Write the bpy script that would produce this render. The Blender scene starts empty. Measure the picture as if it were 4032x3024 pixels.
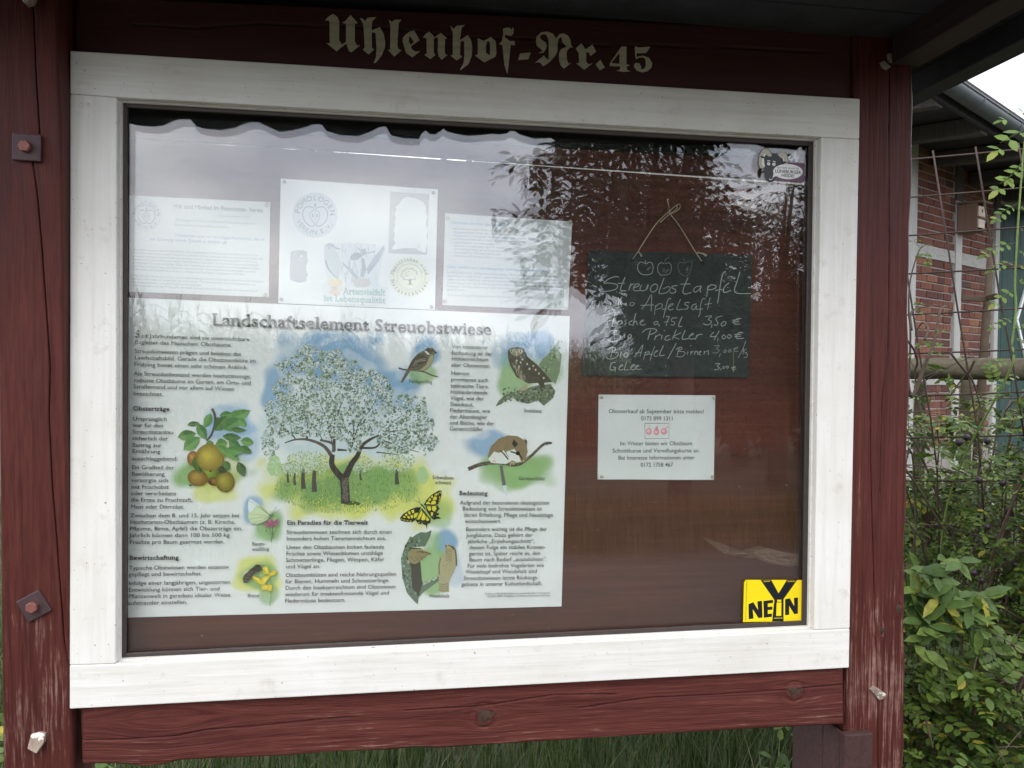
import bpy, bmesh, math, random
import numpy as np
from mathutils import Vector, Matrix
from mathutils.geometry import tessellate_polygon

random.seed(7)
rng = np.random.default_rng(7)
SC = bpy.context.scene
COL = SC.collection

# ------------------------------------------------------------------ camera
F, CX, CY, U = 3000.0, 2016.0, 1512.0, 2212 / 4032
R = np.array([[0.98994132, 0.00869583, 0.1412111],
              [-0.1410192, -0.01971999, 0.98981044],
              [0.0113919, -0.99976773, -0.01829535]])
CAM = np.array([0.0, -1.74, 1.6])
cam = bpy.data.cameras.new('camera')
cam.sensor_width = 36.0
cam.lens = 36.0 * F / 4032
cam.clip_start = 0.02
cam.clip_end = 600
camo = bpy.data.objects.new('camera', cam)
COL.objects.link(camo)
camo.matrix_world = Matrix([[R[i][0], -R[i][1], -R[i][2], CAM[i]] for i in range(3)] + [[0, 0, 0, 1]])
SC.camera = camo

# ------------------------------------------------------------------ light
SUN_EL, SUN_AZ = math.radians(48), math.radians(205)      # high, front-left of the board, behind thin cloud
world = bpy.data.worlds.new('World')
SC.world = world
world.use_nodes = True
wn, wl = world.node_tree.nodes, world.node_tree.links
wn.clear()
out = wn.new('ShaderNodeOutputWorld')
bg = wn.new('ShaderNodeBackground')
sky = wn.new('ShaderNodeTexSky')
sky.sky_type = 'NISHITA'
sky.sun_disc = False
sky.sun_elevation = SUN_EL
sky.sun_rotation = SUN_AZ
sky.air_density = 1.2
sky.dust_density = 3.0
hsv = wn.new('ShaderNodeHueSaturation')
hsv.inputs['Saturation'].default_value = 0.55
hsv.inputs['Value'].default_value = 1.0
tc = wn.new('ShaderNodeTexCoord')
mp = wn.new('ShaderNodeMapping')
mp.inputs['Scale'].default_value = (1.0, 1.0, 2.2)
no = wn.new('ShaderNodeTexNoise')
no.inputs['Scale'].default_value = 2.3
no.inputs['Detail'].default_value = 7
no.inputs['Roughness'].default_value = 0.58
cr = wn.new('ShaderNodeValToRGB')
cr.color_ramp.elements[0].position = 0.30
cr.color_ramp.elements[0].color = (0.55, 0.55, 0.55, 1)
cr.color_ramp.elements[1].position = 0.62
cr.color_ramp.elements[1].color = (1, 1, 1, 1)
mx = wn.new('ShaderNodeMix')
mx.data_type = 'RGBA'
no2 = wn.new('ShaderNodeTexNoise')
no2.inputs['Scale'].default_value = 4.5
no2.inputs['Detail'].default_value = 6
cr2 = wn.new('ShaderNodeValToRGB')
cr2.color_ramp.elements[0].position = 0.38
cr2.color_ramp.elements[0].color = (9.0, 9.6, 11.3, 1)
cr2.color_ramp.elements[1].position = 0.60
cr2.color_ramp.elements[1].color = (15.6, 15.7, 16.4, 1)
wl.new(tc.outputs['Generated'], mp.inputs['Vector'])
wl.new(mp.outputs['Vector'], no.inputs['Vector'])
wl.new(mp.outputs['Vector'], no2.inputs['Vector'])
wl.new(no.outputs['Fac'], cr.inputs['Fac'])
wl.new(no2.outputs['Fac'], cr2.inputs['Fac'])
wl.new(sky.outputs['Color'], hsv.inputs['Color'])
wl.new(cr.outputs['Color'], mx.inputs['Factor'])
wl.new(hsv.outputs['Color'], mx.inputs['A'])
wl.new(cr2.outputs['Color'], mx.inputs['B'])
wl.new(mx.outputs['Result'], bg.inputs['Color'])
bg.inputs['Strength'].default_value = 0.115
wl.new(bg.outputs['Background'], out.inputs['Surface'])

sl = bpy.data.lights.new('sun', 'SUN')
sl.energy = 0.7
sl.angle = math.radians(30)
sl.color = (1.0, 0.97, 0.92)
so = bpy.data.objects.new('sun', sl)
COL.objects.link(so)
# Nishita: rotation measured from +Y towards +X
sd = Vector((math.sin(SUN_AZ) * math.cos(SUN_EL), math.cos(SUN_AZ) * math.cos(SUN_EL), math.sin(SUN_EL)))
so.rotation_euler = (-sd).to_track_quat('-Z', 'Y').to_euler()
so.location = (0, -6, 12)

vs = SC.view_settings
vs.view_transform = 'Standard'
vs.look = 'None'
vs.gamma = 1
vs.use_curve_mapping = False
vs.exposure = 0.84
SC.cycles.transparent_max_bounces = 24
SC.cycles.max_bounces = 8
SC.cycles.sample_clamp_indirect = 6
SC.cycles.use_denoising = True
SC.cycles.denoiser = 'OPENIMAGEDENOISE'
SC.cycles.denoising_prefilter = 'ACCURATE'
SC.cycles.use_adaptive_sampling = False

# ------------------------------------------------------------------ picture measuring helpers (2212 wide reading of the photograph -> points on a world plane)
def W(u, v, y):
    d = R @ np.array([(u / U - CX) / F, (v / U - CY) / F, 1.0])
    return CAM + d * ((y - CAM[1]) / d[1])

def WA(u, v, y):
    u = np.asarray(u, float); v = np.asarray(v, float)
    d = np.stack([(u / U - CX) / F, (v / U - CY) / F, np.ones_like(u)], -1) @ R.T
    return CAM + d * ((y - CAM[1]) / d[..., 1])[..., None]

def WD(u, v, depth):
    return CAM + R @ (np.array([(u / U - CX) / F, (v / U - CY) / F, 1.0]) * depth)

def WP(u, v, p0, n):
    d = R @ np.array([(u / U - CX) / F, (v / U - CY) / F, 1.0])
    return CAM + d * (np.dot(np.asarray(p0) - CAM, n) / np.dot(d, n))

def pix(x, y):          # full size photograph pixel -> 2212 reading
    return x * U, y * U

def S(r, g, b):
    f = lambda c: (c / 255 / 12.92) if c <= 10 else ((c / 255 + 0.055) / 1.055) ** 2.4
    return (f(r), f(g), f(b))

# ------------------------------------------------------------------ object helpers
ORG = {}

def tag(o, label=None, cat=None, group=None, kind=None):
    if label: o['label'] = label
    if cat: o['category'] = cat
    if group: o['group'] = group
    if kind: o['kind'] = kind
    return o

def thing(name, label, cat, loc=(0, 0, 0), group=None):
    o = bpy.data.objects.new(name, None)
    o.empty_display_size = 0.05
    COL.objects.link(o)
    o.location = loc
    ORG[o.name] = np.array(loc, float)
    return tag(o, label, cat, group)

def org_of(p):
    while p is not None:
        if p.name in ORG: return ORG[p.name]
        p = p.parent
    return np.zeros(3)

def link(name, me, parent, origin=None):
    o = bpy.data.objects.new(name, me)
    COL.objects.link(o)
    if parent is not None:
        o.parent = parent
    elif origin is not None:
        o.location = origin
        ORG[o.name] = np.array(origin, float)
    return o

def mesh(name, verts, faces, mat, parent=None, smooth=False, cols=None, colname='col', bevel=0, bseg=2, auto=False):
    V = np.asarray(verts, float)
    if parent is not None:
        V = V - org_of(parent)
        origin = None
    else:
        origin = np.array([(V[:, 0].min() + V[:, 0].max()) / 2, (V[:, 1].min() + V[:, 1].max()) / 2, V[:, 2].min()])
        V = V - origin
    me = bpy.data.meshes.new(name)
    if isinstance(faces, np.ndarray):
        n, k = faces.shape
        me.vertices.add(len(V)); me.vertices.foreach_set('co', V.astype(np.float32).ravel())
        me.loops.add(n * k); me.loops.foreach_set('vertex_index', faces.astype(np.int32).ravel())
        me.polygons.add(n)
        me.polygons.foreach_set('loop_start', np.arange(0, n * k, k, dtype=np.int32))
        me.polygons.foreach_set('loop_total', np.full(n, k, dtype=np.int32))
        me.update(calc_edges=True)
    else:
        me.from_pydata([tuple(x) for x in V], [], faces)
        me.update()
    if cols is not None:
        c = np.ones((len(cols), 4), np.float32); c[:, :3] = np.asarray(cols)[:, :3]
        dom = 'POINT' if len(cols) == len(V) else 'FACE'
        if dom == 'FACE':
            lt = np.zeros(len(me.polygons), np.int32); me.polygons.foreach_get('loop_total', lt)
            at = me.color_attributes.new(colname, 'FLOAT_COLOR', 'CORNER')
            at.data.foreach_set('color', np.repeat(c, lt, axis=0).ravel())
        else:
            at = me.color_attributes.new(colname, 'FLOAT_COLOR', 'POINT')
            at.data.foreach_set('color', c.ravel())
    if smooth:
        me.polygons.foreach_set('use_smooth', np.ones(len(me.polygons), bool))
    if mat: me.materials.append(mat)
    o = link(name, me, parent, origin)
    if bevel:
        b = o.modifiers.new('bevel', 'BEVEL'); b.width = bevel; b.segments = bseg; b.limit_method = 'ANGLE'; b.angle_limit = math.radians(40)
    return o

def prism(name, poly, y0, y1, mat, parent=None, bevel=0, **k):
    """poly: list of 3-vectors lying on some y; extruded from y0 to y1"""
    n = len(poly)
    P = [np.array(p, float) for p in poly]
    A = [np.array([p[0], y0, p[2]]) for p in P]
    B = [np.array([p[0], y1, p[2]]) for p in P]
    ar = sum(P[i][0] * P[(i + 1) % n][2] - P[(i + 1) % n][0] * P[i][2] for i in range(n))
    f = [tuple(range(n)) if ar > 0 else tuple(reversed(range(n))), tuple(reversed(range(n, 2 * n))) if ar > 0 else tuple(range(n, 2 * n))]
    for i in range(n):
        j = (i + 1) % n
        f.append((i, i + n, j + n, j) if ar > 0 else (j, j + n, i + n, i))
    return mesh(name, A + B, f, mat, parent, bevel=bevel, **k)

def box(name, lo, hi, mat, parent=None, bevel=0, **k):
    x0, y0, z0 = lo; x1, y1, z1 = hi
    return prism(name, [(x0, 0, z0), (x1, 0, z0), (x1, 0, z1), (x0, 0, z1)], y0, y1, mat, parent, bevel, **k)

def hexa(name, c8, mat, parent=None, bevel=0):
    f = [(0, 3, 2, 1), (4, 5, 6, 7), (0, 1, 5, 4), (1, 2, 6, 5), (2, 3, 7, 6), (3, 0, 4, 7)]
    o = mesh(name, c8, f, mat, parent, bevel=bevel)
    bm = bmesh.new(); bm.from_mesh(o.data); bmesh.ops.recalc_face_normals(bm, faces=bm.faces); bm.to_mesh(o.data); bm.free()
    return o

def beam(name, a, b, w, h, mat, parent=None, bevel=0.004, up=(0, 0, 1)):
    a = np.array(a, float); b = np.array(b, float)
    d = (b - a) / np.linalg.norm(b - a); s = np.cross(d, up); s /= np.linalg.norm(s); t = np.cross(s, d)
    c = []
    for p in (a, b):
        for i, j in ((-1, -1), (1, -1), (1, 1), (-1, 1)):
            c.append(p + s * w / 2 * i + t * h / 2 * j)
    return hexa(name, c, mat, parent, bevel)

def tube_geo(pts, rads, sides=6, cap=True):
    P = np.array(pts, float); n = len(P)
    if np.isscalar(rads): rads = [rads] * n
    if len(rads) != n: rads = np.interp(np.linspace(0, 1, n), np.linspace(0, 1, len(rads)), rads)
    V, Fc = [], []
    T = np.gradient(P, axis=0)
    up = np.array([0.13, 0.21, 0.97])
    for i in range(n):
        t = T[i] / (np.linalg.norm(T[i]) + 1e-9)
        s = np.cross(t, up)
        if np.linalg.norm(s) < 1e-3: s = np.cross(t, [1, 0, 0])
        s /= np.linalg.norm(s); q = np.cross(s, t)
        for k in range(sides):
            a = 2 * math.pi * k / sides
            V.append(P[i] + (s * math.cos(a) + q * math.sin(a)) * rads[i])
    for i in range(n - 1):
        for k in range(sides):
            k2 = (k + 1) % sides
            Fc.append((i * sides + k, i * sides + k2, (i + 1) * sides + k2, (i + 1) * sides + k))
    if cap:
        Fc.append(tuple(reversed(range(sides)))); Fc.append(tuple(range((n - 1) * sides, n * sides)))
    return V, Fc

def tube(name, pts, rads, mat, parent=None, sides=6, smooth=True):
    V, Fc = tube_geo(pts, rads, sides)
    return mesh(name, V, Fc, mat, parent, smooth=smooth)

def merge_tubes(lst, sides=5):
    V, Fc = [], []
    for pts, r in lst:
        v, f = tube_geo(pts, r, sides); o = len(V)
        V += v; Fc += [tuple(i + o for i in q) for q in f]
    return V, Fc

def catmull(pts, k=5):
    P = [np.array(p, float) for p in pts]
    if len(P) < 3: return P
    Q = [2 * P[0] - P[1]] + P + [2 * P[-1] - P[-2]]
    out = []
    for i in range(1, len(Q) - 2):
        for j in range(k):
            t = j / k
            out.append(0.5 * ((2 * Q[i]) + (-Q[i - 1] + Q[i + 1]) * t + (2 * Q[i - 1] - 5 * Q[i] + 4 * Q[i + 1] - Q[i + 2]) * t * t
                              + (-Q[i - 1] + 3 * Q[i] - 3 * Q[i + 1] + Q[i + 2]) * t ** 3))
    out.append(P[-1])
    return out

# ------------------------------------------------------------------ materials
class NT:
    def __init__(s, name):
        s.m = bpy.data.materials.new(name); s.m.use_nodes = True
        s.n = s.m.node_tree.nodes; s.l = s.m.node_tree.links
        s.b = s.n['Principled BSDF']; s.o = s.n['Material Output']
        s.tc = None
    def new(s, t, **k):
        x = s.n.new(t)
        for a, b in k.items():
            if a in x.inputs.keys(): x.inputs[a].default_value = b
            else: setattr(x, a, b)
        return x
    def co(s, scale=(1, 1, 1), kind='Object', rot=(0, 0, 0)):
        if s.tc is None: s.tc = s.new('ShaderNodeTexCoord')
        m = s.new('ShaderNodeMapping'); m.inputs['Scale'].default_value = scale; m.inputs['Rotation'].default_value = rot
        s.l.new(s.tc.outputs[kind], m.inputs['Vector']); return m.outputs['Vector']
    def noise(s, vec, scale, detail=4, rough=0.55, dist=0.0):
        x = s.new('ShaderNodeTexNoise'); x.inputs['Scale'].default_value = scale; x.inputs['Detail'].default_value = detail
        x.inputs['Roughness'].default_value = rough; x.inputs['Distortion'].default_value = dist
        s.l.new(vec, x.inputs['Vector']); return x.outputs['Fac']
    def ramp(s, fac, stops):
        x = s.new('ShaderNodeValToRGB'); e = x.color_ramp.elements
        while len(e) < len(stops): e.new(0.5)
        for i, (p, c) in enumerate(stops):
            e[i].position = p; e[i].color = (*c, 1) if len(c) == 3 else c
        s.l.new(fac, x.inputs['Fac']); return x.outputs['Color']
    def mix(s, fac, a, b, mode='MIX'):
        x = s.new('ShaderNodeMix'); x.data_type = 'RGBA'; x.blend_type = mode
        for sock, val in (('Factor', fac), ('A', a), ('B', b)):
            if hasattr(val, 'is_linked'): s.l.new(val, x.inputs[sock])
            elif sock == 'Factor': x.inputs[0].default_value = val
            else: x.inputs[sock].default_value = (*val, 1)
        return x.outputs['Result']
    def math(s, op, a, b=None, clamp=False):
        x = s.new('ShaderNodeMath'); x.operation = op; x.use_clamp = clamp
        for i, val in enumerate((a, b)):
            if val is None: continue
            if hasattr(val, 'is_linked'): s.l.new(val, x.inputs[i])
            else: x.inputs[i].default_value = val
        return x.outputs[0]
    def bump(s, h, strength=0.3, dist=0.002):
        x = s.new('ShaderNodeBump'); x.inputs['Strength'].default_value = strength; x.inputs['Distance'].default_value = dist
        s.l.new(h, x.inputs['Height']); s.l.new(x.outputs['Normal'], s.b.inputs['Normal']); return x
    def col(s, c):
        if hasattr(c, 'is_linked'): s.l.new(c, s.b.inputs['Base Color'])
        else: s.b.inputs['Base Color'].default_value = (*c, 1)
    def rough(s, r):
        if hasattr(r, 'is_linked'): s.l.new(r, s.b.inputs['Roughness'])
        else: s.b.inputs['Roughness'].default_value = r
    def spec(s, v): s.b.inputs['Specular IOR Level'].default_value = v

def plain(name, c, rough=0.6, metal=0.0, var=0.15, scale=30, spec=0.4):
    t = NT(name); n = t.noise(t.co(), scale, 5)
    lo = tuple(x * (1 - var) for x in c); hi = tuple(min(1, x * (1 + var)) for x in c)
    t.col(t.ramp(n, [(0.3, lo), (0.7, hi)])); t.rough(rough); t.b.inputs['Metallic'].default_value = metal; t.spec(spec)
    t.bump(n, 0.15, 0.001)
    return t.m

def painted_wood(name, axis, base, base2, worn, wear=0.5, rough=0.62, knots=(), zfade=None, grain=70, bumpd=0.0016, pale=0.0):
    t = NT(name)
    vec = t.co()
    if knots:                       # grain lines swing round the knots
        sep = t.new('ShaderNodeSeparateXYZ'); t.l.new(vec, sep.inputs[0])
        zz = sep.outputs['Z']; xx = sep.outputs['X']
        for (kx, kz, kr) in knots:
            dx = t.math('SUBTRACT', xx, kx); dz = t.math('SUBTRACT', sep.outputs['Z'], kz)
            a = t.math('MULTIPLY', t.math('MULTIPLY', dx, dx), 0.35); b = t.math('MULTIPLY', dz, dz)
            q = t.math('DIVIDE', t.math('ADD', a, b), -(kr * kr * 2.2)); e = t.math('EXPONENT', q)
            sg = t.math('DIVIDE', dz, t.math('ADD', t.math('ABSOLUTE', dz), 0.012))
            zz = t.math('SUBTRACT', zz, t.math('MULTIPLY', t.math('MULTIPLY', e, sg), kr * 0.75))
        cmb = t.new('ShaderNodeCombineXYZ'); t.l.new(xx, cmb.inputs[0]); t.l.new(sep.outputs['Y'], cmb.inputs[1]); t.l.new(zz, cmb.inputs[2])
        src = cmb.outputs[0]
    else:
        src = vec
    def st(sl, sc):
        m = t.new('ShaderNodeMapping')
        m.inputs['Scale'].default_value = {'X': (sl, sc, sc), 'Z': (sc, sc, sl), 'Y': (sc, sl, sc)}[axis]
        t.l.new(src, m.inputs['Vector']); return m.outputs['Vector']
    g1 = t.noise(st(2.2, grain), 1.0, 5, 0.65, 0.25)
    g2 = t.noise(st(1.0, 14), 1.0, 4, 0.6, 0.4)
    g3 = t.noise(st(14, grain * 2.2), 1.0, 3, 0.6)
    big = t.noise(vec, 4.5, 5, 0.65)
    sp = t.noise(vec, 60, 4, 0.7)
    c = t.mix(t.ramp(t.math('ADD', t.math('MULTIPLY', g1, .65), t.math('MULTIPLY', g3, .35)), [(0.38, (0, 0, 0)), (0.60, (1, 1, 1))]), base, base2)
    f = t.math('ADD', t.math('MULTIPLY', g1, 0.42), t.math('MULTIPLY', big, 0.42))
    f = t.math('ADD', f, t.math('MULTIPLY', g3, 0.36))
    if zfade is not None:            # rain and sun wear: more paint gone low down / at the ends
        sep2 = t.new('ShaderNodeSeparateXYZ'); t.l.new(vec, sep2.inputs[0])
        mr = t.new('ShaderNodeMapRange'); t.l.new(sep2.outputs['Z'], mr.inputs['Value'])
        mr.inputs['From Min'].default_value = zfade[0]; mr.inputs['From Max'].default_value = zfade[1]
        mr.inputs['To Min'].default_value = zfade[2]; mr.inputs['To Max'].default_value = zfade[3]
        f = t.math('ADD', f, mr.outputs['Result'])
    lo = 0.86 - 0.30 * wear
    w = t.ramp(f, [(lo, (0, 0, 0)), (lo + 0.10, (1, 1, 1))])
    w = t.math('MULTIPLY', w, t.ramp(sp, [(0.3, (0.35,) * 3), (0.6, (1,) * 3)]))
    c = t.mix(w, c, worn)
    c = t.mix(t.ramp(g2, [(0.2, (0.55,) * 3), (0.5, (0,) * 3)]), c, tuple(x * 0.62 for x in base))
    t.col(c)
    t.rough(t.ramp(f, [(0.3, (rough - 0.12,) * 3), (0.8, (min(1, rough + 0.2),) * 3)]))
    t.spec(0.22)
    hgt = t.math('ADD', t.math('MULTIPLY', g1, 0.7), t.math('MULTIPLY', g3, 0.5))
    t.bump(hgt, 0.9, bumpd)
    return t.m

RED, RED2 = (0.052, 0.0105, 0.0085), (0.100, 0.0245, 0.0180)
WORN = (0.36, 0.20, 0.17)
M = {}

def white_paint(name, axis):
    t = NT(name); vec = t.co()
    m = t.co({'X': (3, 60, 60), 'Z': (60, 60, 3)}[axis])
    g = t.noise(m, 1.0, 5, 0.6); big = t.noise(vec, 5, 5, 0.6); sp = t.noise(vec, 140, 2, 0.5); st = t.noise(vec, 26, 4, 0.6)
    c = t.ramp(big, [(0.3, (0.69, 0.67, 0.615)), (0.7, (0.775, 0.765, 0.735))])
    c = t.mix(t.ramp(g, [(0.46, (0,) * 3), (0.75, (0.5,) * 3)]), c, (0.56, 0.53, 0.46))
    c = t.mix(t.ramp(st, [(0.60, (0,) * 3), (0.8, (0.5,) * 3)]), c, (0.46, 0.42, 0.34))
    c = t.mix(t.ramp(sp, [(0.70, (0,) * 3), (0.73, (0.8,) * 3)]), c, (0.16, 0.14, 0.12))
    t.col(c); t.rough(0.42); t.spec(0.45)
    t.bump(t.math('ADD', g, t.math('MULTIPLY', big, 0.6)), 0.9, 0.0016)
    return t.m
M['white_x'] = white_paint('white_paint_horizontal', 'X')
M['white_z'] = white_paint('white_paint_vertical', 'Z')
M['chip'] = plain('bare_aged_wood', S(120, 105, 90), 0.8)
M['bead'] = plain('dark_brown_bead', S(62, 54, 50), 0.45, 0.0, 0.12, 60)
M['case'] = plain('case_inner_brown', S(52, 40, 36), 0.7)
M['bolt'] = plain('rust_red_bolt', S(132, 84, 74), 0.55, 0.3, 0.3, 220)
M['washer'] = plain('dark_washer_paint', S(74, 56, 58), 0.55, 0.3, 0.2, 60)
M['peg'] = None
M['navy'] = plain('underside_boards_dark', S(50, 49, 55), 0.8, 0, 0.25, 12)
M['felt'] = plain('black_roofing_felt', S(44, 44, 46), 0.9, 0, 0.2, 40)
M['steel'] = plain('rusty_rebar', S(70, 57, 51), 0.75, 0.2, 0.3, 90)
M['twine'] = plain('natural_twine', S(190, 178, 150), 0.9, 0, 0.2, 200)
M['nail'] = plain('dull_nail', S(120, 118, 110), 0.4, 0.7, 0.2, 90)
M['pin'] = plain('milky_pin_head', S(190, 186, 168), 0.35, 0, 0.08, 90)
M['pin_grey'] = plain('grey_screw_head', S(150, 152, 155), 0.35, 0.4, 0.08, 90)

def board_mat():
    t = NT('brown_plywood_stain'); vec = t.co()
    g = t.noise(t.co((2.5, 60, 75)), 1.0, 6, 0.68, 0.3); b = t.noise(t.co((0.9, 6, 6)), 1.0, 5, 0.6, 0.6); s = t.noise(t.co((9, 60, 130)), 1.0, 3, 0.6)
    c = t.ramp(g, [(0.2, (0.074, 0.0195, 0.0120)), (0.5, (0.108, 0.029, 0.0175)), (0.8, (0.150, 0.048, 0.029))])
    c = t.mix(t.ramp(b, [(0.35, (0.65,) * 3), (0.62, (0,) * 3)]), c, (0.040, 0.015, 0.012))
    c = t.mix(t.ramp(s, [(0.66, (0,) * 3), (0.82, (0.5,) * 3)]), c, (0.20, 0.095, 0.065))
    dot = t.noise(vec, 85, 2, 0.5)
    c = t.mix(t.ramp(dot, [(0.745, (0,) * 3), (0.77, (0.8,) * 3)]), c, (0.30, 0.22, 0.18))
    t.col(c); t.rough(0.6); t.spec(0.3); t.bump(g, 0.5, 0.0008); return t.m
M['board'] = board_mat()

def vc_mat(name, rough=0.5, spec=0.4, bump=None, paper=0.04):
    t = NT(name); a = t.new('ShaderNodeVertexColor'); a.layer_name = 'col'
    n = t.noise(t.co(), 9, 5, 0.6); sp = t.noise(t.co(), 220, 2, 0.5)
    c = t.mix(t.ramp(n, [(0.35, (paper * 2.5,) * 3), (0.65, (0,) * 3)]), a.outputs['Color'], (0.35, 0.34, 0.31))
    c = t.mix(t.ramp(sp, [(0.755, (0,) * 3), (0.775, (0.8,) * 3)]), c, (0.10, 0.09, 0.08))
    t.col(c); t.rough(rough); t.spec(spec)
    if bump: t.bump(t.noise(t.co(), 5.5, 3, 0.5, 0.6), bump, 0.02)
    return t.m
M['print'] = vc_mat('printed_sheet', 0.42, bump=0.35)
M['sticker'] = vc_mat('printed_sticker', 0.3, 0.5, paper=0.0)
M['ink'] = vc_mat('printing_ink', 0.5, 0.3, paper=0.0)

def glass_mat(tint=1.0):
    t = NT('window_glass')
    t.n.remove(t.b)
    g = t.new('ShaderNodeNewGeometry')
    d = t.new('ShaderNodeVectorMath'); d.operation = 'DOT_PRODUCT'
    t.l.new(g.outputs['Normal'], d.inputs[0]); t.l.new(g.outputs['Incoming'], d.inputs[1])
    c = t.math('SUBTRACT', 1.0, t.math('ABSOLUTE', d.outputs['Value']), True)
    f = t.math('ADD', 0.052, t.math('MULTIPLY', t.math('POWER', c, 5.0), 0.948))
    tr = t.new('ShaderNodeBsdfTransparent'); tr.inputs['Color'].default_value = (0.985, 0.992, 0.988, 1)
    gl = t.new('ShaderNodeBsdfGlossy'); gl.inputs['Roughness'].default_value = 0.0; gl.inputs['Color'].default_value = (1, 1, 1, 1)
    mx = t.new('ShaderNodeMixShader')
    t.l.new(f, mx.inputs[0]); t.l.new(tr.outputs[0], mx.inputs[1]); t.l.new(gl.outputs[0], mx.inputs[2])
    t.l.new(mx.outputs[0], t.o.inputs['Surface'])
    return t.m
M['glass'] = glass_mat()

def brick_mat():
    t = NT('old_red_brick'); oi = t.new('ShaderNodeObjectInfo')
    base = t.ramp(oi.outputs['Random'], [(0.0, S(84, 56, 50)), (0.2, S(104, 64, 55)), (0.4, S(118, 76, 63)), (0.6, S(94, 60, 54)), (0.8, S(128, 84, 66)), (0.93, S(140, 96, 72)), (1.0, S(74, 60, 60))])
    n = t.noise(t.co(), 22, 6, 0.7); n2 = t.noise(t.co(), 90, 3)
    c = t.mix(t.ramp(n, [(0.3, (0.55,) * 3), (0.6, (0,) * 3)]), base, S(74, 50, 48))
    c = t.mix(t.ramp(n2, [(0.6, (0,) * 3), (0.8, (0.4,) * 3)]), c, S(165, 125, 105))
    t.col(c); t.rough(0.9); t.spec(0.2); t.bump(t.math('ADD', n, n2), 0.6, 0.004); return t.m
M['brick'] = brick_mat()
M['mortar'] = plain('lime_mortar', S(136, 130, 122), 0.95, 0, 0.2, 45)
M['timber_old'] = painted_wood('bleached_timber', 'Z', S(150, 150, 148), S(178, 177, 172), S(100, 97, 92), 0.5, 0.85, grain=60)
M['timber_old_x'] = painted_wood('bleached_timber_rail', 'X', S(142, 141, 137), S(168, 166, 160), S(96, 92, 86), 0.5, 0.85, grain=60)
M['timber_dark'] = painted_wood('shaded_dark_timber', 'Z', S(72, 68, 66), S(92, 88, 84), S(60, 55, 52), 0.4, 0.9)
M['green_door'] = painted_wood('worn_green_paint', 'Z', S(40, 62, 58), S(46, 72, 66), S(120, 126, 124), 0.55, 0.7)
M['log'] = painted_wood('weathered_log', 'X', S(70, 66, 54), S(88, 83, 68), S(52, 49, 40), 0.5, 0.9, grain=45)
M['zinc'] = plain('zinc_gutter', S(88, 94, 98), 0.5, 0.35, 0.12, 8)
M['tile'] = plain('roof_tile_brown', S(60, 52, 48), 0.9, 0, 0.2, 8)
M['nestbox'] = painted_wood('nest_box_wood', 'Z', S(118, 96, 84), S(134, 112, 98), S(92, 76, 68), 0.4, 0.85, grain=50)
M['pale_wood'] = plain('pale_bare_wood', S(196, 182, 168), 0.8, 0, 0.1, 40)
M['brown_board'] = plain('brown_post_wood', S(70, 58, 46), 0.85, 0, 0.2, 12)
M['rust_sheet'] = plain('rusty_brown_sheet', S(74, 54, 46), 0.8, 0.1, 0.2, 14)

def leaf_mat(name, dark, mid, light, yellow=None, rough=0.45, trans=0.25):
    t = NT(name); g = t.new('ShaderNodeNewGeometry')
    stops = [(0.0, dark), (0.5, mid), (0.93 if yellow else 1.0, light)]
    if yellow: stops.append((0.985, yellow))
    c = t.ramp(g.outputs['Random Per Island'], stops)
    n = t.noise(t.co(), 3.0, 3)
    c = t.mix(t.ramp(n, [(0.35, (0.5,) * 3), (0.65, (0,) * 3)]), c, tuple(x * 0.7 for x in dark))
    t.col(c); t.rough(rough); t.spec(0.35)
    tl = t.new('ShaderNodeBsdfTranslucent'); t.l.new(c, tl.inputs['Color'])
    mx = t.new('ShaderNodeMixShader'); mx.inputs[0].default_value = trans
    t.l.new(t.b.outputs[0], mx.inputs[1]); t.l.new(tl.outputs[0], mx.inputs[2]); t.l.new(mx.outputs[0], t.o.inputs['Surface'])
    return t.m
M['rose_leaf'] = leaf_mat('rose_leaf', (0.042, 0.078, 0.015), (0.090, 0.150, 0.026), (0.165, 0.235, 0.040), (0.36, 0.30, 0.04))
M['shoot_leaf'] = leaf_mat('young_shoot_leaf', (0.07, 0.13, 0.02), (0.12, 0.21, 0.03), (0.18, 0.28, 0.05), (0.3, 0.32, 0.06), trans=0.4)
M['broad_leaf'] = leaf_mat('broad_leaf', (0.045, 0.085, 0.022), (0.075, 0.135, 0.034), (0.125, 0.20, 0.05), (0.35, 0.30, 0.03))
M['tree_leaf'] = leaf_mat('tree_leaf', (0.022, 0.035, 0.012), (0.035, 0.055, 0.017), (0.055, 0.085, 0.024), None)
M['maize_leaf'] = leaf_mat('maize_leaf', (0.05, 0.07, 0.02), (0.10, 0.13, 0.035), (0.20, 0.22, 0.07), (0.42, 0.38, 0.14), trans=0.35)
M['grass'] = leaf_mat('grass_blade', (0.038, 0.064, 0.018), (0.070, 0.115, 0.030), (0.12, 0.17, 0.05), (0.26, 0.24, 0.10), trans=0.3)
M['stem'] = plain('brown_rose_stem', S(84, 70, 58), 0.8, 0, 0.3, 60)
M['stem_green'] = plain('green_stem', S(110, 132, 70), 0.6, 0, 0.2, 60)
M['bark'] = plain('tree_bark', S(86, 78, 68), 0.95, 0, 0.35, 14)
M['hip'] = plain('black_rose_hip', S(48, 34, 42), 0.35, 0, 0.2, 60)

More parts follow.
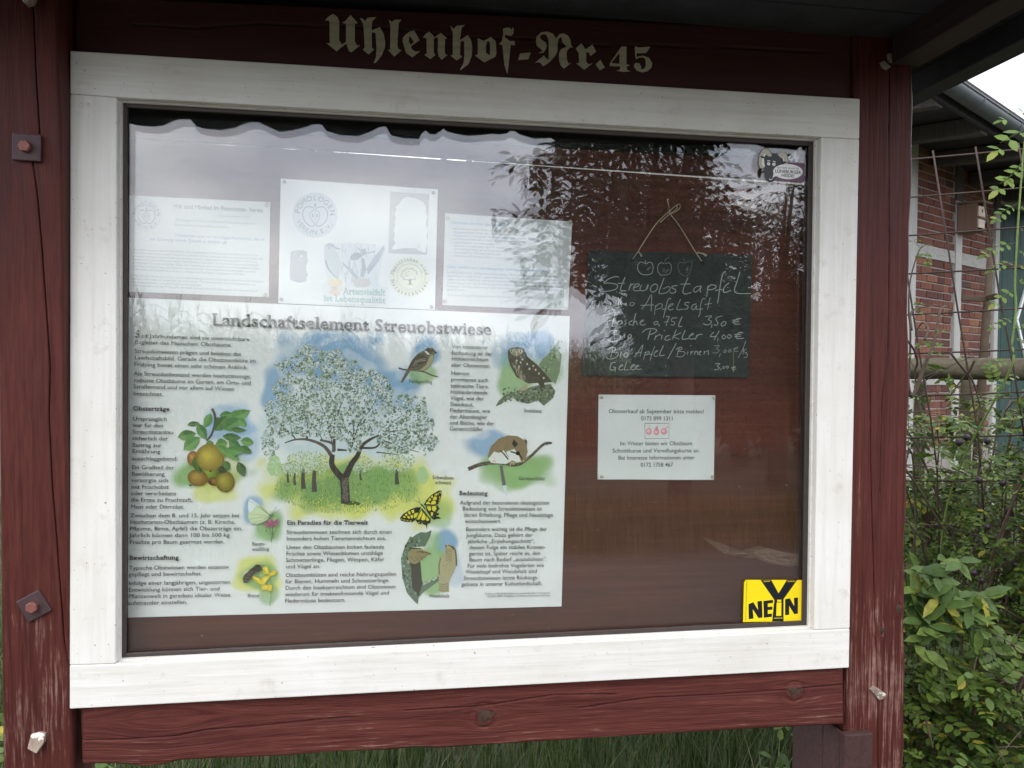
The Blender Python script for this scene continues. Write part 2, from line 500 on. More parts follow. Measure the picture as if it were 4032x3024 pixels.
def ground_mat():
    t = NT('ground_soil_grass'); v = t.co()
    a = t.noise(v, 0.8, 6, 0.6); b = t.noise(v, 14, 5, 0.7)
    c = t.ramp(b, [(0.3, (0.030, 0.036, 0.014)), (0.55, (0.052, 0.062, 0.022)), (0.8, (0.085, 0.075, 0.04))])
    c = t.mix(t.ramp(a, [(0.45, (0,) * 3), (0.6, (0.7,) * 3)]), c, (0.07, 0.058, 0.042))
    t.col(c); t.rough(0.95); t.bump(b, 0.7, 0.03); return t.m
M['ground'] = ground_mat()
def road_mat():
    t = NT('gravel_road'); v = t.co(); a = t.noise(v, 60, 4, 0.7); b = t.noise(v, 2, 4)
    c = t.ramp(a, [(0.3, (0.065, 0.058, 0.048)), (0.7, (0.12, 0.11, 0.092))])
    c = t.mix(t.ramp(b, [(0.5, (0,) * 3), (0.7, (0.5,) * 3)]), c, (0.06, 0.065, 0.035))
    t.col(c); t.rough(0.95); t.bump(a, 0.6, 0.01); return t.m
M['road'] = road_mat()

# ------------------------------------------------------------------ flat print builder
GLY = {}
def glyph(ch, bold):
    if ch in 'MW': bold = 0
    key = (ch, bold)
    if key in GLY: return GLY[key]
    def run(body):
        c = bpy.data.curves.new('t', 'FONT'); c.body = body; c.resolution_u = 3
        if bold: c.offset = bold
        o = bpy.data.objects.new('t', c); me = o.to_mesh()
        V = np.array([v.co[:2] for v in me.vertices]) if len(me.vertices) else np.zeros((0, 2))
        me.calc_loop_triangles(); T = np.array([t.vertices[:] for t in me.loop_triangles]) if len(me.loop_triangles) else np.zeros((0, 3), int)
        o.to_mesh_clear(); bpy.data.objects.remove(o); bpy.data.curves.remove(c)
        return V, T
    V, T = run(ch)
    a = run('I' + ch + 'I')[0][:, 0].max(); b = run('II')[0][:, 0].max()
    GLY[key] = (V, T, a - b)
    return GLY[key]

def serifed(ch, bold):
    """the built-in letters with slab serifs grown on their stem ends"""
    key = (ch, bold, 's')
    if key in GLY: return GLY[key]
    V, T, adv = glyph(ch, bold)
    if ch.isalpha() and len(T):
        cnt = {}
        for t in T:
            for i in range(3):
                e = (t[i], t[(i + 1) % 3]); k = (min(e), max(e)); cnt.setdefault(k, []).append(V[t].mean(0))
        nv, nt = list(V), list(T)
        h = 0.05 + bold
        ys = V[:, 1]; top = ys.max()
        for (i, j), cs in cnt.items():
            if len(cs) != 1: continue
            p, q = V[i], V[j]
            if abs(p[1] - q[1]) > 0.012: continue
            L = abs(p[0] - q[0])
            if not (0.045 < L < 0.24): continue
            y = (p[1] + q[1]) / 2; xa, xb = min(p[0], q[0]), max(p[0], q[0]); s = 0.062
            below = cs[0][1] > y
            if below and (abs(y) < 0.03 or y < -0.15):
                o = len(nv); nv += [(xa - s, y), (xb + s, y), (xb + s, y + h), (xa - s, y + h)]
            elif (not below) and y > 0.4:
                r = s if ch.isupper() else 0.0
                o = len(nv); nv += [(xa - s * 1.2, y - h), (xb + r, y - h), (xb + r, y), (xa - s * 1.2, y)]
            else: continue
            nt += [(o, o + 1, o + 2), (o, o + 2, o + 3)]
        V, T = np.array(nv), np.array(nt)
    GLY[key] = (V, T, adv + 0.03)
    return GLY[key]

rj = random.Random(99)
class Print:
    """flat print lying on a plane y = Y; later layers sit a hair in front of earlier ones"""
    def __init__(s, Y, eps=0.00005):
        s.Y = Y; s.eps = eps; s.lay = 1; s.V = []; s.T = []; s.C = []; s.nv = 0
    def up(s): s.lay += 1
    def add(s, uv, tris, col):
        uv = np.asarray(uv, float); P = WA(uv[:, 0], uv[:, 1], s.Y)
        P[:, 1] = s.Y - (s.lay + rj.random() * .85) * s.eps
        s.V.append(P); tris = np.asarray(tris, int); s.T.append(tris + s.nv); s.nv += len(P)
        s.C.append(np.tile(np.asarray(col)[:3], (len(tris), 1)))
    def poly(s, uv, col, holes=()):
        loops = [[Vector((a, b, 0)) for a, b in uv]] + [[Vector((a, b, 0)) for a, b in h] for h in holes]
        tr = tessellate_polygon(loops)
        allp = [p for l in [uv] + list(holes) for p in l]
        if tr: s.add(allp, tr, col)
    def disc(s, u, v, r, col, r2=None, ang=0, n=20):
        r2 = r2 or r; ca, sa = math.cos(ang), math.sin(ang)
        pts = [(u + r * math.cos(t) * ca - r2 * math.sin(t) * sa, v + r * math.cos(t) * sa + r2 * math.sin(t) * ca) for t in np.linspace(0, 2 * math.pi, n, endpoint=False)]
        s.add(pts + [(u, v)], [(i, (i + 1) % n, n) for i in range(n)], col)
    def stroke(s, pts, w, col, smooth=True, w2=None):
        P = catmull(pts, 4) if smooth and len(pts) > 2 else [np.array(p, float) for p in pts]
        P = np.array(P); n = len(P)
        if n < 2: return
        T = np.gradient(P, axis=0); L = np.linalg.norm(T, axis=1, keepdims=True) + 1e-9; T = T / L
        N = np.stack([-T[:, 1], T[:, 0]], 1)
        ww = np.linspace(w, w2 if w2 is not None else w, n)[:, None] / 2
        A, B = P + N * ww, P - N * ww
        V = np.concatenate([A, B]); tr = []
        for i in range(n - 1): tr += [(i, i + 1, n + i + 1), (i, n + i + 1, n + i)]
        s.add(V, tr, col)
    def text(s, u0, v0, u1, txt, col, cap=8.5, bold=0.0, serif=False, v1=None, shear=0.0):
        p0 = W(u0, v0, s.Y)
        if v1 is not None: p1 = W(u1, v1, s.Y)
        else:
            p1 = W(u1, v0, s.Y)
        wid = p1[0] - p0[0]; dz = (p1[2] - p0[2]) if v1 is not None else 0.0
        q = W(u0, v0 - cap, s.Y); ch = (q[2] - p0[2])
        G = [(serifed(c, bold) if serif else glyph(c, bold)) if c != ' ' else None for c in txt]
        sp = 0.30
        tot = sum((g[2] if g else sp) for g in G)
        sx = wid / tot; sy = ch / 0.68; x = 0.0
        for g in G:
            if g is None: x += sp; continue
            V, T, a = g
            if len(T):
                X = p0[0] + (V[:, 0] + x + shear * V[:, 1]) * sx; Z = p0[2] + V[:, 1] * sy + dz * (X - p0[0]) / max(wid, 1e-6)
                P = np.stack([X, np.full_like(X, s.Y - s.lay * s.eps), Z], 1)
                s.V.append(P); s.T.append(T + s.nv); s.nv += len(P); s.C.append(np.tile(np.asarray(col)[:3], (len(T), 1)))
            x += a
    def arc(s, u, v, r, txt, a0, a1, col, cap, bold=0.0, serif=False, inside=False):
        """letters along a circle; angles in degrees clockwise from the top"""
        c = W(u, v, s.Y); rr = W(u + r, v, s.Y)[0] - c[0]; ch = rr * cap / r / 0.68
        for i, chh in enumerate(txt):
            a = math.radians(a0 + (a1 - a0) * (i / max(1, len(txt) - 1)))
            if chh == ' ': continue
            V, T, adv = serifed(chh, bold) if serif else glyph(chh, bold)
            if not len(T): continue
            x = (V[:, 0] - adv / 2) * ch; y = (V[:, 1] - 0.34) * ch
            if inside: rad = rr; X = c[0] + np.sin(a) * rad - np.cos(a) * 0; 
            if not inside:
                X = c[0] + np.sin(a) * (rr + y) + np.cos(a) * x; Z = c[2] + np.cos(a) * (rr + y) - np.sin(a) * x
            else:
                X = c[0] + np.sin(a) * (rr - y) - np.cos(a) * x; Z = c[2] + np.cos(a) * (rr - y) + np.sin(a) * x
            P = np.stack([X, np.full_like(X, s.Y - s.lay * s.eps), Z], 1)
            s.V.append(P); s.T.append(T + s.nv); s.nv += len(P); s.C.append(np.tile(np.asarray(col)[:3], (len(T), 1)))
    def build(s, name, parent, mat):
        V = np.concatenate(s.V); T = np.concatenate(s.T); C = np.concatenate(s.C)
        # make every triangle face the viewer (-y)
        a, b, c = V[T[:, 0]], V[T[:, 1]], V[T[:, 2]]
        ny = np.cross(b - a, c - a)[:, 1]; fl = ny > 0; T[fl] = T[fl][:, ::-1]
        return mesh(name, V, T, mat, parent, cols=C)

def sheet(name, quad, Y, th, col, parent, mat=None, nx=2, ny=2, colfn=None):
    """a thin sheet of paper/board: quad = TL,TR,BR,BL readings"""
    q = [np.array(p, float) for p in quad]
    S_, T_ = np.meshgrid(np.linspace(0, 1, nx), np.linspace(0, 1, ny))
    UV = ((1 - T_)[..., None] * ((1 - S_)[..., None] * q[0] + S_[..., None] * q[1]) + T_[..., None] * ((1 - S_)[..., None] * q[3] + S_[..., None] * q[2])).reshape(-1, 2)
    P = WA(UV[:, 0], UV[:, 1], Y); n = len(P)
    cols = np.tile(np.array(col), (n, 1)) if colfn is None else colfn(UV)
    Fc = []
    idx = np.arange(n).reshape(ny, nx)
    f1 = np.stack([idx[:-1, :-1], idx[1:, :-1], idx[1:, 1:], idx[:-1, 1:]], -1).reshape(-1, 4)
    ring = [0, nx - 1, n - 1, n - nx]
    Pb = P[ring].copy(); Pb[:, 1] += th; Pf = P[ring].copy()
    V = np.concatenate([P, Pf, Pb]); a, b = n, n + 4
    f2 = np.array([(a + i, a + (i + 1) % 4, b + (i + 1) % 4, b + i) for i in range(4)] + [(b, b + 1, b + 2, b + 3)])
    C = np.concatenate([cols, np.tile(np.array(col), (8, 1))])
    return mesh(name, V, np.concatenate([f1, f2]), mat or M['print'], parent, cols=C)

# ================================================================== THE SETTING
def grid_sheet(name, x0, x1, y0, y1, nx, ny, zfn, mat):
    X, Y = np.meshgrid(np.linspace(x0, x1, nx), np.linspace(y0, y1, ny))
    Z = zfn(X, Y); V = np.stack([X, Y, Z], -1).reshape(-1, 3); idx = np.arange(nx * ny).reshape(ny, nx)
    f = np.stack([idx[:-1, :-1], idx[:-1, 1:], idx[1:, 1:], idx[1:, :-1]], -1).reshape(-1, 4)
    return mesh(name, V, f, mat)
o = mesh('ground', [(-160, -160, 0), (160, -160, 0), (160, 160, 0), (-160, 160, 0)], [(0, 1, 2, 3)], M['ground']); tag(o, kind='structure')
o = mesh('road', [(-60, -4.6, 0.004), (60, -4.6, 0.004), (60, -1.25, 0.004), (-60, -1.25, 0.004)], [(0, 1, 2, 3)], M['road']); tag(o, kind='structure')

# ================================================================== THE NOTICE BOARD KIOSK
K = thing('notice_board', 'dark red timber notice board with a white window frame and a roof, lettered Uhlenhof-Nr.45', 'notice board', (0.2, 0.05, 0))
KO = org_of(K)

def relief_member(name, q, y0c, thick, nu, nv, relief, mat, parent, rnd=0.008, edge=None):
    """heavy timber: q = TL,TR,BR,BL readings, y0c = front depth at those corners; relief(s,t,x,z)->depth pushed in (+) or out (-)"""
    c = [W(*p, y) for p, y in zip(q, y0c)]
    S_, T_ = np.meshgrid(np.linspace(0, 1, nu), np.linspace(0, 1, nv))
    P = ((1 - T_)[..., None] * ((1 - S_)[..., None] * c[0] + S_[..., None] * c[1]) + T_[..., None] * ((1 - S_)[..., None] * c[3] + S_[..., None] * c[2]))
    if edge is not None: P = edge(P, S_, T_)
    X, Z = P[..., 0], P[..., 2]
    wx = np.abs(P[:, -1, 0] - P[:, 0, 0])[:, None]; wz = np.abs(P[-1, :, 2] - P[0, :, 2])[None, :]
    d = np.minimum(np.minimum(S_, 1 - S_) * wx, np.minimum(T_, 1 - T_) * wz)
    dd = np.clip(rnd - d, 0, rnd)
    P[..., 1] += relief(S_, T_, X, Z) + (rnd - np.sqrt(np.clip(rnd * rnd - dd * dd, 0, None)))
    n = nu * nv; idx = np.arange(n).reshape(nv, nu)
    f = list(map(tuple, np.stack([idx[:-1, :-1], idx[1:, :-1], idx[1:, 1:], idx[:-1, 1:]], -1).reshape(-1, 4)))
    V = P.reshape(-1, 3)
    ring = list(idx[0, :]) + list(idx[1:, -1]) + list(idx[-1, -2::-1]) + list(idx[-2:0:-1, 0])
    rb = V[ring].copy(); rb[:, 1] = max(y0c) + thick
    m = len(ring)
    for i in range(m):
        j = (i + 1) % m
        f.append((ring[i], ring[j], n + j, n + i))
    f.append(tuple(n + i for i in range(m)))
    V = np.concatenate([V, rb])
    o = mesh(name, V, [tuple(int(a) for a in q_) for q_ in f], mat, parent, smooth=False)
    sm = np.zeros(len(o.data.polygons), bool); sm[:(nu - 1) * (nv - 1)] = True
    o.data.polygons.foreach_set('use_smooth', sm)
    return o

def fbm(X, Z, fx, fz, seed, oct=4):
    r = np.random.default_rng(seed); s = np.zeros_like(X); a = 1.0
    for k in range(oct):
        for j in range(3):
            p = r.uniform(0, 6.28, 2); m = r.uniform(0.6, 1.4, 2) * 2 ** k
            s = s + a * np.sin(X * fx * m[0] + p[0] + 1.3 * np.sin(Z * fz * m[1] * 0.7 + p[1])) * np.sin(Z * fz * m[1] + p[1] * 2 + X * fx * .3) / 3
        a *= 0.5
    return s

def crack(X, Z, pts, w, dep, axis='z'):
    """narrow check in the timber following world points (x,z)"""
    P = np.array(pts); 
    if axis == 'z':
        o = np.argsort(P[:, 1]); xc = np.interp(Z, P[o, 1], P[o, 0]); inside = (Z > P[:, 1].min()) & (Z < P[:, 1].max()); d = np.abs(X - xc)
    else:
        o = np.argsort(P[:, 0]); zc = np.interp(X, P[o, 0], P[o, 1]); inside = (X > P[:, 0].min()) & (X < P[:, 0].max()); d = np.abs(Z - zc)
    return inside * dep * np.clip(1 - d / w, 0, 1)

wp = lambda pts, y=0.0: [(W(u, v, y)[0], W(u, v, y)[2]) for u, v in pts]

M['post_l'] = painted_wood('red_paint_left_post', 'Z', RED, RED2, (0.25, 0.155, 0.13), 0.66, 0.6, zfade=(0.6, 2.3, 0.06, -0.22), grain=100)
M['post_r'] = painted_wood('red_paint_right_post', 'Z', RED, RED2, (0.27, 0.155, 0.13), 0.70, 0.55, zfade=(0.6, 2.3, 0.07, -0.20), grain=125)
M['red_x'] = painted_wood('red_paint_header', 'X', (0.056, 0.0195, 0.019), (0.068, 0.025, 0.024), (0.2, 0.10, 0.09), 0.02, 0.55, grain=40)  # browner than the posts: lens flare over the dark beam put into the colour

# left post
lcr = wp([(82, -30), (86, 160), (88, 210), (92, 300), (74, 345), (84, 420), (92, 540), (98, 660), (104, 790), (100, 900), (104, 1050), (112, 1180), (118, 1290), (124, 1400), (140, 1500), (146, 1600), (152, 1680)], -0.03)
def rel_l(s, t, X, Z):
    r = 0.0006 * fbm(X, Z, 60, 5, 3) + crack(X, Z, lcr, 0.0016, 0.012)
    return r
def edge_l(P, s, t):
    P[..., 0] += s * 0.0012 * np.sin(P[..., 2] * 7) + 0.0008 * np.sin(P[..., 2] * 19) * s
    return P
relief_member('post', [(-14, -60), (122, -60), (158, 1700), (6, 1700)], (-0.055, -0.055, 0.016, 0.016), 0.13, 150, 170, rel_l, M['post_l'], K, 0.006, edge_l)
bl = W(6, 1700, 0.016); br = W(158, 1700, 0.016)
hexa('post', [(bl[0], 0.018, bl[2] - 0.001), (br[0], 0.018, bl[2] - 0.001), (br[0], 0.134, bl[2] - 0.001), (bl[0], 0.134, bl[2] - 0.001)][::1] and
     [(bl[0], 0.018, 0.0), (br[0], 0.018, 0.0), (br[0], 0.134, 0.0), (bl[0], 0.134, 0.0), (bl[0], 0.018, bl[2] - 0.001), (br[0], 0.018, bl[2] - 0.001), (br[0], 0.134, bl[2] - 0.001), (bl[0], 0.134, bl[2] - 0.001)], M['post_l'], K).name = 'post_foot'
# right post
rcr = wp([(1919, -30), (1921, 120), (1920, 300), (1921, 520), (1918, 760), (1906, 860), (1902, 990), (1901, 1060)], 0.012)
rcr2 = wp([(1880, 780), (1881, 990), (1884, 1110), (1888, 1250), (1892, 1380), (1896, 1500), (1897, 1680)], 0.012)
rcr3 = wp([(1862, 1560), (1864, 1600), (1866, 1680)], 0.012)
def rel_r(s, t, X, Z):
    r = 0.0006 * fbm(X, Z, 60, 5, 11) + crack(X, Z, rcr, 0.0014, 0.010) + crack(X, Z, rcr2, 0.0016, 0.012) + crack(X, Z, rcr3, 0.0015, 0.010)
    for (u, v, rr) in ((1941, 1315, 0.018), (1904, 1361, 0.016), (1950, 650, 0.016)):
        k = W(u, v, 0.012); dd = ((X - k[0]) ** 2 + ((Z - k[2]) * 0.8) ** 2) / (rr * rr)
        r = r - 0.004 * np.exp(-dd * 1.4) + 0.005 * np.exp(-dd * 9)
    return r
def edge_r(P, s, t):
    zz = P[..., 2]
    P[..., 0] += s * (0.003 * np.sin(zz * 9 + 1) + 0.0015 * np.sin(zz * 31) - 0.004 * np.exp(-((t - .56) / .03) ** 2) + 0.004 * np.exp(-((t - .50) / .02) ** 2))
    return P
relief_member('post', [(1846, -60), (1975, -60), (1950, 1700), (1829, 1700)], (0.012,) * 4, 0.13, 140, 180, rel_r, M['post_r'], K, 0.006, edge_r)
bl = W(1829, 1700, 0.012); br = W(1950, 1700, 0.012)
hexa('post_foot', [(bl[0], 0.014, 0.0), (br[0], 0.014, 0.0), (br[0], 0.14, 0.0), (bl[0], 0.14, 0.0), (bl[0], 0.014, bl[2] - 0.001), (br[0], 0.014, bl[2] - 0.001), (br[0], 0.14, bl[2] - 0.001), (bl[0], 0.14, bl[2] - 0.001)], M['post_r'], K)

# header beam with the lettering
hcr = [wp([(285, 52), (420, 60), (560, 50), (700, 56), (860, 60)], 0.02), wp([(800, 56), (1000, 80), (1180, 84)], 0.02), wp([(1150, 96), (1420, 98), (1640, 105), (1830, 117)], 0.02)]
def rel_h(s, t, X, Z):
    r = 0.00012 * fbm(X, Z, 8, 50, 21)
    for c in hcr: r = r + crack(X, Z, c, 0.0016, 0.010, 'x')
    return r
relief_member('header_beam', [(157, -12), (1843, 66), (1843, 262), (157, 150)], (0.020,) * 4, 0.08, 200, 60, rel_h, M['red_x'], K, 0.005)

# lower beam: live-edge plank, knots, checks
lowc = [wp([(172, 1600), (260, 1598), (380, 1590), (451, 1576), (540, 1570), (640, 1560), (760, 1548)], 0.016), wp([(880, 1535), (1040, 1525), (1200, 1501), (1330, 1500)], 0.016),
        wp([(1250, 1530), (1400, 1508), (1560, 1500), (1700, 1490), (1824, 1478)], 0.016)]
knots = [(W(1047, 1545, 0.016), 0.028), (W(1716, 1494, 0.016), 0.024)]
soft = [(W(360, 1550, 0.016), 0.05)]
bot = wp([(166, 1653), (245, 1651), (277, 1653), (316, 1658), (355, 1653), (387, 1644), (451, 1640.5), (612, 1634), (713, 1626), (832, 1622), (900, 1616), (948, 1618), (1030, 1612), (1238, 1599), (1470, 1584.5), (1737, 1570), (1826, 1566)], 0.016)
M['lower_beam'] = painted_wood('red_paint_lower_beam', 'X', (0.060, 0.0120, 0.0100), (0.125, 0.034, 0.026), (0.28, 0.17, 0.14), 0.66, 0.62,
    knots=[(k[0][0] - KO[0], k[0][2] - KO[2], k[1]) for k in knots] + [(s_[0][0] - KO[0], s_[0][2] - KO[2], 0.05) for s_ in soft],
    zfade=(0.64, 0.76, 0.16, -0.02), grain=120, bumpd=0.0040)
def rel_lo(s, t, X, Z):
    r = 0.0008 * fbm(X, Z, 7, 60, 31)
    for c in lowc: r = r + crack(X, Z, c, 0.0017, 0.011, 'x')
    for k, rr in knots:
        dd = ((X - k[0]) ** 2 + (Z - k[2]) ** 2) / (rr * rr)
        r = r - 0.006 * np.exp(-dd * 0.7) + 0.004 * np.exp(-dd * 8) + 0.004 * np.exp(-((np.sqrt(dd) - 1.0) / .16) ** 2)
    return r
def edge_lo(P, s, t):
    b = np.array(bot); zb = np.interp(P[..., 0], b[:, 0], b[:, 1]); zt = P[0:1, :, 2]
    P[..., 2] = zt + (zb - zt) * t
    return P
relief_member('lower_beam', [(171, 1490), (1824, 1405), (1826, 1566), (175, 1653)], (0.016,) * 4, 0.07, 260, 110, rel_lo, M['lower_beam'], K, 0.007, edge_lo)
# knot faces: dark end-grain discs set in the beam
M['knot'] = plain('dark_knot', S(62, 44, 34), 0.85, 0, 0.6, 90)
def knot(u, v, y, r, parent, squash=0.85):
    c = W(u, v, y); V = [c]; n = 18; V = [(c[0], y - 0.004, c[2])]
    for ring, dy in ((0.55, -0.0045), (1.0, 0.0015)):
        for i in range(n):
            a = 2 * math.pi * i / n; q = r * ring * (1 + 0.10 * math.sin(3 * a + 1) + 0.05 * math.sin(7 * a))
            V.append((c[0] + q * math.cos(a), y + dy, c[2] + q * math.sin(a) * squash))
    f = [(0, 1 + (i + 1) % n, 1 + i) for i in range(n)] + [(1 + i, 1 + (i + 1) % n, 1 + n + (i + 1) % n, 1 + n + i) for i in range(n)]
    f = [tuple(reversed(q)) for q in f]
    return mesh('knot', V, f, M['knot'], parent, smooth=True)
knot(1047, 1545, 0.0145, 0.026, K); knot(1716, 1494, 0.0145, 0.022, K); knot(1904, 1361, 0.0125, 0.010, K, 1.1); knot(1940, 1315, 0.0125, 0.012, K, 1.3)

# short support post under the right end of the beam
a = W(1825, 1570, 0.0); zt = a[2] - 0.003
xl, xr = W(1825, 1600, -0.012)[0], W(1886, 1600, -0.012)[0]
M['stub'] = plain('brown_painted_stub', S(64, 42, 40), 0.7, 0, 0.25, 90)
hexa('support_stub', [(xl, -0.012, 0), (xr, -0.012, 0), (xr, 0.011, 0), (xl, 0.011, 0), (xl, -0.012, zt - 0.012), (xr, -0.012, zt - 0.012), (xr, 0.011, zt - 0.012), (xl, 0.011, zt - 0.012)], M['stub'], K, 0.003)
hexa('support_stub', [(xl, 0.0885, 0), (xr - .04, 0.0885, 0), (xr - .04, 0.24, 0), (xl, 0.24, 0), (xl, 0.0885, zt), (xr - .04, 0.0885, zt), (xr - .04, 0.24, zt), (xl, 0.24, zt)], M['stub'], K, 0.003)
hexa('support_stub', [(xl + .001, 0.0125, 0), (xl + .008, 0.0125, 0), (xl + .008, 0.087, 0), (xl + .001, 0.087, 0), (xl + .001, 0.0125, zt - .015), (xl + .008, 0.0125, zt - .015), (xl + .008, 0.087, zt - .015), (xl + .001, 0.087, zt - .015)], M['stub'], K, 0.001)

# white window frame
def chip_edge(a, b, n, amp, seed):
    """readings from a to b with a slightly ragged paint edge"""
    r = random.Random(seed); P = []
    for i in range(n + 1):
        t = i / n; j = 0 if i in (0, n) else r.uniform(-amp, amp) * (r.random() ** 2)
        P.append((a[0] + (b[0] - a[0]) * t + j * 0.4, a[1] + (b[1] - a[1]) * t + j))
    return P
OTL, OTR, OBR, OBL = (151, 109), (1858, 213), (1834.5, 1443), (150, 1532)
ITL, ITR, IBR, IBL = (252.4, 209.6), (1774, 295.5), (1758.8, 1362), (249.6, 1434.6)
JTL, JTR, JBR, JBL = (151, 202.5), (1856.6, 300.3), (1836, 1358.2), (150, 1437.6)
def rail(name, pts, mat): return prism(name, [W(u, v, 0) for u, v in pts], 0.0, 0.0195, mat, K, bevel=0.0028, bseg=3)
g = 0.35
rail('frame_rail', [OTL, OTR, JTR, ITR] + chip_edge(ITR, ITL, 40, 0.9, 1)[1:-1] + [ITL, JTL], M['white_x'])
rail('frame_rail', [JBL, IBL] + chip_edge(IBL, IBR, 40, 0.9, 2)[1:-1] + [IBR, JBR, OBR, OBL], M['white_x'])
rail('frame_stile', [(JTL[0], JTL[1] + g), (ITL[0], ITL[1] + g)] + chip_edge((ITL[0], ITL[1] + g), (IBL[0], IBL[1] - g), 30, 0.5, 3)[1:-1] + [(IBL[0], IBL[1] - g), (JBL[0], JBL[1] - g)], M['white_z'])
rail('frame_stile', [(ITR[0], ITR[1] + g), (JTR[0], JTR[1] + g), (JBR[0], JBR[1] - g), (IBR[0], IBR[1] - g)], M['white_z'])
# pale aged inner lip behind the rails
def ringpieces(name, o, i, y0, y1, mat, bev=0.0):
    for a in range(4):
        b = (a + 1) % 4
        prism(name, [W(*o[a], 0), W(*o[b], 0), W(*i[b], 0), W(*i[a], 0)], y0, y1, mat, K, bevel=bev)
def inset(q, d):
    (a, b, c, e) = q
    return [(a[0] + d, a[1] + d), (b[0] - d, b[1] + d), (c[0] - d, c[1] - d), (e[0] + d, e[1] - d)]
IN = [ITL, ITR, IBR, IBL]
ringpieces('frame_lip', inset(IN, -8), inset(IN, 3), 0.0200, 0.0290, M['white_x'])
ringpieces('glazing_bead', inset(IN, -10), inset(IN, 12), 0.0295, 0.0365, M['bead'], 0.0015)
# case sides round the back of the glass, open to the back board
q = inset(IN, -2); q2 = inset(IN, -30)
ringpieces('case_side', q2, q, 0.0555, 0.083, M['case'])

# two panes of glass, the inner one very slightly out of parallel
gq = inset(IN, -6)
P = [W(*p, 0) for p in gq]
prism('pane', P, 0.0370, 0.0405, M['glass'], K)
c0 = sum(P) / 4
pts = []
for y in (0.0500, 0.0535):
    for p in P:
        dx, dz = p[0] - c0[0], p[2] - c0[2]
        pts.append((p[0], y + dz * math.tan(math.radians(0.45)) - dx * math.tan(math.radians(0.05)), p[2]))
o = mesh('pane', pts, [(0, 3, 2, 1), (4, 5, 6, 7), (0, 1, 5, 4), (1, 2, 6, 5), (2, 3, 7, 6), (3, 0, 4, 7)], M['glass'], K)

# back board in two sheets with a daylight gap between them
YB = 0.0835
bo = inset(IN, -34)
gl = [(262, 294.5), (733, 324.5), (1152, 352), (1560, 380), (1800, 396)]
gapT = [(u, v + (0.0 if i < 1 else 0)) for i, (u, v) in enumerate(gl)]
gapB = [(u, v + h) for (u, v), h in zip(gl, (4.2, 4.6, 5.8, 7.5, 8.0))]
gapT[0] = (215, 291.5); gapB[0] = (215, 295.5)
prism('back_board', [W(u, v, YB) for u, v in [bo[0], bo[1]] + gapT[::-1]], YB, YB + 0.016, M['board'], K)
prism('back_board', [W(u, v, YB) for u, v in gapB + [bo[2], bo[3]]], YB, YB + 0.016, M['board'], K)

M['top_shade'] = plain('dark_shade_strip', S(36, 34, 36), 0.8)  # near-black strip across the board top: shade inside the case, put in as colour
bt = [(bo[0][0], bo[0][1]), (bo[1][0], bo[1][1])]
prism('case_top_shade', [W(bo[0][0], bo[0][1] + 36, YB), W(bo[1][0] , bo[1][1] + 36, YB), W(bo[1][0], bo[1][1] + 88, YB), W(bo[0][0], bo[0][1] + 96, YB)], YB - .010, YB - .0005, M['top_shade'], K)
# pale streaked patch on the board, low on the right
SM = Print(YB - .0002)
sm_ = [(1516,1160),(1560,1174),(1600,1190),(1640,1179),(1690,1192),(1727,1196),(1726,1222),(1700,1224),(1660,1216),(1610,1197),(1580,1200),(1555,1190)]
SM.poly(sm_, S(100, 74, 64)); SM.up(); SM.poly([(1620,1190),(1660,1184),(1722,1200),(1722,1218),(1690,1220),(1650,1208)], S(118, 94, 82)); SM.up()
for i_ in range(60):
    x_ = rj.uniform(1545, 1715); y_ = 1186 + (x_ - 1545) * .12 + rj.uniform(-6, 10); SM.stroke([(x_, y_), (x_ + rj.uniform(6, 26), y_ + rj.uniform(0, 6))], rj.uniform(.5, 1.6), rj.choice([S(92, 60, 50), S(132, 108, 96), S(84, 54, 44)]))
SM.build('pale_patch', K, M['ink'])
# square washers with bolt heads, wooden pegs
def plate(u, v, y, half, ang, name='washer_plate'):
    c = W(u, v, y); ca, sa = math.cos(ang), math.sin(ang)
    P = [(c[0] + (x * ca - z * sa) * half, 0, c[2] + (x * sa + z * ca) * half) for x, z in ((-1, -1), (1, -1), (1, 1), (-1, 1))]
    o = prism(name, P, y - 0.006, y + 0.001, M['washer'], K, bevel=0.002)
    hx = [(c[0] + 0.0125 * math.cos(a + ang), 0, c[2] + 0.0125 * math.sin(a + ang)) for a in np.arange(6) * math.pi / 3]
    prism('bolt_head', hx, y - 0.018, y - 0.0065, M['bolt'], o, bevel=0.002)
    return o
plate(60, 319.5, -0.0445, 0.0275, math.radians(-1))
plate(75, 1308, -0.0005, 0.0262, math.radians(29))
def peg_mat():
    t = NT('split_peg_wood'); n = t.noise(t.co((60, 60, 8)), 1, 5); b = t.noise(t.co(), 45, 3)
    c = t.ramp(n, [(0.3, S(105, 88, 78)), (0.7, S(168, 150, 135))])
    c = t.mix(t.ramp(b, [(0.55, (0,) * 3), (0.6, (1,) * 3)]), c, S(222, 216, 205))
    t.col(c); t.rough(0.85); t.bump(n, 0.5, 0.002); return t.m
M['peg'] = peg_mat()
def peg(pts, y, h, tilt, mat=None):
    P = [W(u, v, y) for u, v in pts]; n = len(P); c = sum(P) / n
    front = [np.array([p[0], y - h + (p[2] - c[2]) * tilt, p[2]]) for p in P]; back = [np.array([p[0], y + 0.008, p[2]]) for p in P]
    f = [tuple(reversed(range(n))), tuple(range(n, 2 * n))] + [(i, (i + 1) % n, n + (i + 1) % n, n + i) for i in range(n)]
    o = mesh('wooden_peg', front + back, f, mat or M['peg'], K, bevel=0.0012)
    bm = bmesh.new(); bm.from_mesh(o.data); bmesh.ops.recalc_face_normals(bm, faces=bm.faces); bm.to_mesh(o.data); bm.free(); return o
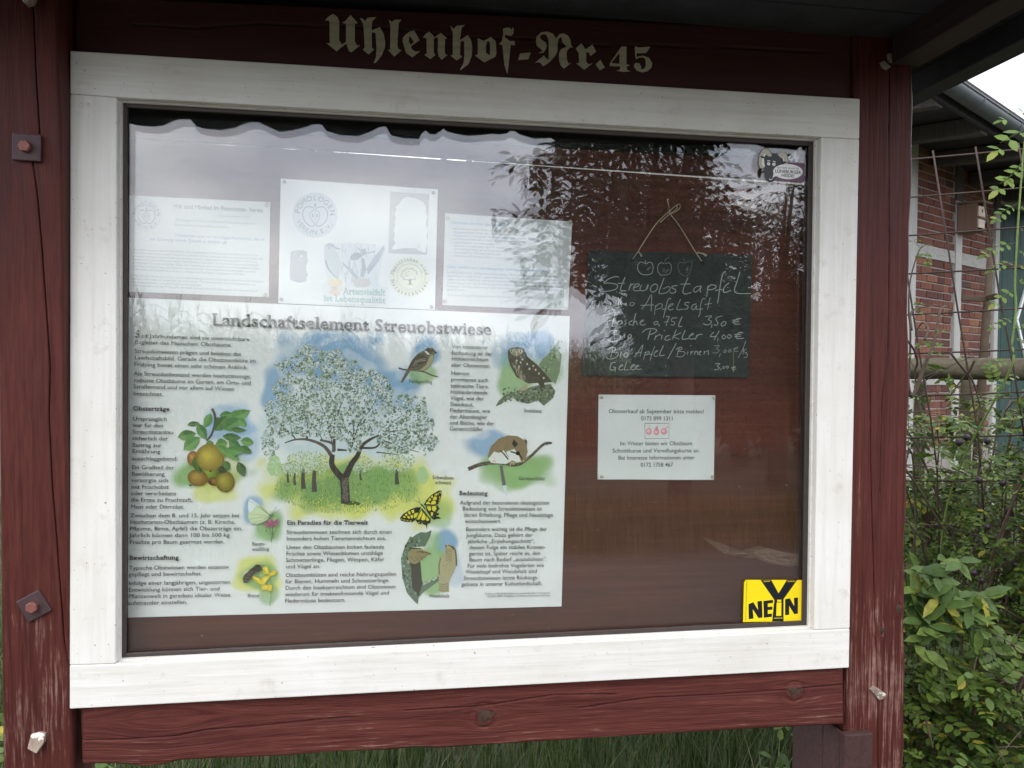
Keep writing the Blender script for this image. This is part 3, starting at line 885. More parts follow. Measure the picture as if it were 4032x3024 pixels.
peg([(66, 1610), (70, 1584), (88, 1580), (101, 1582), (99, 1600), (87, 1619), (75, 1614)], 0.010, 0.012, 0.3)
peg([(1877, 1488), (1886, 1481), (1893, 1484), (1909, 1496), (1904, 1507), (1895, 1510), (1887, 1500)], 0.012, 0.012, -0.2)
M['peg_pale'] = plain('pale_peg_paint', S(150, 146, 132), 0.8, 0, 0.15, 80)
peg([(1915, 118), (1922, 116), (1934, 127), (1928, 137), (1920, 135), (1916, 128)], 0.012, 0.010, 0.2, M['peg_pale'])
peg([(1899, 136), (1907, 133), (1912, 140), (1920, 147), (1913, 152), (1904, 147)], 0.012, 0.010, 0.2, M['peg_pale'])
peg([(46, -8), (74, -12), (82, 2), (78, 12), (64, 18), (56, 8)], -0.05, 0.014, 0.2)

# lettering, painted on the header
LT = Print(0.0192, 0.0001)
cl = S(205, 196, 174)
def ltr(off, sc, s, holes=()):
    f = lambda t: [((off[0] + sc * a) * U, (off[1] + sc * b) * U) for a, b in t]
    LT.poly(f(s), cl, [f(h) for h in holes])
A1, s1 = (1270, 40), 0.3074
ltr(A1, s1, [(28,135),(85,75),(135,47),(190,85),(215,150),(212,385),(250,440),(300,405),(300,180),(250,160),(290,140),(358,62),(455,170),(415,172),(413,400),(440,450),(480,450),(370,542),(335,520),(305,432),(235,480),(182,528),(120,480),(48,420),(92,425),(90,150),(70,130)])
ltr(A1, s1, [(477,97),(515,110),(545,140),(580,95),(690,90),(635,145),(628,260),(735,215),(785,310),(802,400),(800,480),(760,580),(680,675),(656,680),(685,600),(690,480),(680,300),(665,285),(630,290),(632,480),(662,505),(590,568),(512,505),(540,480),(525,200),(510,160)])
ltr(A1, s1, [(848,117),(885,150),(930,120),(1010,122),(975,170),(958,460),(975,500),(1012,515),(918,595),(833,505),(865,510),(870,200),(855,150)])
ltr(A1, s1, [(1175,262),(1243,385),(1130,465),(1150,505),(1190,530),(1255,525),(1150,605),(1070,550),(1025,400),(1030,350),(1080,300),(1130,268)], [[(1110,330),(1105,400),(1128,440),(1168,410),(1130,345)]])
ltr(A1, s1, [(1365,275),(1425,330),(1423,352),(1515,292),(1595,360),(1570,370),(1565,540),(1580,575),(1608,568),(1528,637),(1485,590),(1475,520),(1480,370),(1465,345),(1425,368),(1425,545),(1445,575),(1382,628),(1300,570),(1335,560),(1332,360),(1285,350),(1320,305)])
ltr(A1, s1, [(1637,195),(1675,240),(1720,200),(1825,188),(1780,230),(1760,385),(1860,318),(1905,390),(1917,480),(1910,590),(1870,690),(1770,768),(1760,765),(1805,680),(1815,600),(1815,410),(1800,390),(1765,410),(1760,570),(1788,598),(1718,645),(1640,583),(1668,570),(1668,280),(1650,240)])
ltr((1100, 0), 0.7233, [(1080,207),(1110,222),(1132,212),(1150,200),(1178,225),(1182,290),(1175,310),(1115,340),(1065,303),(1080,295)], [[(1132,225),(1124,250),(1125,288),(1146,303),(1147,240),(1140,224)]])
A2, s2 = (1940, 90), 0.2984
ltr(A2, s2, [(135,80),(180,62),(220,65),(255,95),(258,60),(278,70),(275,140),(240,175),(165,155),(160,190),(225,240),(290,240),(292,298),(238,292),(198,665),(188,665),(155,560),(128,298),(83,280),(120,240),(140,150)])
ltr(A2, s2, [(360,405),(503,392),(470,480),(335,492)])
ltr(A2, s2, [(555,530),(675,430),(730,490),(740,440),(738,240),(725,190),(700,155),(660,150),(620,180),(640,220),(700,260),(715,300),(700,350),(670,395),(600,402),(655,372),(640,350),(580,300),(570,240),(580,180),(640,125),(720,115),(790,140),(840,205),(880,150),(930,138),(990,165),(1025,220),(1032,290),(1062,325),(1025,325),(985,360),(975,400),(978,480),(1000,540),(1040,525),(940,605),(895,560),(875,490),(875,400),(900,350),(975,315),(920,260),(905,182),(870,210),(857,270),(855,370),(830,430),(750,520),(668,575),(625,525),(600,520)])
ltr(A2, s2, [(1095,338),(1170,267),(1225,350),(1315,285),(1365,380),(1290,440),(1270,395),(1235,385),(1232,510),(1265,550),(1322,530),(1208,620),(1100,535),(1140,530),(1135,400)])
ltr(A2, s2, [(1420,487),(1480,588),(1415,628),(1358,550)])
ltr(A2, s2, [(1700,310),(1765,312),(1765,545),(1815,562),(1770,575),(1770,618),(1818,640),(1720,648),(1630,632),(1680,618),(1680,575),(1545,570),(1542,540),(1610,440)], [[(1672,395),(1672,540),(1565,530)]])
ltr(A2, s2, [(1875,308),(1930,325),(2078,315),(2055,355),(2025,398),(1900,402),(1898,450),(1980,432),(2060,460),(2105,530),(2095,590),(2040,640),(1970,655),(1900,630),(1860,575),(1880,530),(1930,530),(1958,570),(1955,610),(2000,605),(2020,560),(2015,480),(1985,455),(1930,460),(1888,482),(1878,400)])
def letter_mat():
    t = NT('cream_letter_paint'); g = t.noise(t.co((6, 90, 90)), 1, 5, 0.6); b = t.noise(t.co(), 30, 5)
    c = t.ramp(g, [(0.3, (0.44, 0.40, 0.29)), (0.7, (0.62, 0.57, 0.43))])
    c = t.mix(t.ramp(b, [(0.66, (0,) * 3), (0.78, (0.6,) * 3)]), c, (0.13, 0.09, 0.07))
    t.col(c); t.rough(0.7); t.bump(g, 0.4, 0.001); return t.m
LT.build('painted_lettering', K, letter_mat())

# roof: boards on rafters, low pitch, ragged felt lip in front
SL = 0.017                                              # rise per metre towards the back
zr = lambda y: 2.432 + SL * y                            # underside of the boards
xl, xr, yf, yb_ = -1.22, 1.550, -0.52, 0.95
nb = 11
for i in range(nb):
    y0 = yf + (yb_ - yf) * i / nb + 0.0015; y1 = yf + (yb_ - yf) * (i + 1) / nb - 0.0015
    dz = random.uniform(-0.001, 0.001)
    hexa('roof_board', [(xl, y0, zr(y0) + dz), (xr, y0, zr(y0) + dz), (xr, y1, zr(y1) + dz), (xl, y1, zr(y1) + dz),
                        (xl, y0, zr(y0) + 0.022), (xr, y0, zr(y0) + 0.022), (xr, y1, zr(y1) + 0.022), (xl, y1, zr(y1) + 0.022)], M['navy'], K, 0.002)
hexa('roof_felt', [(xl - .01, yf - .01, zr(yf) + .0235), (xr + .01, yf - .01, zr(yf) + .0235), (xr + .01, yb_ + .01, zr(yb_) + .0235), (xl - .01, yb_ + .01, zr(yb_) + .0235),
                   (xl - .01, yf - .01, zr(yf) + .031), (xr + .01, yf - .01, zr(yf) + .031), (xr + .01, yb_ + .01, zr(yb_) + .031), (xl - .01, yb_ + .01, zr(yb_) + .031)], M['felt'], K)
M['rafter'] = painted_wood('red_brown_rafter', 'Y', (0.036, 0.022, 0.021), (0.048, 0.029, 0.028), (0.2, 0.12, 0.11), 0.1, 0.7, grain=40)
for x, w in ((-0.86, 0.08), (1.22, 0.075), (1.42, 0.05)):
    hexa('rafter', [(x - w / 2, yf + .03, zr(yf + .03) - .07), (x + w / 2, yf + .03, zr(yf + .03) - .07), (x + w / 2, 0.0, zr(0) - .07), (x - w / 2, 0.0, zr(0) - .07),
                    (x - w / 2, yf + .03, zr(yf + .03) - .001), (x + w / 2, yf + .03, zr(yf + .03) - .001), (x + w / 2, 0.0, zr(0) - .001), (x - w / 2, 0.0, zr(0) - .001)], M['rafter'], K, 0.003) if x < 1.3 else \
    hexa('rafter', [(x - w / 2, yf + .03, zr(yf + .03) - .06), (x + w / 2, yf + .03, zr(yf + .03) - .06), (x + w / 2, yb_ - .02, zr(yb_) - .06), (x - w / 2, yb_ - .02, zr(yb_) - .06),
                    (x - w / 2, yf + .03, zr(yf + .03) - .001), (x + w / 2, yf + .03, zr(yf + .03) - .001), (x + w / 2, yb_ - .02, zr(yb_) - .001), (x - w / 2, yb_ - .02, zr(yb_) - .001)], M['navy'], K, 0.003)
box('top_plate', (-0.99, 0.102, 2.33), (1.30, 0.17, 2.431), M['rafter'], K)
# verge board on the right
hexa('verge_board', [(xr + .012, yf, zr(yf) + .001), (xr + .03, yf, zr(yf) + .001), (xr + .03, yb_, zr(yb_) + .001), (xr + .012, yb_, zr(yb_) + .001),
                     (xr + .012, yf, zr(yf) + .03), (xr + .03, yf, zr(yf) + .03), (xr + .03, yb_, zr(yb_) + .03), (xr + .012, yb_, zr(yb_) + .03)], M['navy'], K, 0.002)
# ragged felt lip: its mirror image in the glass gives the scalloped dark edge; traced in the reflection
k1 = lambda x, y: (x * 0.3333, y * 0.3333)
k2 = lambda x, y: (603.5 + x * 0.3968, y * 0.3968)
k3 = lambda x, y: (1152 + x * 0.2827, 263.3 + y * 0.2827)
sc = [(150, 258), (210, 265), (240, 258), (262, 262)] + [k1(*p) for p in ((825,795),(900,810),(1000,818),(1060,808),(1110,785),(1155,770),(1230,770),(1270,815),(1330,832),(1430,840),(1520,825),(1580,800),(1625,788),(1675,788),(1740,820),(1800,846))]
sc += [k2(*p) for p in ((0,715),(60,708),(120,695),(170,678),(200,673),(228,675),(258,710),(330,732),(430,738),(500,712),(540,690),(578,685),(610,735),(680,750),(760,753),(775,725),(795,708),(820,728),(850,730),(880,708),(895,697),(910,712),(960,725),(1020,737),(1100,733),(1160,725),(1200,730),(1240,722),(1260,710),(1283,712),(1310,730),(1390,752),(1480,748),(1530,776),(1700,770),(1790,790))]
sc += [k3(*p) for p in ((600,160),(800,170),(1000,175),(1200,180),(1400,172),(1480,165),(1540,140),(1600,135),(1690,140),(1705,170),(1780,195),(1900,200),(2020,215),(2050,165),(2060,210),(2130,240))] + [(1790, 335), (1830, 325), (1880, 342)]
YG = 0.037
ye = yf - 0.012
lip = []
for u, v in sc:
    p = W(u, v, YG + (YG - ye))                          # virtual image plane of the eave
    lip.append((p[0], p[2]))
lip = [(lip[0][0] - 0.35, lip[0][1]), (lip[0][0] - 0.2, lip[0][1] - .012)] + lip + [(lip[-1][0] + 0.12, lip[-1][1] + .01), (lip[-1][0] + 0.3, lip[-1][1])]
V = []; Fc = []
for x, z in lip:
    V += [(x, ye, z), (x, ye - 0.003, z), (x, ye, zr(yf) + .031), (x, ye - 0.003, zr(yf) + .031)]
for i in range(len(lip) - 1):
    a, b = 4 * i, 4 * i + 4
    Fc += [(a + 1, b + 1, b + 3, a + 3), (a, a + 2, b + 2, b), (a, b, b + 1, a + 1), (a + 2, a + 3, b + 3, b + 2)]
mesh('felt_lip', V, Fc, M['felt'], K)

# ================================================================== PAPERS AND BOARDS INSIDE THE CASE
WHT = (0.83, 0.845, 0.83)
INK = S(34, 38, 42)
INK2 = S(22, 26, 30)
def smooth(x): x = np.clip(x, 0, 1); return x * x * (3 - 2 * x)
def zt(off, sc):
    return lambda x, y: ((off[0] + sc * x) * U, (off[1] + sc * y) * U)
def L(fn, pts): return [fn(*p) for p in pts]
def pin(u, v, y, r, mat, parent, name='pin'):
    c = W(u, v, y); n = 12; V = []
    for rr, dy in ((r * 0.8, -0.001), (r, -0.003), (r * 0.75, -0.0055)):
        V += [(c[0] + rr * math.cos(2 * math.pi * i / n), y + dy, c[2] + rr * math.sin(2 * math.pi * i / n)) for i in range(n)]
    V.append((c[0], y - 0.006, c[2])); f = []
    for k in range(2): f += [(k * n + i, (k + 1) * n + i, (k + 1) * n + (i + 1) % n, k * n + (i + 1) % n) for i in range(n)]
    f += [(2 * n + i, 3 * n, 2 * n + (i + 1) % n) for i in range(n)]
    return mesh(name, V, f, mat, parent, smooth=True)

# ---- the big orchard poster
YP = 0.0790
PO = thing('poster', 'large illustrated orchard poster headed Landschaftselement Streuobstwiese with a blossoming tree', 'poster', tuple(W(740, 1320, YP)))
cb, cg, cy_, cpale = np.array(S(132, 170, 204)), np.array(S(142, 182, 112)), np.array(S(220, 222, 124)), np.array(S(200, 216, 220))
blobs = [  # u, v, ru, rv, colour, strength
 (712, 772, 118, 62, cb, 1), (850, 838, 72, 56, cb, 1), (601, 850, 40, 70, cb, .9), (745, 930, 190, 85, cpale, .8),
 (745, 1052, 190, 70, cy_, 1), (892, 1062, 74, 66, cy_, 1), (745, 1046, 160, 52, cg * .85, .95), (850, 1040, 70, 26, cg * .9, .7), (700, 1070, 60, 40, cg * .8, .6), (640,1020,70,26,cy_*.95,.4),
 (921, 762, 38, 34, cb, .95), (912, 806, 36, 24, cg * .95, .8),
 (1143, 750, 72, 40, cb, .95), (1112, 815, 44, 52, cg, .85), (1190, 800, 26, 40, cg, .5), (1086, 765, 26, 30, cb, .5),
 (1062, 962, 60, 34, cb, .85), (1118, 1018, 84, 36, cg, .95), (1092, 1045, 30, 24, cg, .5), (1150, 1000, 50, 20, cg, .5),
 (492, 915, 62, 42, cb * 1.15, .75), (440, 1022, 66, 46, cg, .95), (462, 1060, 44, 32, cy_, .8), (500, 1000, 34, 46, cy_, .5), (530, 960, 30, 50, cb * 1.2, .5),
 (547, 1100, 26, 28, cb * 1.1, .8), (580, 1140, 34, 32, cg, .9),
 (556, 1243, 52, 44, cy_, .95), (560, 1243, 42, 36, cg, .9), (582, 1280, 22, 28, cg, .7),
 (928, 1098, 56, 42, cy_, .95), (940, 1108, 38, 30, cg, .6),
 (963, 1172, 28, 36, cb, .95), (935, 1228, 44, 62, cg, .9), (980, 1230, 20, 40, cb, .4)]
def poster_cols(UV):
    u, v = UV[:, 0], UV[:, 1]
    c = np.tile(np.array(WHT), (len(u), 1))
    for i, (bu, bv, ru, rv, bc, st) in enumerate(blobs):
        nz = 0.10 * (np.sin(u * .09 + i) + np.sin(v * .11 + 2 * i) + np.sin((u + v) * .06 + i * 3))
        d = np.sqrt(((u - bu) / ru) ** 2 + ((v - bv) / rv) ** 2) * (1 + nz)
        a = (smooth((1.15 - d) / 0.5) * st)[:, None]
        c = c * (1 - a) + bc * a
    # painted clouds among the blue
    n = np.sin(u * .05 + 1.3 * np.sin(v * .06)) * np.sin(v * .075 + .8 * np.sin(u * .045))
    a = (smooth((n - 0.25) / 0.5) * 0.35 * (v < 960) * (c[:, 2] > c[:, 0] * 1.15))[:, None]
    return c * (1 - a) + np.array(WHT) * a
sheet('paper', [(256, 642), (1231, 683), (1213, 1310), (256, 1334.5)], YP, 0.0012, WHT, PO, nx=300, ny=200, colfn=poster_cols)
p = Print(YP)
rr_ = random.Random(5)
# -- meadow and blossom tree
T = lambda x, y: (548.6 + .2645 * x, 685.8 + .2645 * y)
def inpoly(pts, x, y):
    c = False; n = len(pts)
    for i in range(n):
        (x1, y1), (x2, y2) = pts[i], pts[(i + 1) % n]
        if (y1 > y) != (y2 > y) and x < (x2 - x1) * (y - y1) / (y2 - y1) + x1: c = not c
    return c
def dab(x, y, r, col, fn=T, asp=1.0, k=4):
    a = rr_.uniform(0, 3.14)
    P = [(x + r * rr_.uniform(.6, 1.1) * math.cos(a + 2 * math.pi * i / k), y + r * asp * rr_.uniform(.6, 1.1) * math.sin(a + 2 * math.pi * i / k)) for i in range(k)]
    P = L(fn, P); p.add(P, [(0, i, i + 1) for i in range(1, k - 1)], col)
for i in range(2600):
    x, y = rr_.uniform(100, 1400), rr_.uniform(1255, 1620)
    e = ((x - 760) / 640) ** 2 + ((y - 1400) / 225) ** 2
    if e > 0.85: continue
    g_ = rr_.uniform(.6, 1.2); h_ = rr_.uniform(10, 30)
    col = S(*[min(255, int(q * g_)) for q in (112, 150, 70)]) if rr_.random() < .7 else S(150, 180, 84)
    P = L(T, [(x - 2.2, y), (x + 2.2, y), (x + rr_.uniform(-5, 5), y - h_)]); p.add(P, [(0, 1, 2)], col)
p.up()
for (x, y) in [(rr_.gauss(700, 210), rr_.gauss(1520, 50)) for _ in range(130)]:
    if ((x - 760) / 560) ** 2 + ((y - 1400) / 210) ** 2 < .9: dab(x, y, rr_.uniform(4, 9), S(226, 214, 80))
p.disc(*T(790, 1515), 22, S(74, 100, 60), 5, 0.1)
DK = S(66, 58, 56); DKL = S(98, 88, 82)
def back_tree(x, y0, y1, cr, w):
    p.stroke(L(T, [(x + 6, y0), (x, (y0 + y1) / 2), (x + 4, y1)]), w * .2645, S(84, 80, 72), w2=w * .16)
    for i in range(int(cr * 3.2)):
        a, r = rr_.uniform(0, 6.28), cr * math.sqrt(rr_.random())
        dab(x + r * 1.25 * math.cos(a), y1 - cr * .55 + r * .8 * math.sin(a), rr_.uniform(5, 10), rr_.choice([S(214, 224, 214), S(140, 160, 120), S(168, 188, 140), S(196, 210, 190)]))
for a_ in [(275, 1350, 1260, 55, 22), (330, 1370, 1270, 70, 22), (400, 1400, 1240, 110, 40), (490, 1425, 1250, 115, 44), (868, 1330, 1250, 85, 18), (1165, 1365, 1230, 120, 36)]: back_tree(*a_)
p.up()
for i in range(260):
    a, r = rr_.uniform(0, 6.28), math.sqrt(rr_.random())
    for cx_, cy2, rx, ry in ((1375, 1290, 45, 70), (165, 1210, 55, 90)): dab(cx_ + rx * r * math.cos(a), cy2 + ry * r * math.sin(a), 9, S(176, 204, 150))
for pts, w, w2, c in [([(748, 1520), (745, 1420), (735, 1300)], 74, 70, DK), ([(738, 1330), (680, 1270), (637, 1200), (640, 1120)], 58, 40, DK), ([(640, 1140), (570, 1050), (450, 1000), (340, 997), (250, 1025)], 34, 8, DKL),
    ([(650, 1100), (640, 1030), (540, 1000)], 26, 18, DKL), ([(655, 1090), (655, 930), (640, 780)], 26, 8, DK), ([(745, 1310), (795, 1200), (845, 1130), (880, 1050), (960, 990), (1060, 950)], 56, 12, DK),
    ([(870, 1065), (990, 1062), (1060, 1010), (1200, 1060), (1350, 1100)], 20, 5, DK), ([(790, 1070), (770, 1020), (720, 960), (700, 900)], 22, 8, DK), ([(800, 1060), (815, 960), (810, 860)], 16, 6, DK),
    ([(430, 1000), (440, 920), (455, 830)], 22, 8, DKL), ([(340, 997), (310, 940), (300, 860)], 12, 5, DKL), ([(680, 1080), (760, 1085)], 20, 12, DK), ([(1060, 950), (1130, 930), (1270, 920), (1400, 1000)], 12, 4, DK), ([(1000, 1100), (1180, 1120)], 10, 6, DK)]:
    p.stroke(L(T, pts), w * .2645, c, w2=w2 * .2645)
p.up()
for i in range(140): dab(rr_.uniform(722, 770), rr_.uniform(1310, 1500), 5, S(122, 112, 104), asp=1.8)
crown = [(400,230),(480,220),(560,280),(700,270),(740,350),(830,355),(860,430),(980,430),(1080,490),(1130,600),(1120,660),(1200,640),(1390,650),(1410,760),(1470,860),(1450,960),(1520,1010),(1400,1140),(1330,1040),(1250,1110),(1100,1100),(1040,1060),(980,960),(880,960),(860,1090),(780,1110),(760,1000),(600,1000),(560,960),(450,980),(330,940),(260,1000),(120,960),(200,1060),(130,1160),(60,1090),(70,1020),(60,980),(110,900),(130,830),(80,760),(110,690),(170,640),(140,560),(220,500),(200,420),(150,390),(240,350),(330,310)]
pt = []
while len(pt) < 6400:
    x, y = rr_.uniform(40, 1540), rr_.uniform(210, 1170)
    if inpoly(crown, x, y):
        n = math.sin(x * .024 + 2 * math.sin(y * .017)) * math.sin(y * .027 + 1.5 * math.sin(x * .02))
        if rr_.random() < 0.62 + 0.4 * n: pt.append((x, y, n))
for i, (x, y, n) in enumerate(pt[:1500]):
    if n > -.5: dab(x, y, rr_.uniform(12, 24), rr_.choice([S(150, 168, 150), S(126, 146, 118), S(170, 186, 176), S(140, 158, 138), S(186, 200, 196)]), k=6)
p.up()
for i, (x, y, n) in enumerate(pt[:2900]):
    dab(x, y, rr_.uniform(5, 10), rr_.choice([S(74, 82, 74), S(92, 100, 84), S(70, 76, 74), S(112, 128, 84), S(128, 146, 92) if x < 700 else S(84, 92, 90)]))
p.up()
for pts, w, w2 in [([(640,1030),(600,860),(540,700),(470,560)],12,3),([(660,900),(700,740),(760,600),(780,480)],11,3),([(455,960),(420,820),(340,700),(280,620)],10,3),([(820,1000),(860,860),(960,740),(1020,600)],11,3),([(1060,950),(1140,850),(1250,780),(1350,720)],9,2),([(340,990),(240,900),(170,820)],7,2),([(1180,930),(1290,900),(1400,870)],6,2),([(700,900),(620,760),(600,620)],7,2),([(560,1000),(500,900),(400,840)],7,2)]:
    p.stroke(L(T, pts), w * .2645, S(88, 82, 78), w2=w2 * .2645)
p.up()
for i, (x, y, n) in enumerate(pt[2900:]):
    if n < -.35 and rr_.random() < .6: continue
    dab(x - 3, y - 4, rr_.uniform(5, 10), rr_.choice([S(206, 216, 216), S(180, 194, 196), S(226, 232, 230), S(150, 166, 164), S(200, 208, 196)]), k=5)
p.up()
# -- sparrow
G3 = lambda x, y: (822.9 + .2547 * x, 702.2 + .2547 * y)
def PP(fn, pts, c): p.poly(L(fn, pts), c)
def ST(fn, pts, w, c, w2=None): p.stroke(L(fn, pts), w, c, w2=w2)
ST(G3, [(150,365),(200,378),(290,385),(370,398),(430,425),(485,440)], 3.6, S(84, 74, 66), 2.4)
PP(G3, [(365,215),(390,195),(430,195),(460,215),(478,238),(455,245),(447,300),(425,345),(380,385),(300,390),(252,388),(182,490),(165,485),(225,370),(258,305),(310,245)], S(104, 94, 78)); p.up()
PP(G3, [(300,258),(350,235),(395,275),(388,315),(330,335),(270,362),(235,365),(262,305)], S(78, 68, 56))
PP(G3, [(415,262),(448,250),(446,300),(420,345),(375,380),(320,388),(380,340),(400,300)], S(164, 158, 124)); p.up()
for a_ in ([(275,330),(330,305),(385,300)], [(285,312),(335,292),(380,285)], [(260,350),(310,332)]): ST(G3, a_, .7, S(190, 186, 170))
PP(G3, [(370,215),(395,192),(440,195),(462,222),(440,228),(400,228)], S(74, 62, 52)); PP(G3, [(368,220),(378,212),(402,236),(432,238),(428,252),(392,248)], S(222, 222, 212)); p.up()
PP(G3, [(408,236),(432,234),(430,248),(412,248)], S(38, 34, 32)); PP(G3, [(455,222),(478,238),(455,246)], S(40, 38, 38))
p.text(883.3, 827, 934, 'Feldsperling', INK, 7.5, .004, True, v1=828.5)
# -- little owl
PP(G3, [(970,690),(1000,640),(1060,585),(1200,545),(1330,510),(1440,500),(1480,560),(1460,620),(1380,685),(1330,640),(1250,668),(1180,655),(1120,615),(1060,640),(1020,672)], S(112, 122, 98))
PP(G3, [(1335,340),(1370,290),(1430,230),(1510,125),(1505,215),(1532,250),(1515,400),(1480,500),(1400,430)], S(124, 144, 110)); p.up()
for i in range(150): dab(rr_.uniform(1040, 1470), rr_.uniform(530, 650), rr_.uniform(5, 13), rr_.choice([S(70, 72, 58), S(150, 166, 140), S(92, 108, 76), S(58, 60, 50)]), G3)
for i in range(60):
    t_ = rr_.random(); dab(1370 + 130 * t_ + rr_.uniform(-20, 40), 420 - 260 * t_ + rr_.uniform(-40, 50), rr_.uniform(5, 11), rr_.choice([S(70, 78, 60), S(168, 186, 150), S(92, 122, 76)]), G3)
p.up()
PP(G3, [(1076,215),(1110,190),(1170,183),(1215,205),(1242,268),(1330,340),(1455,482),(1385,490),(1392,540),(1350,520),(1330,490),(1250,496),(1150,440),(1095,345),(1078,275)], S(82, 74, 64)); p.up()
PP(G3, [(1088,212),(1150,202),(1205,212),(1196,245),(1150,268),(1105,250)], S(140, 132, 112))
for i in range(60):
    t_ = rr_.random(); x, y = 1115 + 90 * t_ + rr_.uniform(-12, 26), 320 + 140 * t_ + rr_.uniform(-20, 20); ST(G3, [(x, y), (x + 8, y + 22)], .8, S(170, 160, 134))
p.up()
for x, y in ((1170,352),(1185,318),(1258,372),(1312,380),(1290,345),(1240,330),(1340,410),(1200,290),(1380,450),(1150,300)): dab(x, y, 9, S(206, 200, 182), G3, 1.3, 6)
for i in range(40): dab(rr_.uniform(1180, 1380), rr_.uniform(290, 450), 4, S(56, 50, 46), G3)
for x in (1107, 1184): p.disc(*G3(x, 221), 3.6, S(190, 184, 140))
p.up()
for x in (1107, 1184): p.disc(*G3(x, 221), 1.9, S(30, 28, 28))
PP(G3, [(1140,225),(1156,225),(1149,265)], S(196, 188, 140)); PP(G3, [(1175,535),(1235,500),(1250,540),(1190,560)], S(176, 164, 132))
p.text(1131.8, 890.7, 1170, 'Steinkauz', INK, 7.5, .004, True, v1=891.5)
# -- garden dormouse
ST(G3, [(740,1222),(850,1180),(1000,1166),(1150,1186),(1260,1120),(1380,1010),(1450,1000)], 8.5, S(96, 88, 72), 5)
ST(G3, [(1018,1190),(1035,1300),(1048,1370)], 6.5, S(110, 108, 104), 8); ST(G3, [(1046,1360),(1056,1410),(1063,1450)], 8.5, S(214, 222, 224), 2)
p.up()
for i in range(90):
    t_ = rr_.random(); dab(750 + 680 * t_, np.interp(750 + 680 * t_, [740, 850, 1000, 1150, 1260, 1380, 1450], [1222, 1180, 1166, 1186, 1120, 1010, 1000]) + rr_.uniform(-12, 12), 7, rr_.choice([S(62, 56, 46), S(140, 132, 112)]), G3)
PP(G3, [(905,1112),(930,1030),(1000,960),(1080,935),(1160,942),(1230,985),(1245,1075),(1216,1160),(1190,1170),(1150,1150),(1100,1172),(1040,1172),(935,1168)], S(142, 124, 92)); p.up()
PP(G3, [(910,1135),(960,1072),(1000,1085),(1040,1062),(1080,1120),(1110,1150),(1060,1178),(935,1170)], S(222, 224, 216))
PP(G3, [(1060,1075),(1130,1050),(1165,1100),(1190,1160),(1150,1162),(1095,1140)], S(226, 226, 220)); p.up()
ST(G3, [(1098,1072),(1140,1085),(1185,1110),(1200,1150)], 3.2, S(44, 40, 38), 2); ST(G3, [(1010,1062),(1040,1090),(1080,1140)], 3, S(80, 70, 56))
PP(G3, [(1110,1005),(1128,970),(1162,1008),(1135,1040)], S(54, 48, 44)); PP(G3, [(1214,958),(1240,982),(1236,1024)], S(70, 62, 54)); p.up()
p.disc(*G3(1160, 1087), 4.6, S(30, 28, 28)); p.disc(*G3(1208, 1150), 2.6, S(190, 164, 122))
for a_ in ([(945,1168),(960,1145),(975,1165)], [(1095,1190),(1110,1160),(1128,1185)]): ST(G3, a_, 2, S(206, 186, 156))
p.text(1120, 1036.6, 1178, 'Gartenschläfer', INK, 7.5, .004, True, v1=1037.5)
# -- swallowtail butterfly
G6 = lambda x, y: (822.9 + .1918 * x, 1014.9 + .1918 * y)
YE, BK = S(226, 214, 66), S(30, 30, 30)
PP(G6, [(480,395),(520,330),(570,280),(650,232),(683,232),(680,290),(655,385),(600,402),(500,402)], BK)
PP(G6, [(452,420),(400,420),(340,440),(250,495),(212,545),(225,572),(280,585),(352,590),(392,560),(420,500)], BK)
PP(G6, [(460,430),(430,480),(392,570),(420,610),(480,615),(505,622),(518,670),(524,612),(556,598),(562,560),(500,480)], BK)
PP(G6, [(500,408),(640,400),(662,440),(640,460),(655,500),(640,520),(682,550),(622,552),(600,565),(570,545),(520,470)], BK); p.up()
for q_ in ([(505,385),(520,355),(545,362),(560,385)], [(530,345),(548,318),(568,330),(552,352)], [(560,300),(580,285),(588,310),(570,318)], [(560,388),(575,350),(612,345),(622,372),(600,390)], [(580,340),(600,300),(625,300),(630,335)], [(600,285),(625,262),(635,290)],
           [(636,270),(645,255),(652,262),(644,285)], [(655,300),(668,300),(664,318),(654,318)], [(655,330),(664,328),(660,348),(652,348)], [(660,245),(674,245),(672,262),(660,262)], [(652,360),(660,358),(656,378),(648,378)],
           [(340,455),(370,448),(378,480),(355,490)], [(300,475),(325,462),(338,495),(320,505)], [(268,500),(290,488),(300,515),(280,518)], [(375,492),(420,480),(405,520),(380,545),(368,530)], [(330,515),(360,505),(362,540),(345,548)], [(290,525),(318,518),(330,545),(310,550)], [(250,520),(270,520),(280,540),(255,540)],
           [(225,550),(240,550),(242,560),(228,560)], [(255,560),(272,560),(274,570),(256,570)], [(290,568),(306,568),(308,578),(290,576)], [(325,572),(342,572),(344,582),(326,582)],
           [(455,450),(470,480),(450,530),(430,560),(405,560),(425,510)], [(478,480),(505,520),(500,560),(470,570),(452,560),(462,520)], [(512,520),(545,560),(530,575),(510,570)], [(420,590),(436,592),(434,604),(422,600)], [(455,600),(472,600),(470,612),(456,610)],
           [(515,412),(560,410),(565,450),(545,465),(530,450)], [(575,408),(620,408),(625,440),(600,470),(575,450)], [(560,475),(590,480),(580,520),(565,520)], [(630,470),(648,470),(644,484),(632,484)], [(625,515),(640,508),(638,524),(626,526)]):
    PP(G6, q_, YE)
for x, y in ((430,582),(458,585),(486,590),(600,500),(612,470),(590,530)): dab(x, y, 7, S(104, 118, 140), G6, 1, 6)
ST(G6, [(450,385),(490,430),(560,555)], 3.4, BK, 1); ST(G6, [(445,378),(405,355),(370,338)], .7, BK); ST(G6, [(445,378),(430,335),(418,302)], .7, BK)
p.up(); ST(G6, [(500,450),(555,540)], 1.5, S(190, 206, 110))
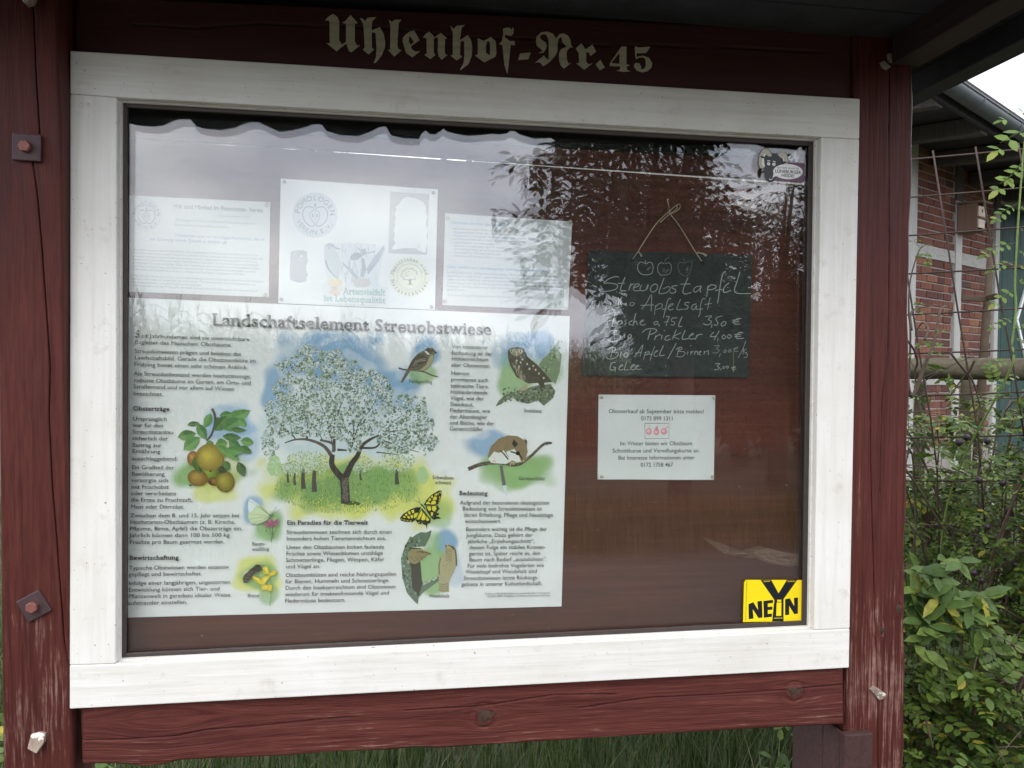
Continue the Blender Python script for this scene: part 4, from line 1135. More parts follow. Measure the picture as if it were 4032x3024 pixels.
p.text(934, 1034.6, 982, 'Schwalben-', INK, 7.5, .004, True, v1=1036); p.text(940, 1045.5, 975, 'schwanz', INK, 7.5, .004, True, v1=1046.5)
# -- wryneck
PP(G6, [(330,745),(350,760),(400,725),(450,700),(510,705),(572,678),(555,745),(500,860),(340,870),(310,940),(298,1050),(400,1062),(450,1110),(462,1240),(480,1290),(640,1200),(790,1150),(805,1185),(640,1258),(470,1385),(425,1440),(415,1515),(375,1480),(290,1380),(240,1200),(225,1000),(270,860)], S(104, 122, 102)); p.up()
PP(G6, [(325,870),(450,880),(470,905),(440,1000),(450,1100),(465,1280),(430,1420),(350,1330),(340,1100),(300,1000)], S(62, 62, 48))
for i in range(190):
    x, y = rr_.uniform(235, 440), rr_.uniform(760, 1450)
    if inpoly([(330,745),(510,705),(500,860),(340,870),(298,1050),(360,1250),(430,1440),(290,1380),(240,1200),(225,1000),(270,860)], x, y): dab(x, y, rr_.uniform(7, 17), rr_.choice([S(66, 74, 60), S(134, 158, 134), S(158, 178, 156), S(52, 54, 44), S(96, 122, 96)]), G6, 1.3)
for i in range(40):
    t_ = rr_.random(); dab(480 + 300 * t_, 1280 - 120 * t_ + rr_.uniform(-14, 14), 10, rr_.choice([S(186, 200, 186), S(120, 132, 116), S(206, 216, 204)]), G6)
p.up()
PP(G6, [(340,890),(450,888),(540,928),(577,946),(500,978),(430,1040),(380,1062),(312,1042),(300,940)], S(150, 138, 98))
PP(G6, [(720,842),(790,840),(828,875),(852,965),(857,1050),(822,1150),(790,1205),(765,1262),(768,1372),(700,1380),(648,1365),(652,1262),(645,1100),(668,985),(722,920)], S(172, 164, 124)); p.up()
ST(G6, [(400,925),(470,922),(560,945)], 1.5, S(60, 50, 38), 1); p.disc(*G6(465, 925), 1.6, S(24, 22, 20))
for i in range(10): ST(G6, [(330 + 18 * i, 975 + (i % 3) * 18), (345 + 18 * i, 990 + (i % 3) * 18)], 1, S(90, 78, 56))
ST(G6, [(800,860),(835,900),(848,1000),(850,1080)], 3.4, S(112, 98, 72)); ST(G6, [(672,990),(655,1080),(658,1180)], 2.8, S(128, 116, 84))
for y in range(890, 1020, 18): ST(G6, [(728, y), (760, y + 12), (800, y + 4)], .8, S(104, 92, 66))
for y in (1280, 1305, 1330, 1352): ST(G6, [(655, y), (700, y + 10), (762, y)], 1.1, S(100, 92, 78))
for i in range(34): dab(rr_.uniform(690, 810), rr_.uniform(1030, 1140), 4, S(124, 112, 82), G6)
PP(G6, [(720,842),(742,856),(730,872)], S(70, 66, 56)); ST(G6, [(760,845),(800,870),(820,900)], 1.6, S(70, 58, 42))
p.text(926.5, 1291, 971, 'Wendehals', INK, 7.5, .004, True, v1=1290)
# -- pears
GA = lambda x, y: (257.8 + .1984 * x, 658.3 + .1984 * y)
G4 = lambda x, y: (257.8 + .2314 * x, 960 + .2314 * y)
def leaf(fn, x0, y0, x1, y1, w, c, c2):
    d = np.array([x1 - x0, y1 - y0]); n = np.array([-d[1], d[0]]) / np.linalg.norm(d); a = np.array([x0, y0])
    A = [a, a + d * .25 + n * w * .8, a + d * .5 + n * w, a + d * .8 + n * w * .6, a + d, a + d * .8 - n * w * .6, a + d * .5 - n * w, a + d * .25 - n * w * .8]
    p.poly(L(fn, A), c); p.up(); p.poly(L(fn, [A[0], A[1], A[2], A[3], A[4]]), c2); p.stroke(L(fn, [A[0], a + d * .5, A[4]]), .6, S(150, 176, 110))
ST(GA, [(1010,1130),(1040,1200),(1040,1300),(1000,1420),(950,1480)], 5.5, S(92, 82, 76), 4); ST(GA, [(1035,1260),(1080,1225)], 3, S(92, 82, 76)); p.up()
lf = [(1090,1210,1240,1190,45),(1130,1290,1430,1150,75),(740,1305,880,1290,30),(850,1290,950,1470,55),(1000,1180,930,1340,48),(1040,1370,1180,1210,70),(1140,1360,1330,1240,75),(1300,1240,1385,1330,40),(1200,1355,1390,1370,30),(635,1440,840,1400,60),(700,1580,880,1440,70),(1120,1430,1330,1450,45),(1190,1480,1330,1580,55),(1320,1480,1465,1500,50),(1300,1540,1440,1610,30),(1030,1500,940,1530,42),(1050,1520,1180,1500,60)]
for i, a_ in enumerate(lf): leaf(GA, *a_, S(*[(84, 124, 74), (98, 142, 80), (72, 104, 62)][i % 3]), S(*[(108, 150, 92), (120, 164, 96), (92, 126, 76)][i % 3]))
p.up()
def pear(x, y, rx, ry, ang=0.0, base=(196, 160, 82), fn=G4):
    k = .2314
    for i in range(7):
        f = 1 - i / 8; m = i / 7
        c = S(*[int(b * (0.78 + .30 * m) + g_ * m * .10) for b, g_ in zip(base, (120, 200, 90))])
        p.disc(*fn(x - rx * .22 * m, y - ry * .16 * m), rx * f * k, c, ry * f * k, ang, 26); p.up()
pear(690, 130, 55, 70, 0, (176, 120, 66)); pear(845, 265, 92, 82, 0, (128, 148, 62)); pear(735, 310, 96, 78, .2, (166, 128, 66)); pear(890, 345, 60, 40, 0, (140, 96, 54)); pear(990, 345, 88, 100, -.1, (158, 140, 62))
leaf(G4, 700, 110, 760, 270, 42, S(70, 96, 52), S(84, 112, 60)); leaf(G4, 920, 220, 1010, 250, 36, S(60, 66, 50), S(72, 80, 56)); p.up()
pear(848, 120, 132, 128, 0, (182, 158, 70)); 
for x, y in ((855, 248), (1005, 440), (668, 378), (855, 345)): dab(x, y, 16, S(66, 54, 40), G4, .6, 6)
leaf(G4, 900, 0, 1130, 150, 40, S(96, 138, 76), S(116, 158, 92)); leaf(G4, 990, 150, 1025, 240, 36, S(84, 118, 68), S(98, 132, 78)); leaf(G4, 1000, 40, 1160, 70, 46, S(90, 134, 76), S(112, 156, 92)); leaf(G4, 1110, 160, 1175, 298, 44, S(74, 100, 66), S(88, 116, 74)); leaf(G4, 1120, 20, 1240, 75, 36, S(78, 112, 62), S(96, 130, 76))
p.up()
# -- pale butterfly on pink
PP(G4, [(1215,510),(1240,508),(1330,570),(1400,630),(1415,665),(1380,680),(1290,600),(1215,640),(1200,570)], S(226, 234, 232))
PP(G4, [(1205,640),(1250,615),(1290,570),(1320,560),(1390,620),(1415,665),(1370,710),(1300,742),(1240,738),(1212,700)], S(206, 220, 176)); p.up()
for a_ in ([(1412,662),(1310,565)], [(1412,662),(1290,580),(1250,615)], [(1412,664),(1210,645)], [(1412,666),(1215,695)], [(1412,668),(1245,738)], [(1412,668),(1300,742)], [(1412,662),(1350,690)], [(1412,660),(1240,508)], [(1412,660),(1215,520),(1200,575)], [(1400,650),(1290,540)]): ST(G4, a_, .45, S(96, 104, 88))
ST(G4, [(1400,655),(1432,660)], 2.8, S(110, 112, 104)); ST(G4, [(1430,650),(1470,575)], .6, S(60, 60, 60)); ST(G4, [(1435,650),(1505,603)], .6, S(60, 60, 60))
for a_ in ([(1440,720),(1490,685),(1478,750)], [(1440,720),(1425,690),(1400,720)], [(1430,740),(1480,750),(1440,765)], [(1380,740),(1325,735),(1370,755)], [(1385,740),(1350,710),(1400,715)], [(1390,745),(1360,775),(1400,765)], [(1400,720),(1440,700),(1430,760),(1390,765)]): PP(G4, a_, S(178, 92, 134))
ST(G4, [(1435,755),(1432,830),(1420,910)], 1.3, S(70, 92, 58)); ST(G4, [(1400,765),(1425,840)], 1.2, S(70, 92, 58)); ST(G4, [(1475,780),(1430,850)], .8, S(80, 104, 66)); ST(G4, [(1365,790),(1420,850)], .8, S(80, 104, 66))
p.text(545, 1177.5, 575, 'Baum-', INK, 7.5, .004, True); p.text(545, 1189, 582, 'weißling', INK, 7.5, .004, True)
# -- bee on yellow flower
ST(G4, [(1415,1260),(1420,1380),(1408,1500)], 1.7, S(120, 164, 90))
for a_ in ([(1340,1145),(1385,1135),(1405,1205),(1350,1205)], [(1405,1200),(1440,1175),(1482,1178),(1450,1215),(1400,1225)], [(1240,1225),(1300,1235),(1335,1275),(1320,1300),(1270,1275)], [(1335,1240),(1400,1215),(1405,1240),(1350,1310),(1315,1300)], [(1325,1320),(1370,1300),(1400,1330),(1370,1355),(1335,1350)], [(1390,1305),(1430,1305),(1425,1360),(1385,1365)]): PP(G4, a_, S(226, 200, 52))
p.up()
for a_ in ([(1355,1150),(1380,1145),(1395,1195)], [(1255,1235),(1300,1245),(1320,1275)], [(1350,1255),(1390,1230),(1350,1295)], [(1345,1325),(1375,1315),(1385,1335)]): PP(G4, a_, S(240, 222, 96))
PP(G4, [(1250,1145),(1280,1115),(1320,1120),(1335,1150),(1310,1185),(1270,1190),(1240,1230),(1200,1285),(1165,1288),(1155,1250),(1180,1200),(1215,1165)], S(66, 60, 48)); p.up()
for y in (0, 1, 2, 3): ST(G4, [(1160 + 20 * y, 1262 - 26 * y), (1205 + 16 * y, 1268 - 26 * y)], .9, S(140, 128, 92))
p.disc(*G4(1298, 1132), 3.2, S(40, 36, 32)); PP(G4, [(1135,1230),(1180,1175),(1220,1160),(1200,1190)], S(196, 204, 176))
for a_ in ([(1300,1170),(1340,1165),(1365,1190)], [(1290,1185),(1305,1215),(1300,1240)], [(1265,1190),(1290,1240)], [(1240,1215),(1250,1255),(1290,1272)], [(1320,1130),(1360,1125)]): ST(G4, a_, .9, S(46, 42, 36))
p.text(535.5, 1289, 561, 'Biene', INK, 7.5, .004, True)
# -- lettering of the poster
p.text(459.8, 703, 1062.3, 'Landschaftselement Streuobstwiese', INK2, 25.5, .022, True, v1=723.9)
p.text(293, 729, 304, 'S', INK, 15, .012, True)
def body(lines, bold=0.004, cap=8.4, ser=False):
    for u0, v0, u1, s in lines: p.text(u0, v0, u1, s, INK2, cap, bold, ser, v1=v0 + (u1 - u0) * (0.036 - (v0 - 700) * 0.0000875))
body([(306.5,729.3,540,'eit Jahrhunderten sind sie unverzichtbare'),(292.5,742.6,502.4,'Begleiter des Menschen: Obstbäume.'),(292,762,522,'Streuobstwiesen prägen und beleben das'),(292,776,553.8,'Landschaftsbild. Gerade die Obstbaumblüte im'),(291,790.8,537,'Frühling bietet einen sehr schönen Anblick.'),
 (290.5,810.7,543.5,'Als Streuobstbestand werden hochstämmige,'),(291,825,543,'robuste Obstbäume im Garten, am Orts- und'),(290,838.4,507,'Straßenrand und vor allem auf Wiesen'),(289.5,853.7,354.4,'bezeichnet.'),(288,908,362.5,'Ursprünglich'),(288,921.8,354,'war für den'),(287,936,376.6,'Streuobstanbau'),
 (287,950,364,'sicherlich der'),(287,964.8,350.6,'Beitrag zur'),(287,978,347.7,'Ernährung'),(286,993.5,385.6,'ausschlaggebend.'),(286,1012.8,377.6,'Ein Großteil der'),(285.6,1027,357,'Bevölkerung'),(285,1040.5,365,'versorgte sich'),(285,1055,366,'mit Frischobst'),(284.4,1068.8,382,'oder verarbeitete'),
 (284,1083,417.5,'die Ernte zu Fruchtsaft,'),(284,1097.7,400,'Most oder Dörrobst.'),(282.8,1116.7,518,'Zwischen dem 8. und 15. Jahr setzen bei'),(282.6,1130.8,510,'Hochstamm-Obstbäumen (z. B. Kirsche,'),(282,1145,525,'Pflaume, Birne, Apfel) die Obsterträge ein.'),(281.6,1159.5,497,'Jährlich können dann 100 bis 500 kg'),
 (281.6,1174,486,'Früchte pro Baum geerntet werden.'),(280.5,1229.6,495.5,'Typische Obstwiesen werden extensiv'),(279.8,1243.5,438,'gepflegt und bewirtschaftet.'),(279,1262.7,499,'Infolge einer langjährigen, ungestörten'),(279,1277,476,'Entwicklung können sich Tier- und'),(278.6,1291,499,'Pflanzenwelt in geradezu idealer Weise'),(278,1305.3,406.5,'aufeinander einstellen.'),
 (619.4,1152.7,847,'Streuobstwiesen zeichnen sich durch einen'),(619.4,1166.6,834.3,'besonders hohen Tierartenreichtum aus.'),(619,1185.4,830,'Unter den Obstbäumen locken faulende'),(618.6,1199,827,'Früchte sowie Wiesenblumen unzählige'),(618,1212.9,830.5,'Schmetterlinge, Fliegen, Wespen, Käfer'),(618,1226.6,692.5,'und Vögel an.'),
 (617.3,1245.3,856.5,'Obstbaumblüten sind reiche Nahrungsquellen'),(617,1259,842,'für Bienen, Hummeln und Schmetterlinge.'),(616.8,1272.9,855,'Durch den Insektenreichtum sind Obstwiesen'),(616.5,1286.6,841,'wiederum für insektenfressende Vögel und'),(616,1300.7,747,'Fledermäuse bedeutsam.'),
 (975.7,752.4,1054,'Von besonderer'),(975,765.9,1063,'Bedeutung ist der'),(975,778.6,1055,'Höhlenreichtum'),(974.4,792,1059.8,'alter Obstwiesen.'),(974,809.7,1014,'Hiervon'),(973.7,823.4,1054.7,'provitieren auch'),(972.7,837,1056,'zahlreiche Tiere.'),(972.7,850.4,1053,'Höhlenbrütende'),(972.4,863.4,1045,'Vögel, wie der'),
 (972,876.7,1023.3,'Steinkauz,'),(971.4,890,1058.5,'Fledermäuse, wie'),(971,903.4,1052,'der Abendsegler'),(971,916.7,1067.4,'und Bilche, wie der'),(970.6,929.6,1045,'Gartenschläfer.'),
 (993.2,1089,1186,'Aufgrund der besonderen ökologischen'),(998.4,1102,1170,'Bedeutung von Streuobstwiesen ist'),(1001.3,1115.6,1193.7,'deren Erhaltung, Pflege und Neuanlage'),(1004,1129,1082.8,'wünschenswert.'),(1005.7,1146.3,1180.6,'Besonders wichtig ist die Pflege der'),(1007,1159.3,1150,'Jungbäume. Dazu gehört der'),(1010,1172.6,1154.7,'jährliche „Erziehungsschnitt“,'),
 (1013,1185.6,1177.7,'dessen Folge ein stabiles Kronen-'),(1012.8,1199,1166.8,'gerüst ist. Später reicht es, den'),(1012.8,1212,1181,'Baum nach Bedarf „auszulichten“.'),(1009,1225.3,1174.3,'Für viele bedrohte Vogelarten wie'),(1005,1238.3,1159.5,'Wiedehopf und Wendehals sind'),(1001,1252,1163,'Streuobstwiesen letzte Rückzugs-'),(996.5,1265,1171,'gebiete in unserer Kulturlandschaft.')])
body([(289,886,368,'Obsterträge'),(281,1208.3,387.5,'Bewirtschaftung'),(620.3,1132.4,795.5,'Ein Paradies für die Tierwelt'),(991.7,1069,1053,'Bedeutung')], 0.022, 9.0, True)
body([(1047,1283.4,1187.3,'© Natur im Bild GmbH, Obernhuser Landstraße 20 B, 37124 Rosdorf'),(1052,1288.8,1187.7,'Tel. 0551-59007, info@natur-im-bild.com, www.natur-im-bild.com')], 0.0, 4.0)
p.build('printed_picture', PO, M['ink'])

# ---- upper left laminated sheet
def apple_emblem(p, cu, cv, r, ring, ink, top='POMOLOGEN', bottom='VEREIN E.V.', a0=-80, a1=80, b0=118, b1=244):
    p.disc(cu, cv, r, ring, n=40); p.up()
    q_ = lambda x, y: (cu + x * r, cv + y * r)
    ap = [(-.04,-.30),(-.20,-.36),(-.42,-.34),(-.54,-.10),(-.50,.18),(-.32,.42),(-.12,.50),(.0,.42),(.14,.50),(.34,.42),(.52,.16),(.55,-.10),(.44,-.32),(.22,-.36),(.0,-.28)]
    p.stroke([q_(*a) for a in ap], r * .045, ink); p.stroke([q_(0, -.34), q_(.0, -.42), q_(.03, -.52)], r * .07, ink)
    p.stroke([q_(*a) for a in ((0,-.26),(-.18,-.12),(-.22,.06),(-.10,.28),(0,.36),(.12,.26),(.20,.04),(.16,-.14),(0,-.26))], r * .03, ink)
    p.stroke([q_(0, -.2), q_(0, .26)], r * .02, ink)
    for s_ in (-1, 1): p.disc(*q_(s_ * .1, .02), r * .035, ink, r * .08)
    p.arc(cu, cv, r * .77, top, a0, a1, ink, r * .22, .01)
    p.arc(cu, cv, r * .77, bottom, b1, b0, ink, r * .20, .01, inside=True)
YS = 0.0815
A = thing('notice_sheet', 'faded white sheet headed Wir sind Mitglied im Pomologen-Verein, leftmost above the poster', 'notice', tuple(W(430, 640, YS)))
sheet('paper', [(256, 420.8), (583.8, 436.5), (580.6, 642), (256, 629)], YS, 0.001, (0.66, 0.69, 0.68), A)
p = Print(YS); GR = S(150, 158, 162); BL = S(122, 162, 186)
apple_emblem(p, 316.2, 466.2, 34, (0.58, 0.62, 0.66), S(128, 142, 152))
p.text(374.2, 449.5, 568.7, 'Wir sind Mitglied im Pomologen- Verein', S(118, 126, 130), 9.5, .02, v1=459)
p.text(470, 468, 541, '( Pomo, Lateinisch: Sorten, Frucht )', GR, 4.5, .0, v1=471)
tl = lambda v, u0, u1, s, c=GR, cap=5.0, b=.004: p.text(u0, v, u1, s, c, cap, b, v1=v + (u1 - u0) * 0.048)
tl(477, 378, 552, 'Die Pomologie ist die Lehre von den Obstarten und Obstsorten und umfasst deren'); tl(487.5, 378, 493.5, 'Bestimmung, Beschreibung, Empfehlung und Erhaltung.')
tl(511, 378, 571, 'Obstsorten sind ein lebendiges Kulturerbe, das es', BL, 6.5, .012); tl(519, 324, 491, 'zur Sicherung unserer Zukunft zu erhalten gilt', BL, 6.5, .012)
for i, (u1, s) in enumerate([(557, 'Unmerklich verschwinden seit Jahrzehnten die hochstämmigen Obstbäume aus den Gärten und von den'), (568, 'Feldrändern und Wiesen unserer heimischen Landschaft. Und mit ihnen verschwinden viele der alten Sorten, die'),
    (557, 'in bestem Vertrauen während vieler Jahrhunderte genutzt, sorgsam gehütet und vermehrt worden waren.'), (558, 'Zunehmende Spezialisierung auf wenige Standardsorten, verbunden mit der Entwicklung vom langlebigen'),
    (561, 'großkronigen Baum zum kurzlebigen Busch- oder Spindelbaum, das Verschwinden des selbstangebauten Obstes'), (553, 'und Hausbaumes als Folge des Angebotes "vereinheitlichter" Supermarkt-Früchte und gezielte politische'),
    (528, 'Maßnahmen, wie Rodeprämien, bewirken im Obstbau eine Gen-Erosion von gekanntem Ausmaßes.')]): tl(541 + i * 7.1, 287, u1, s)
for i, (u1, s) in enumerate([(570, 'Einige der alten Sorten sind uns nur noch aus Beschreibungen und aus Erzählungen unserer Eltern und Großeltern'), (553, 'bekannt. Viele haben sich inzwischen still verabschiedet. Mit ihnen sind auch wertvolle Eigenschaften, z.B.'),
    (437, 'Krankheitsresistenzen, unwiederbringlich verlorengegangen.'), (557, 'Wer kennt denn noch den Prinzenapfel, den Roten Eiserapfel, die Kirkespflaume oder die Muskatellerbirne?')]): tl(597 + i * 7.1, 286, u1, s)
p.build('printed_text', A, M['ink'])
pin(577, 442.5, YS, 0.0052, M['pin'], A); pin(572.5, 637, YS, 0.0052, M['pin'], A)

# ---- upper right laminated sheet
Cs = thing('notice_sheet', 'faded white sheet with a bullet list, between the metal sign and the chalkboard', 'notice', tuple(W(1095, 668, YS)))
sheet('paper', [(961.7, 460.5), (1236, 478.6), (1227, 670), (955.6, 659)], YS, 0.001, (0.66, 0.69, 0.68), Cs)
p = Print(YS); G5 = lambda x, y: (905.2 + .2017 * x, 356.6 + .2017 * y)
def tz(x0, y0, x1, y1, s, c=GR, cap=5.0, b=.006):
    a, d = G5(x0, y0), G5(x1, y1); p.text(a[0], a[1], d[0], s, c, cap, b, v1=d[1])
tz(340, 628, 950, 660, 'Wie können Sie etwas dazu Beitragen ?', BL, 6.0, .014)
for i, (x1, s) in enumerate([(882, 'alte Obstwiesen wieder nutzen und pflegen'), (1120, 'die geschmackliche Vielfalt alter Obstsorten wieder entdecken'), (1295, 'Erzeugnisse von heimischen Obstwiesen kaufen, z.B. Apfelsaft, Obstbrand'), (1140, 'auf Wochenmärkten und im Handel nach alten Obstsorten fragen'),
    (810, 'neue Obstgärten und -wiesen anlegen'), (1275, 'beim Kauf von Obstbäumen regionale ökologisch angepasste Sorten verlangen'), (1062, 'den Pomologen-Verein auf alte Sorten aufmerksam machen'), (875, 'Patenschaften für Obstbäume übernehmen'), (1213, 'Obstwiese und Mosterei als Erlebnis- und Lernort für Kinder entdecken')]):
    y = 692 + i * 36.2; tz(370, y, x1, y + (x1 - 370) * .045, s, BL if i == 2 else GR); p.disc(*G5(345, y - 8), .8, GR)
tz(302, 1102, 1385, 1150, 'Unser Uhlenhof wird nach ökologischen Gesichtspunkte bewirtschaftet.', BL, 6.0, .014)
for i, (x1, s) in enumerate([(1470, 'Im Bio-Landbau ist das Gleichgewicht zwischen Boden, Tieren und Pflanzen das Leitbild. Ziel ist der'), (1558, 'geschlossene Kreislauf. Mit dem eigenen anfallenden Mist, die Düngung fürs Grünland vorzunehmen, ist das'),
    (1465, 'angestrebte Ideal. Durch den Verzicht auf synthetische Dünge- und Pflanzenschutzmittel sind die'), (1550, 'Ernteerträge geringer. Die Bio-Pflanzen brauchen länger zur Reifung. Natürlicher Pflanzenschutz heißt oft'),
    (1532, 'Handarbeit. Allerdings wollen wir kein Obst und Gemüse verzehren, was durch Insektizide und Pestizide'), (512, 'gespritzt wurde !')]):
    y = 1160 + i * 36.6; tz(302, y, x1, y + (x1 - 302) * .038, s)
tz(300, 1402, 1445, 1442, '„Falls Sie noch Fragen haben sprechen oder rufen Sie uns an !   05161 / 73446     - 0172/1758467')
p.build('printed_text', Cs, M['ink'])
for x, y in ((308, 568), (1617, 612), (275, 1455), (1575, 1535)): pin(*G5(x, y), YS, 0.0050, M['pin'], Cs)

# ---- white metal sign in the middle
YM = 0.0805
B = thing('metal_sign', 'bright white metal plate with round fruit-society emblem, woodpecker sticker and torn sticker remains', 'sign', tuple(W(770, 668, YM)))
sheet('plate', [(606.4, 385.6), (945.9, 409), (939.5, 669.3), (601, 654.8)], YM, 0.002, (0.84, 0.86, 0.85), B)
p = Print(YM)
apple_emblem(p, 680.5, 464.6, 49, (0.60, 0.67, 0.71), S(132, 142, 152))
Zb = lambda x, y: ((1130 + .35564 * x) * U, (640 + .35564 * y) * U)
tg = S(176, 178, 186)
p.poly(L(Zb, [(40,990),(80,975),(180,970),(222,990),(222,1060),(235,1075),(215,1130),(232,1250),(215,1270),(218,1310),(150,1330),(90,1320),(40,1300),(30,1240)]), tg)
p.poly(L(Zb, [(1143,322),(1576,352),(1552,1022),(1122,1002)]), S(186, 186, 188)); p.up()
for a_ in ([(70,1020),(78,1012),(72,1048)], [(88,992),(102,1000),(92,1020)], [(150,1030),(168,1022),(170,1045),(152,1048)], [(132,1068),(148,1068),(140,1082)], [(212,1140),(222,1140),(226,1240),(216,1200)]): p.poly(L(Zb, a_), (0.84, 0.86, 0.85))
p.poly(L(Zb, [(1160,950),(1200,890),(1180,850),(1195,800),(1180,740),(1200,700),(1190,660),(1205,610),(1190,570),(1215,520),(1200,490),(1245,460),(1250,430),(1300,390),(1340,378),(1420,395),(1500,430),(1535,480),(1540,560),(1555,600),(1538,680),(1560,740),(1545,820),(1558,880),(1530,1000),(1470,980),(1430,960),(1470,880),(1460,940),(1400,952),(1300,945),(1220,960),(1180,965)]), (0.84, 0.86, 0.85)); p.up()
for i in range(70): dab(rr_.choice([rr_.uniform(1145, 1180), rr_.uniform(1400, 1565), rr_.uniform(1145, 1300)]), rr_.choice([rr_.uniform(335, 400), rr_.uniform(400, 700)]), rr_.uniform(3, 9), S(166, 166, 170), Zb) if False else None
# woodpecker, mushrooms and lettering
sk = lambda pts, c: p.poly(L(Zb, pts), c)
sk([(412,900),(480,878),(560,910),(600,885),(800,885),(985,905),(990,940),(1085,905),(1092,960),(1050,1100),(1030,1200),(1015,1300),(1030,1370),(1110,1380),(1105,1590),(395,1560),(388,1350),(450,1285),(410,1150)], S(222, 226, 226)); p.up()
sk([(600,888),(985,905),(1000,1200),(1010,1380),(640,1380),(600,1100)], S(214, 220, 224))
sk([(415,920),(450,895),(500,895),(535,930),(600,962),(530,968),(560,1000),(600,1100),(590,1200),(570,1295),(500,1240),(440,1140),(415,1050)], S(196, 206, 208))
p.up()
for i in range(46):
    x = rr_.uniform(600, 1000); y = rr_.uniform(895, 1300); p.stroke(L(Zb, [(x, y), (x + rr_.uniform(-5, 5), y + rr_.uniform(40, 90))]), 1.2, rr_.choice([S(150, 164, 182), S(176, 188, 198), S(160, 170, 180)]))
sk([(430,915),(470,895),(515,905),(540,940),(500,935)], S(176, 166, 178)); p.stroke(L(Zb, [(535,945),(600,962)]), 2.2, S(128, 136, 150), w2=.6); p.disc(*Zb(462, 945), 1.6, S(110, 116, 122))
p.stroke(L(Zb, [(428,1080),(460,1180),(540,1270),(565,1290)]), 4, S(140, 152, 168), w2=1.2)
p.up()
sk([(695,1050),(740,1000),(820,1000),(840,1030),(780,1075),(720,1085)], S(150, 158, 170)); sk([(820,960),(870,950),(880,1010),(840,1030)], S(150, 158, 170))
sk([(820,1060),(850,1060),(880,1180),(850,1270),(810,1260),(830,1160)], S(156, 164, 170)); sk([(600,1100),(720,1180),(810,1290),(770,1310),(690,1210)], S(166, 174, 182)); sk([(880,1180),(960,1050),(1070,920),(1078,960),(1020,1090),(900,1240)], S(162, 172, 184))
sk([(720,1310),(800,1280),(910,1290),(935,1340),(880,1380),(760,1385)], S(194, 188, 184)); p.stroke(L(Zb, [(780,940),(830,990),(900,1000),(980,980)]), 2, S(150, 158, 168)); p.stroke(L(Zb, [(690,1080),(740,1050),(860,1020)]), 1, S(150, 158, 168))
p.up()
sk([(450,1330),(480,1290),(560,1285),(615,1315),(600,1360),(520,1370),(470,1360)], S(226, 206, 158)); sk([(490,1370),(560,1365),(545,1440),(510,1450)], S(206, 196, 176)); sk([(455,1440),(500,1410),(570,1420),(600,1460),(520,1470)], S(228, 200, 176)); sk([(560,1390),(600,1370),(640,1390),(610,1420)], S(230, 206, 170))
p.up()
p.text(741.8, 635.5, 832.7, 'Artenvielfalt', S(150, 186, 176), 13.5, .03, True, v1=638.5); p.text(700.5, 650, 832.3, 'ist Lebensqualität', S(150, 186, 176), 13, .03, True, v1=655.5)
p.text(701, 657.5, 816, 'Der Naturschutz will die heimischen Tier- und Pflanzenarten erhalten.', S(170, 176, 178), 3.2, 0, True, v1=662)
# round seal
p.disc(884.6, 598.2, 44, S(232, 232, 206), n=40); p.up()
for r_, w_ in ((34, .7), (27, .6)): p.stroke([(884.6 + r_ * math.cos(t), 597.5 + r_ * math.sin(t)) for t in np.linspace(0, 6.2832, 40)], w_, S(150, 150, 142), smooth=False)
p.arc(884.6, 597.5, 37.5, 'Mosttrinker sind', -78, 78, S(128, 128, 130), 7.2, .02, True); p.arc(884.6, 597.5, 37.5, 'Naturschützer', 252, 108, S(128, 128, 130), 7.2, .02, True, inside=True)
p.arc(884.6, 597.5, 30, 'Obstwiesen sind Lebensräume', -70, 70, S(160, 160, 150), 3.2); p.arc(884.6, 597.5, 30, 'Naturschutzbund Deutschland', 250, 110, S(160, 160, 150), 3.2, inside=True)
cl_ = [(884.6 + (17 + 1.6 * math.sin(9 * t)) * math.cos(t), 593 + (12.5 + 1.4 * math.sin(9 * t)) * math.sin(t)) for t in np.linspace(0.6, 2 * math.pi + .0, 50)]
p.stroke(cl_, 1.1, S(136, 138, 132), smooth=False); p.poly([(883, 603), (888, 603), (888, 612), (892, 615), (880, 615), (884, 612)], S(140, 142, 136))
for a_ in ((877, 590), (882, 587), (876, 596), (881, 595)): p.disc(*a_, 1.2, S(140, 142, 136))
p.build('printed_emblems', B, M['ink'])
for u, v in ((614.9, 393), (936.6, 416.9), (608, 646.8), (932, 662.9)): pin(u, v, YM, 0.0042, M['pin_grey'], B, 'screw')

# ---- chalkboard
YC = 0.0775
CB = thing('chalkboard', 'dark green chalkboard with handwritten apple, juice and jelly prices hanging on twine', 'chalkboard', tuple(W(1440, 815, YC)))
def slate_mat():
    t = NT('slate_board'); v = t.co(); a = t.noise(v, 9, 6, 0.7, 0.8); b = t.noise(v, 120, 3, .6)
    c = t.ramp(a, [(0.35, (0.0125, 0.0190, 0.0175)), (0.7, (0.024, 0.031, 0.029))]); c = t.mix(t.ramp(b, [(0.55, (0,) * 3), (0.8, (0.5,) * 3)]), c, (0.05, 0.06, 0.055))
    t.col(c); t.rough(0.62); t.bump(b, .2, .0005); return t.m
M['slate'] = slate_mat()
q = [(1273, 540.3), (1625.4, 550.2), (1617.5, 816), (1257.4, 812)]
prism('slate', [W(u, v, YC) for u, v in q], YC, YC + 0.004, M['slate'], CB, bevel=0.0008)
p = Print(YC); CH = S(160, 168, 162); CH2 = S(120, 128, 124)
C1 = lambda x, y: ((2300 + .30741 * x) * U, (990 + .30741 * y) * U)
C2 = lambda x, y: ((2300 + .30741 * x) * U, (1210 + .30741 * y) * U)
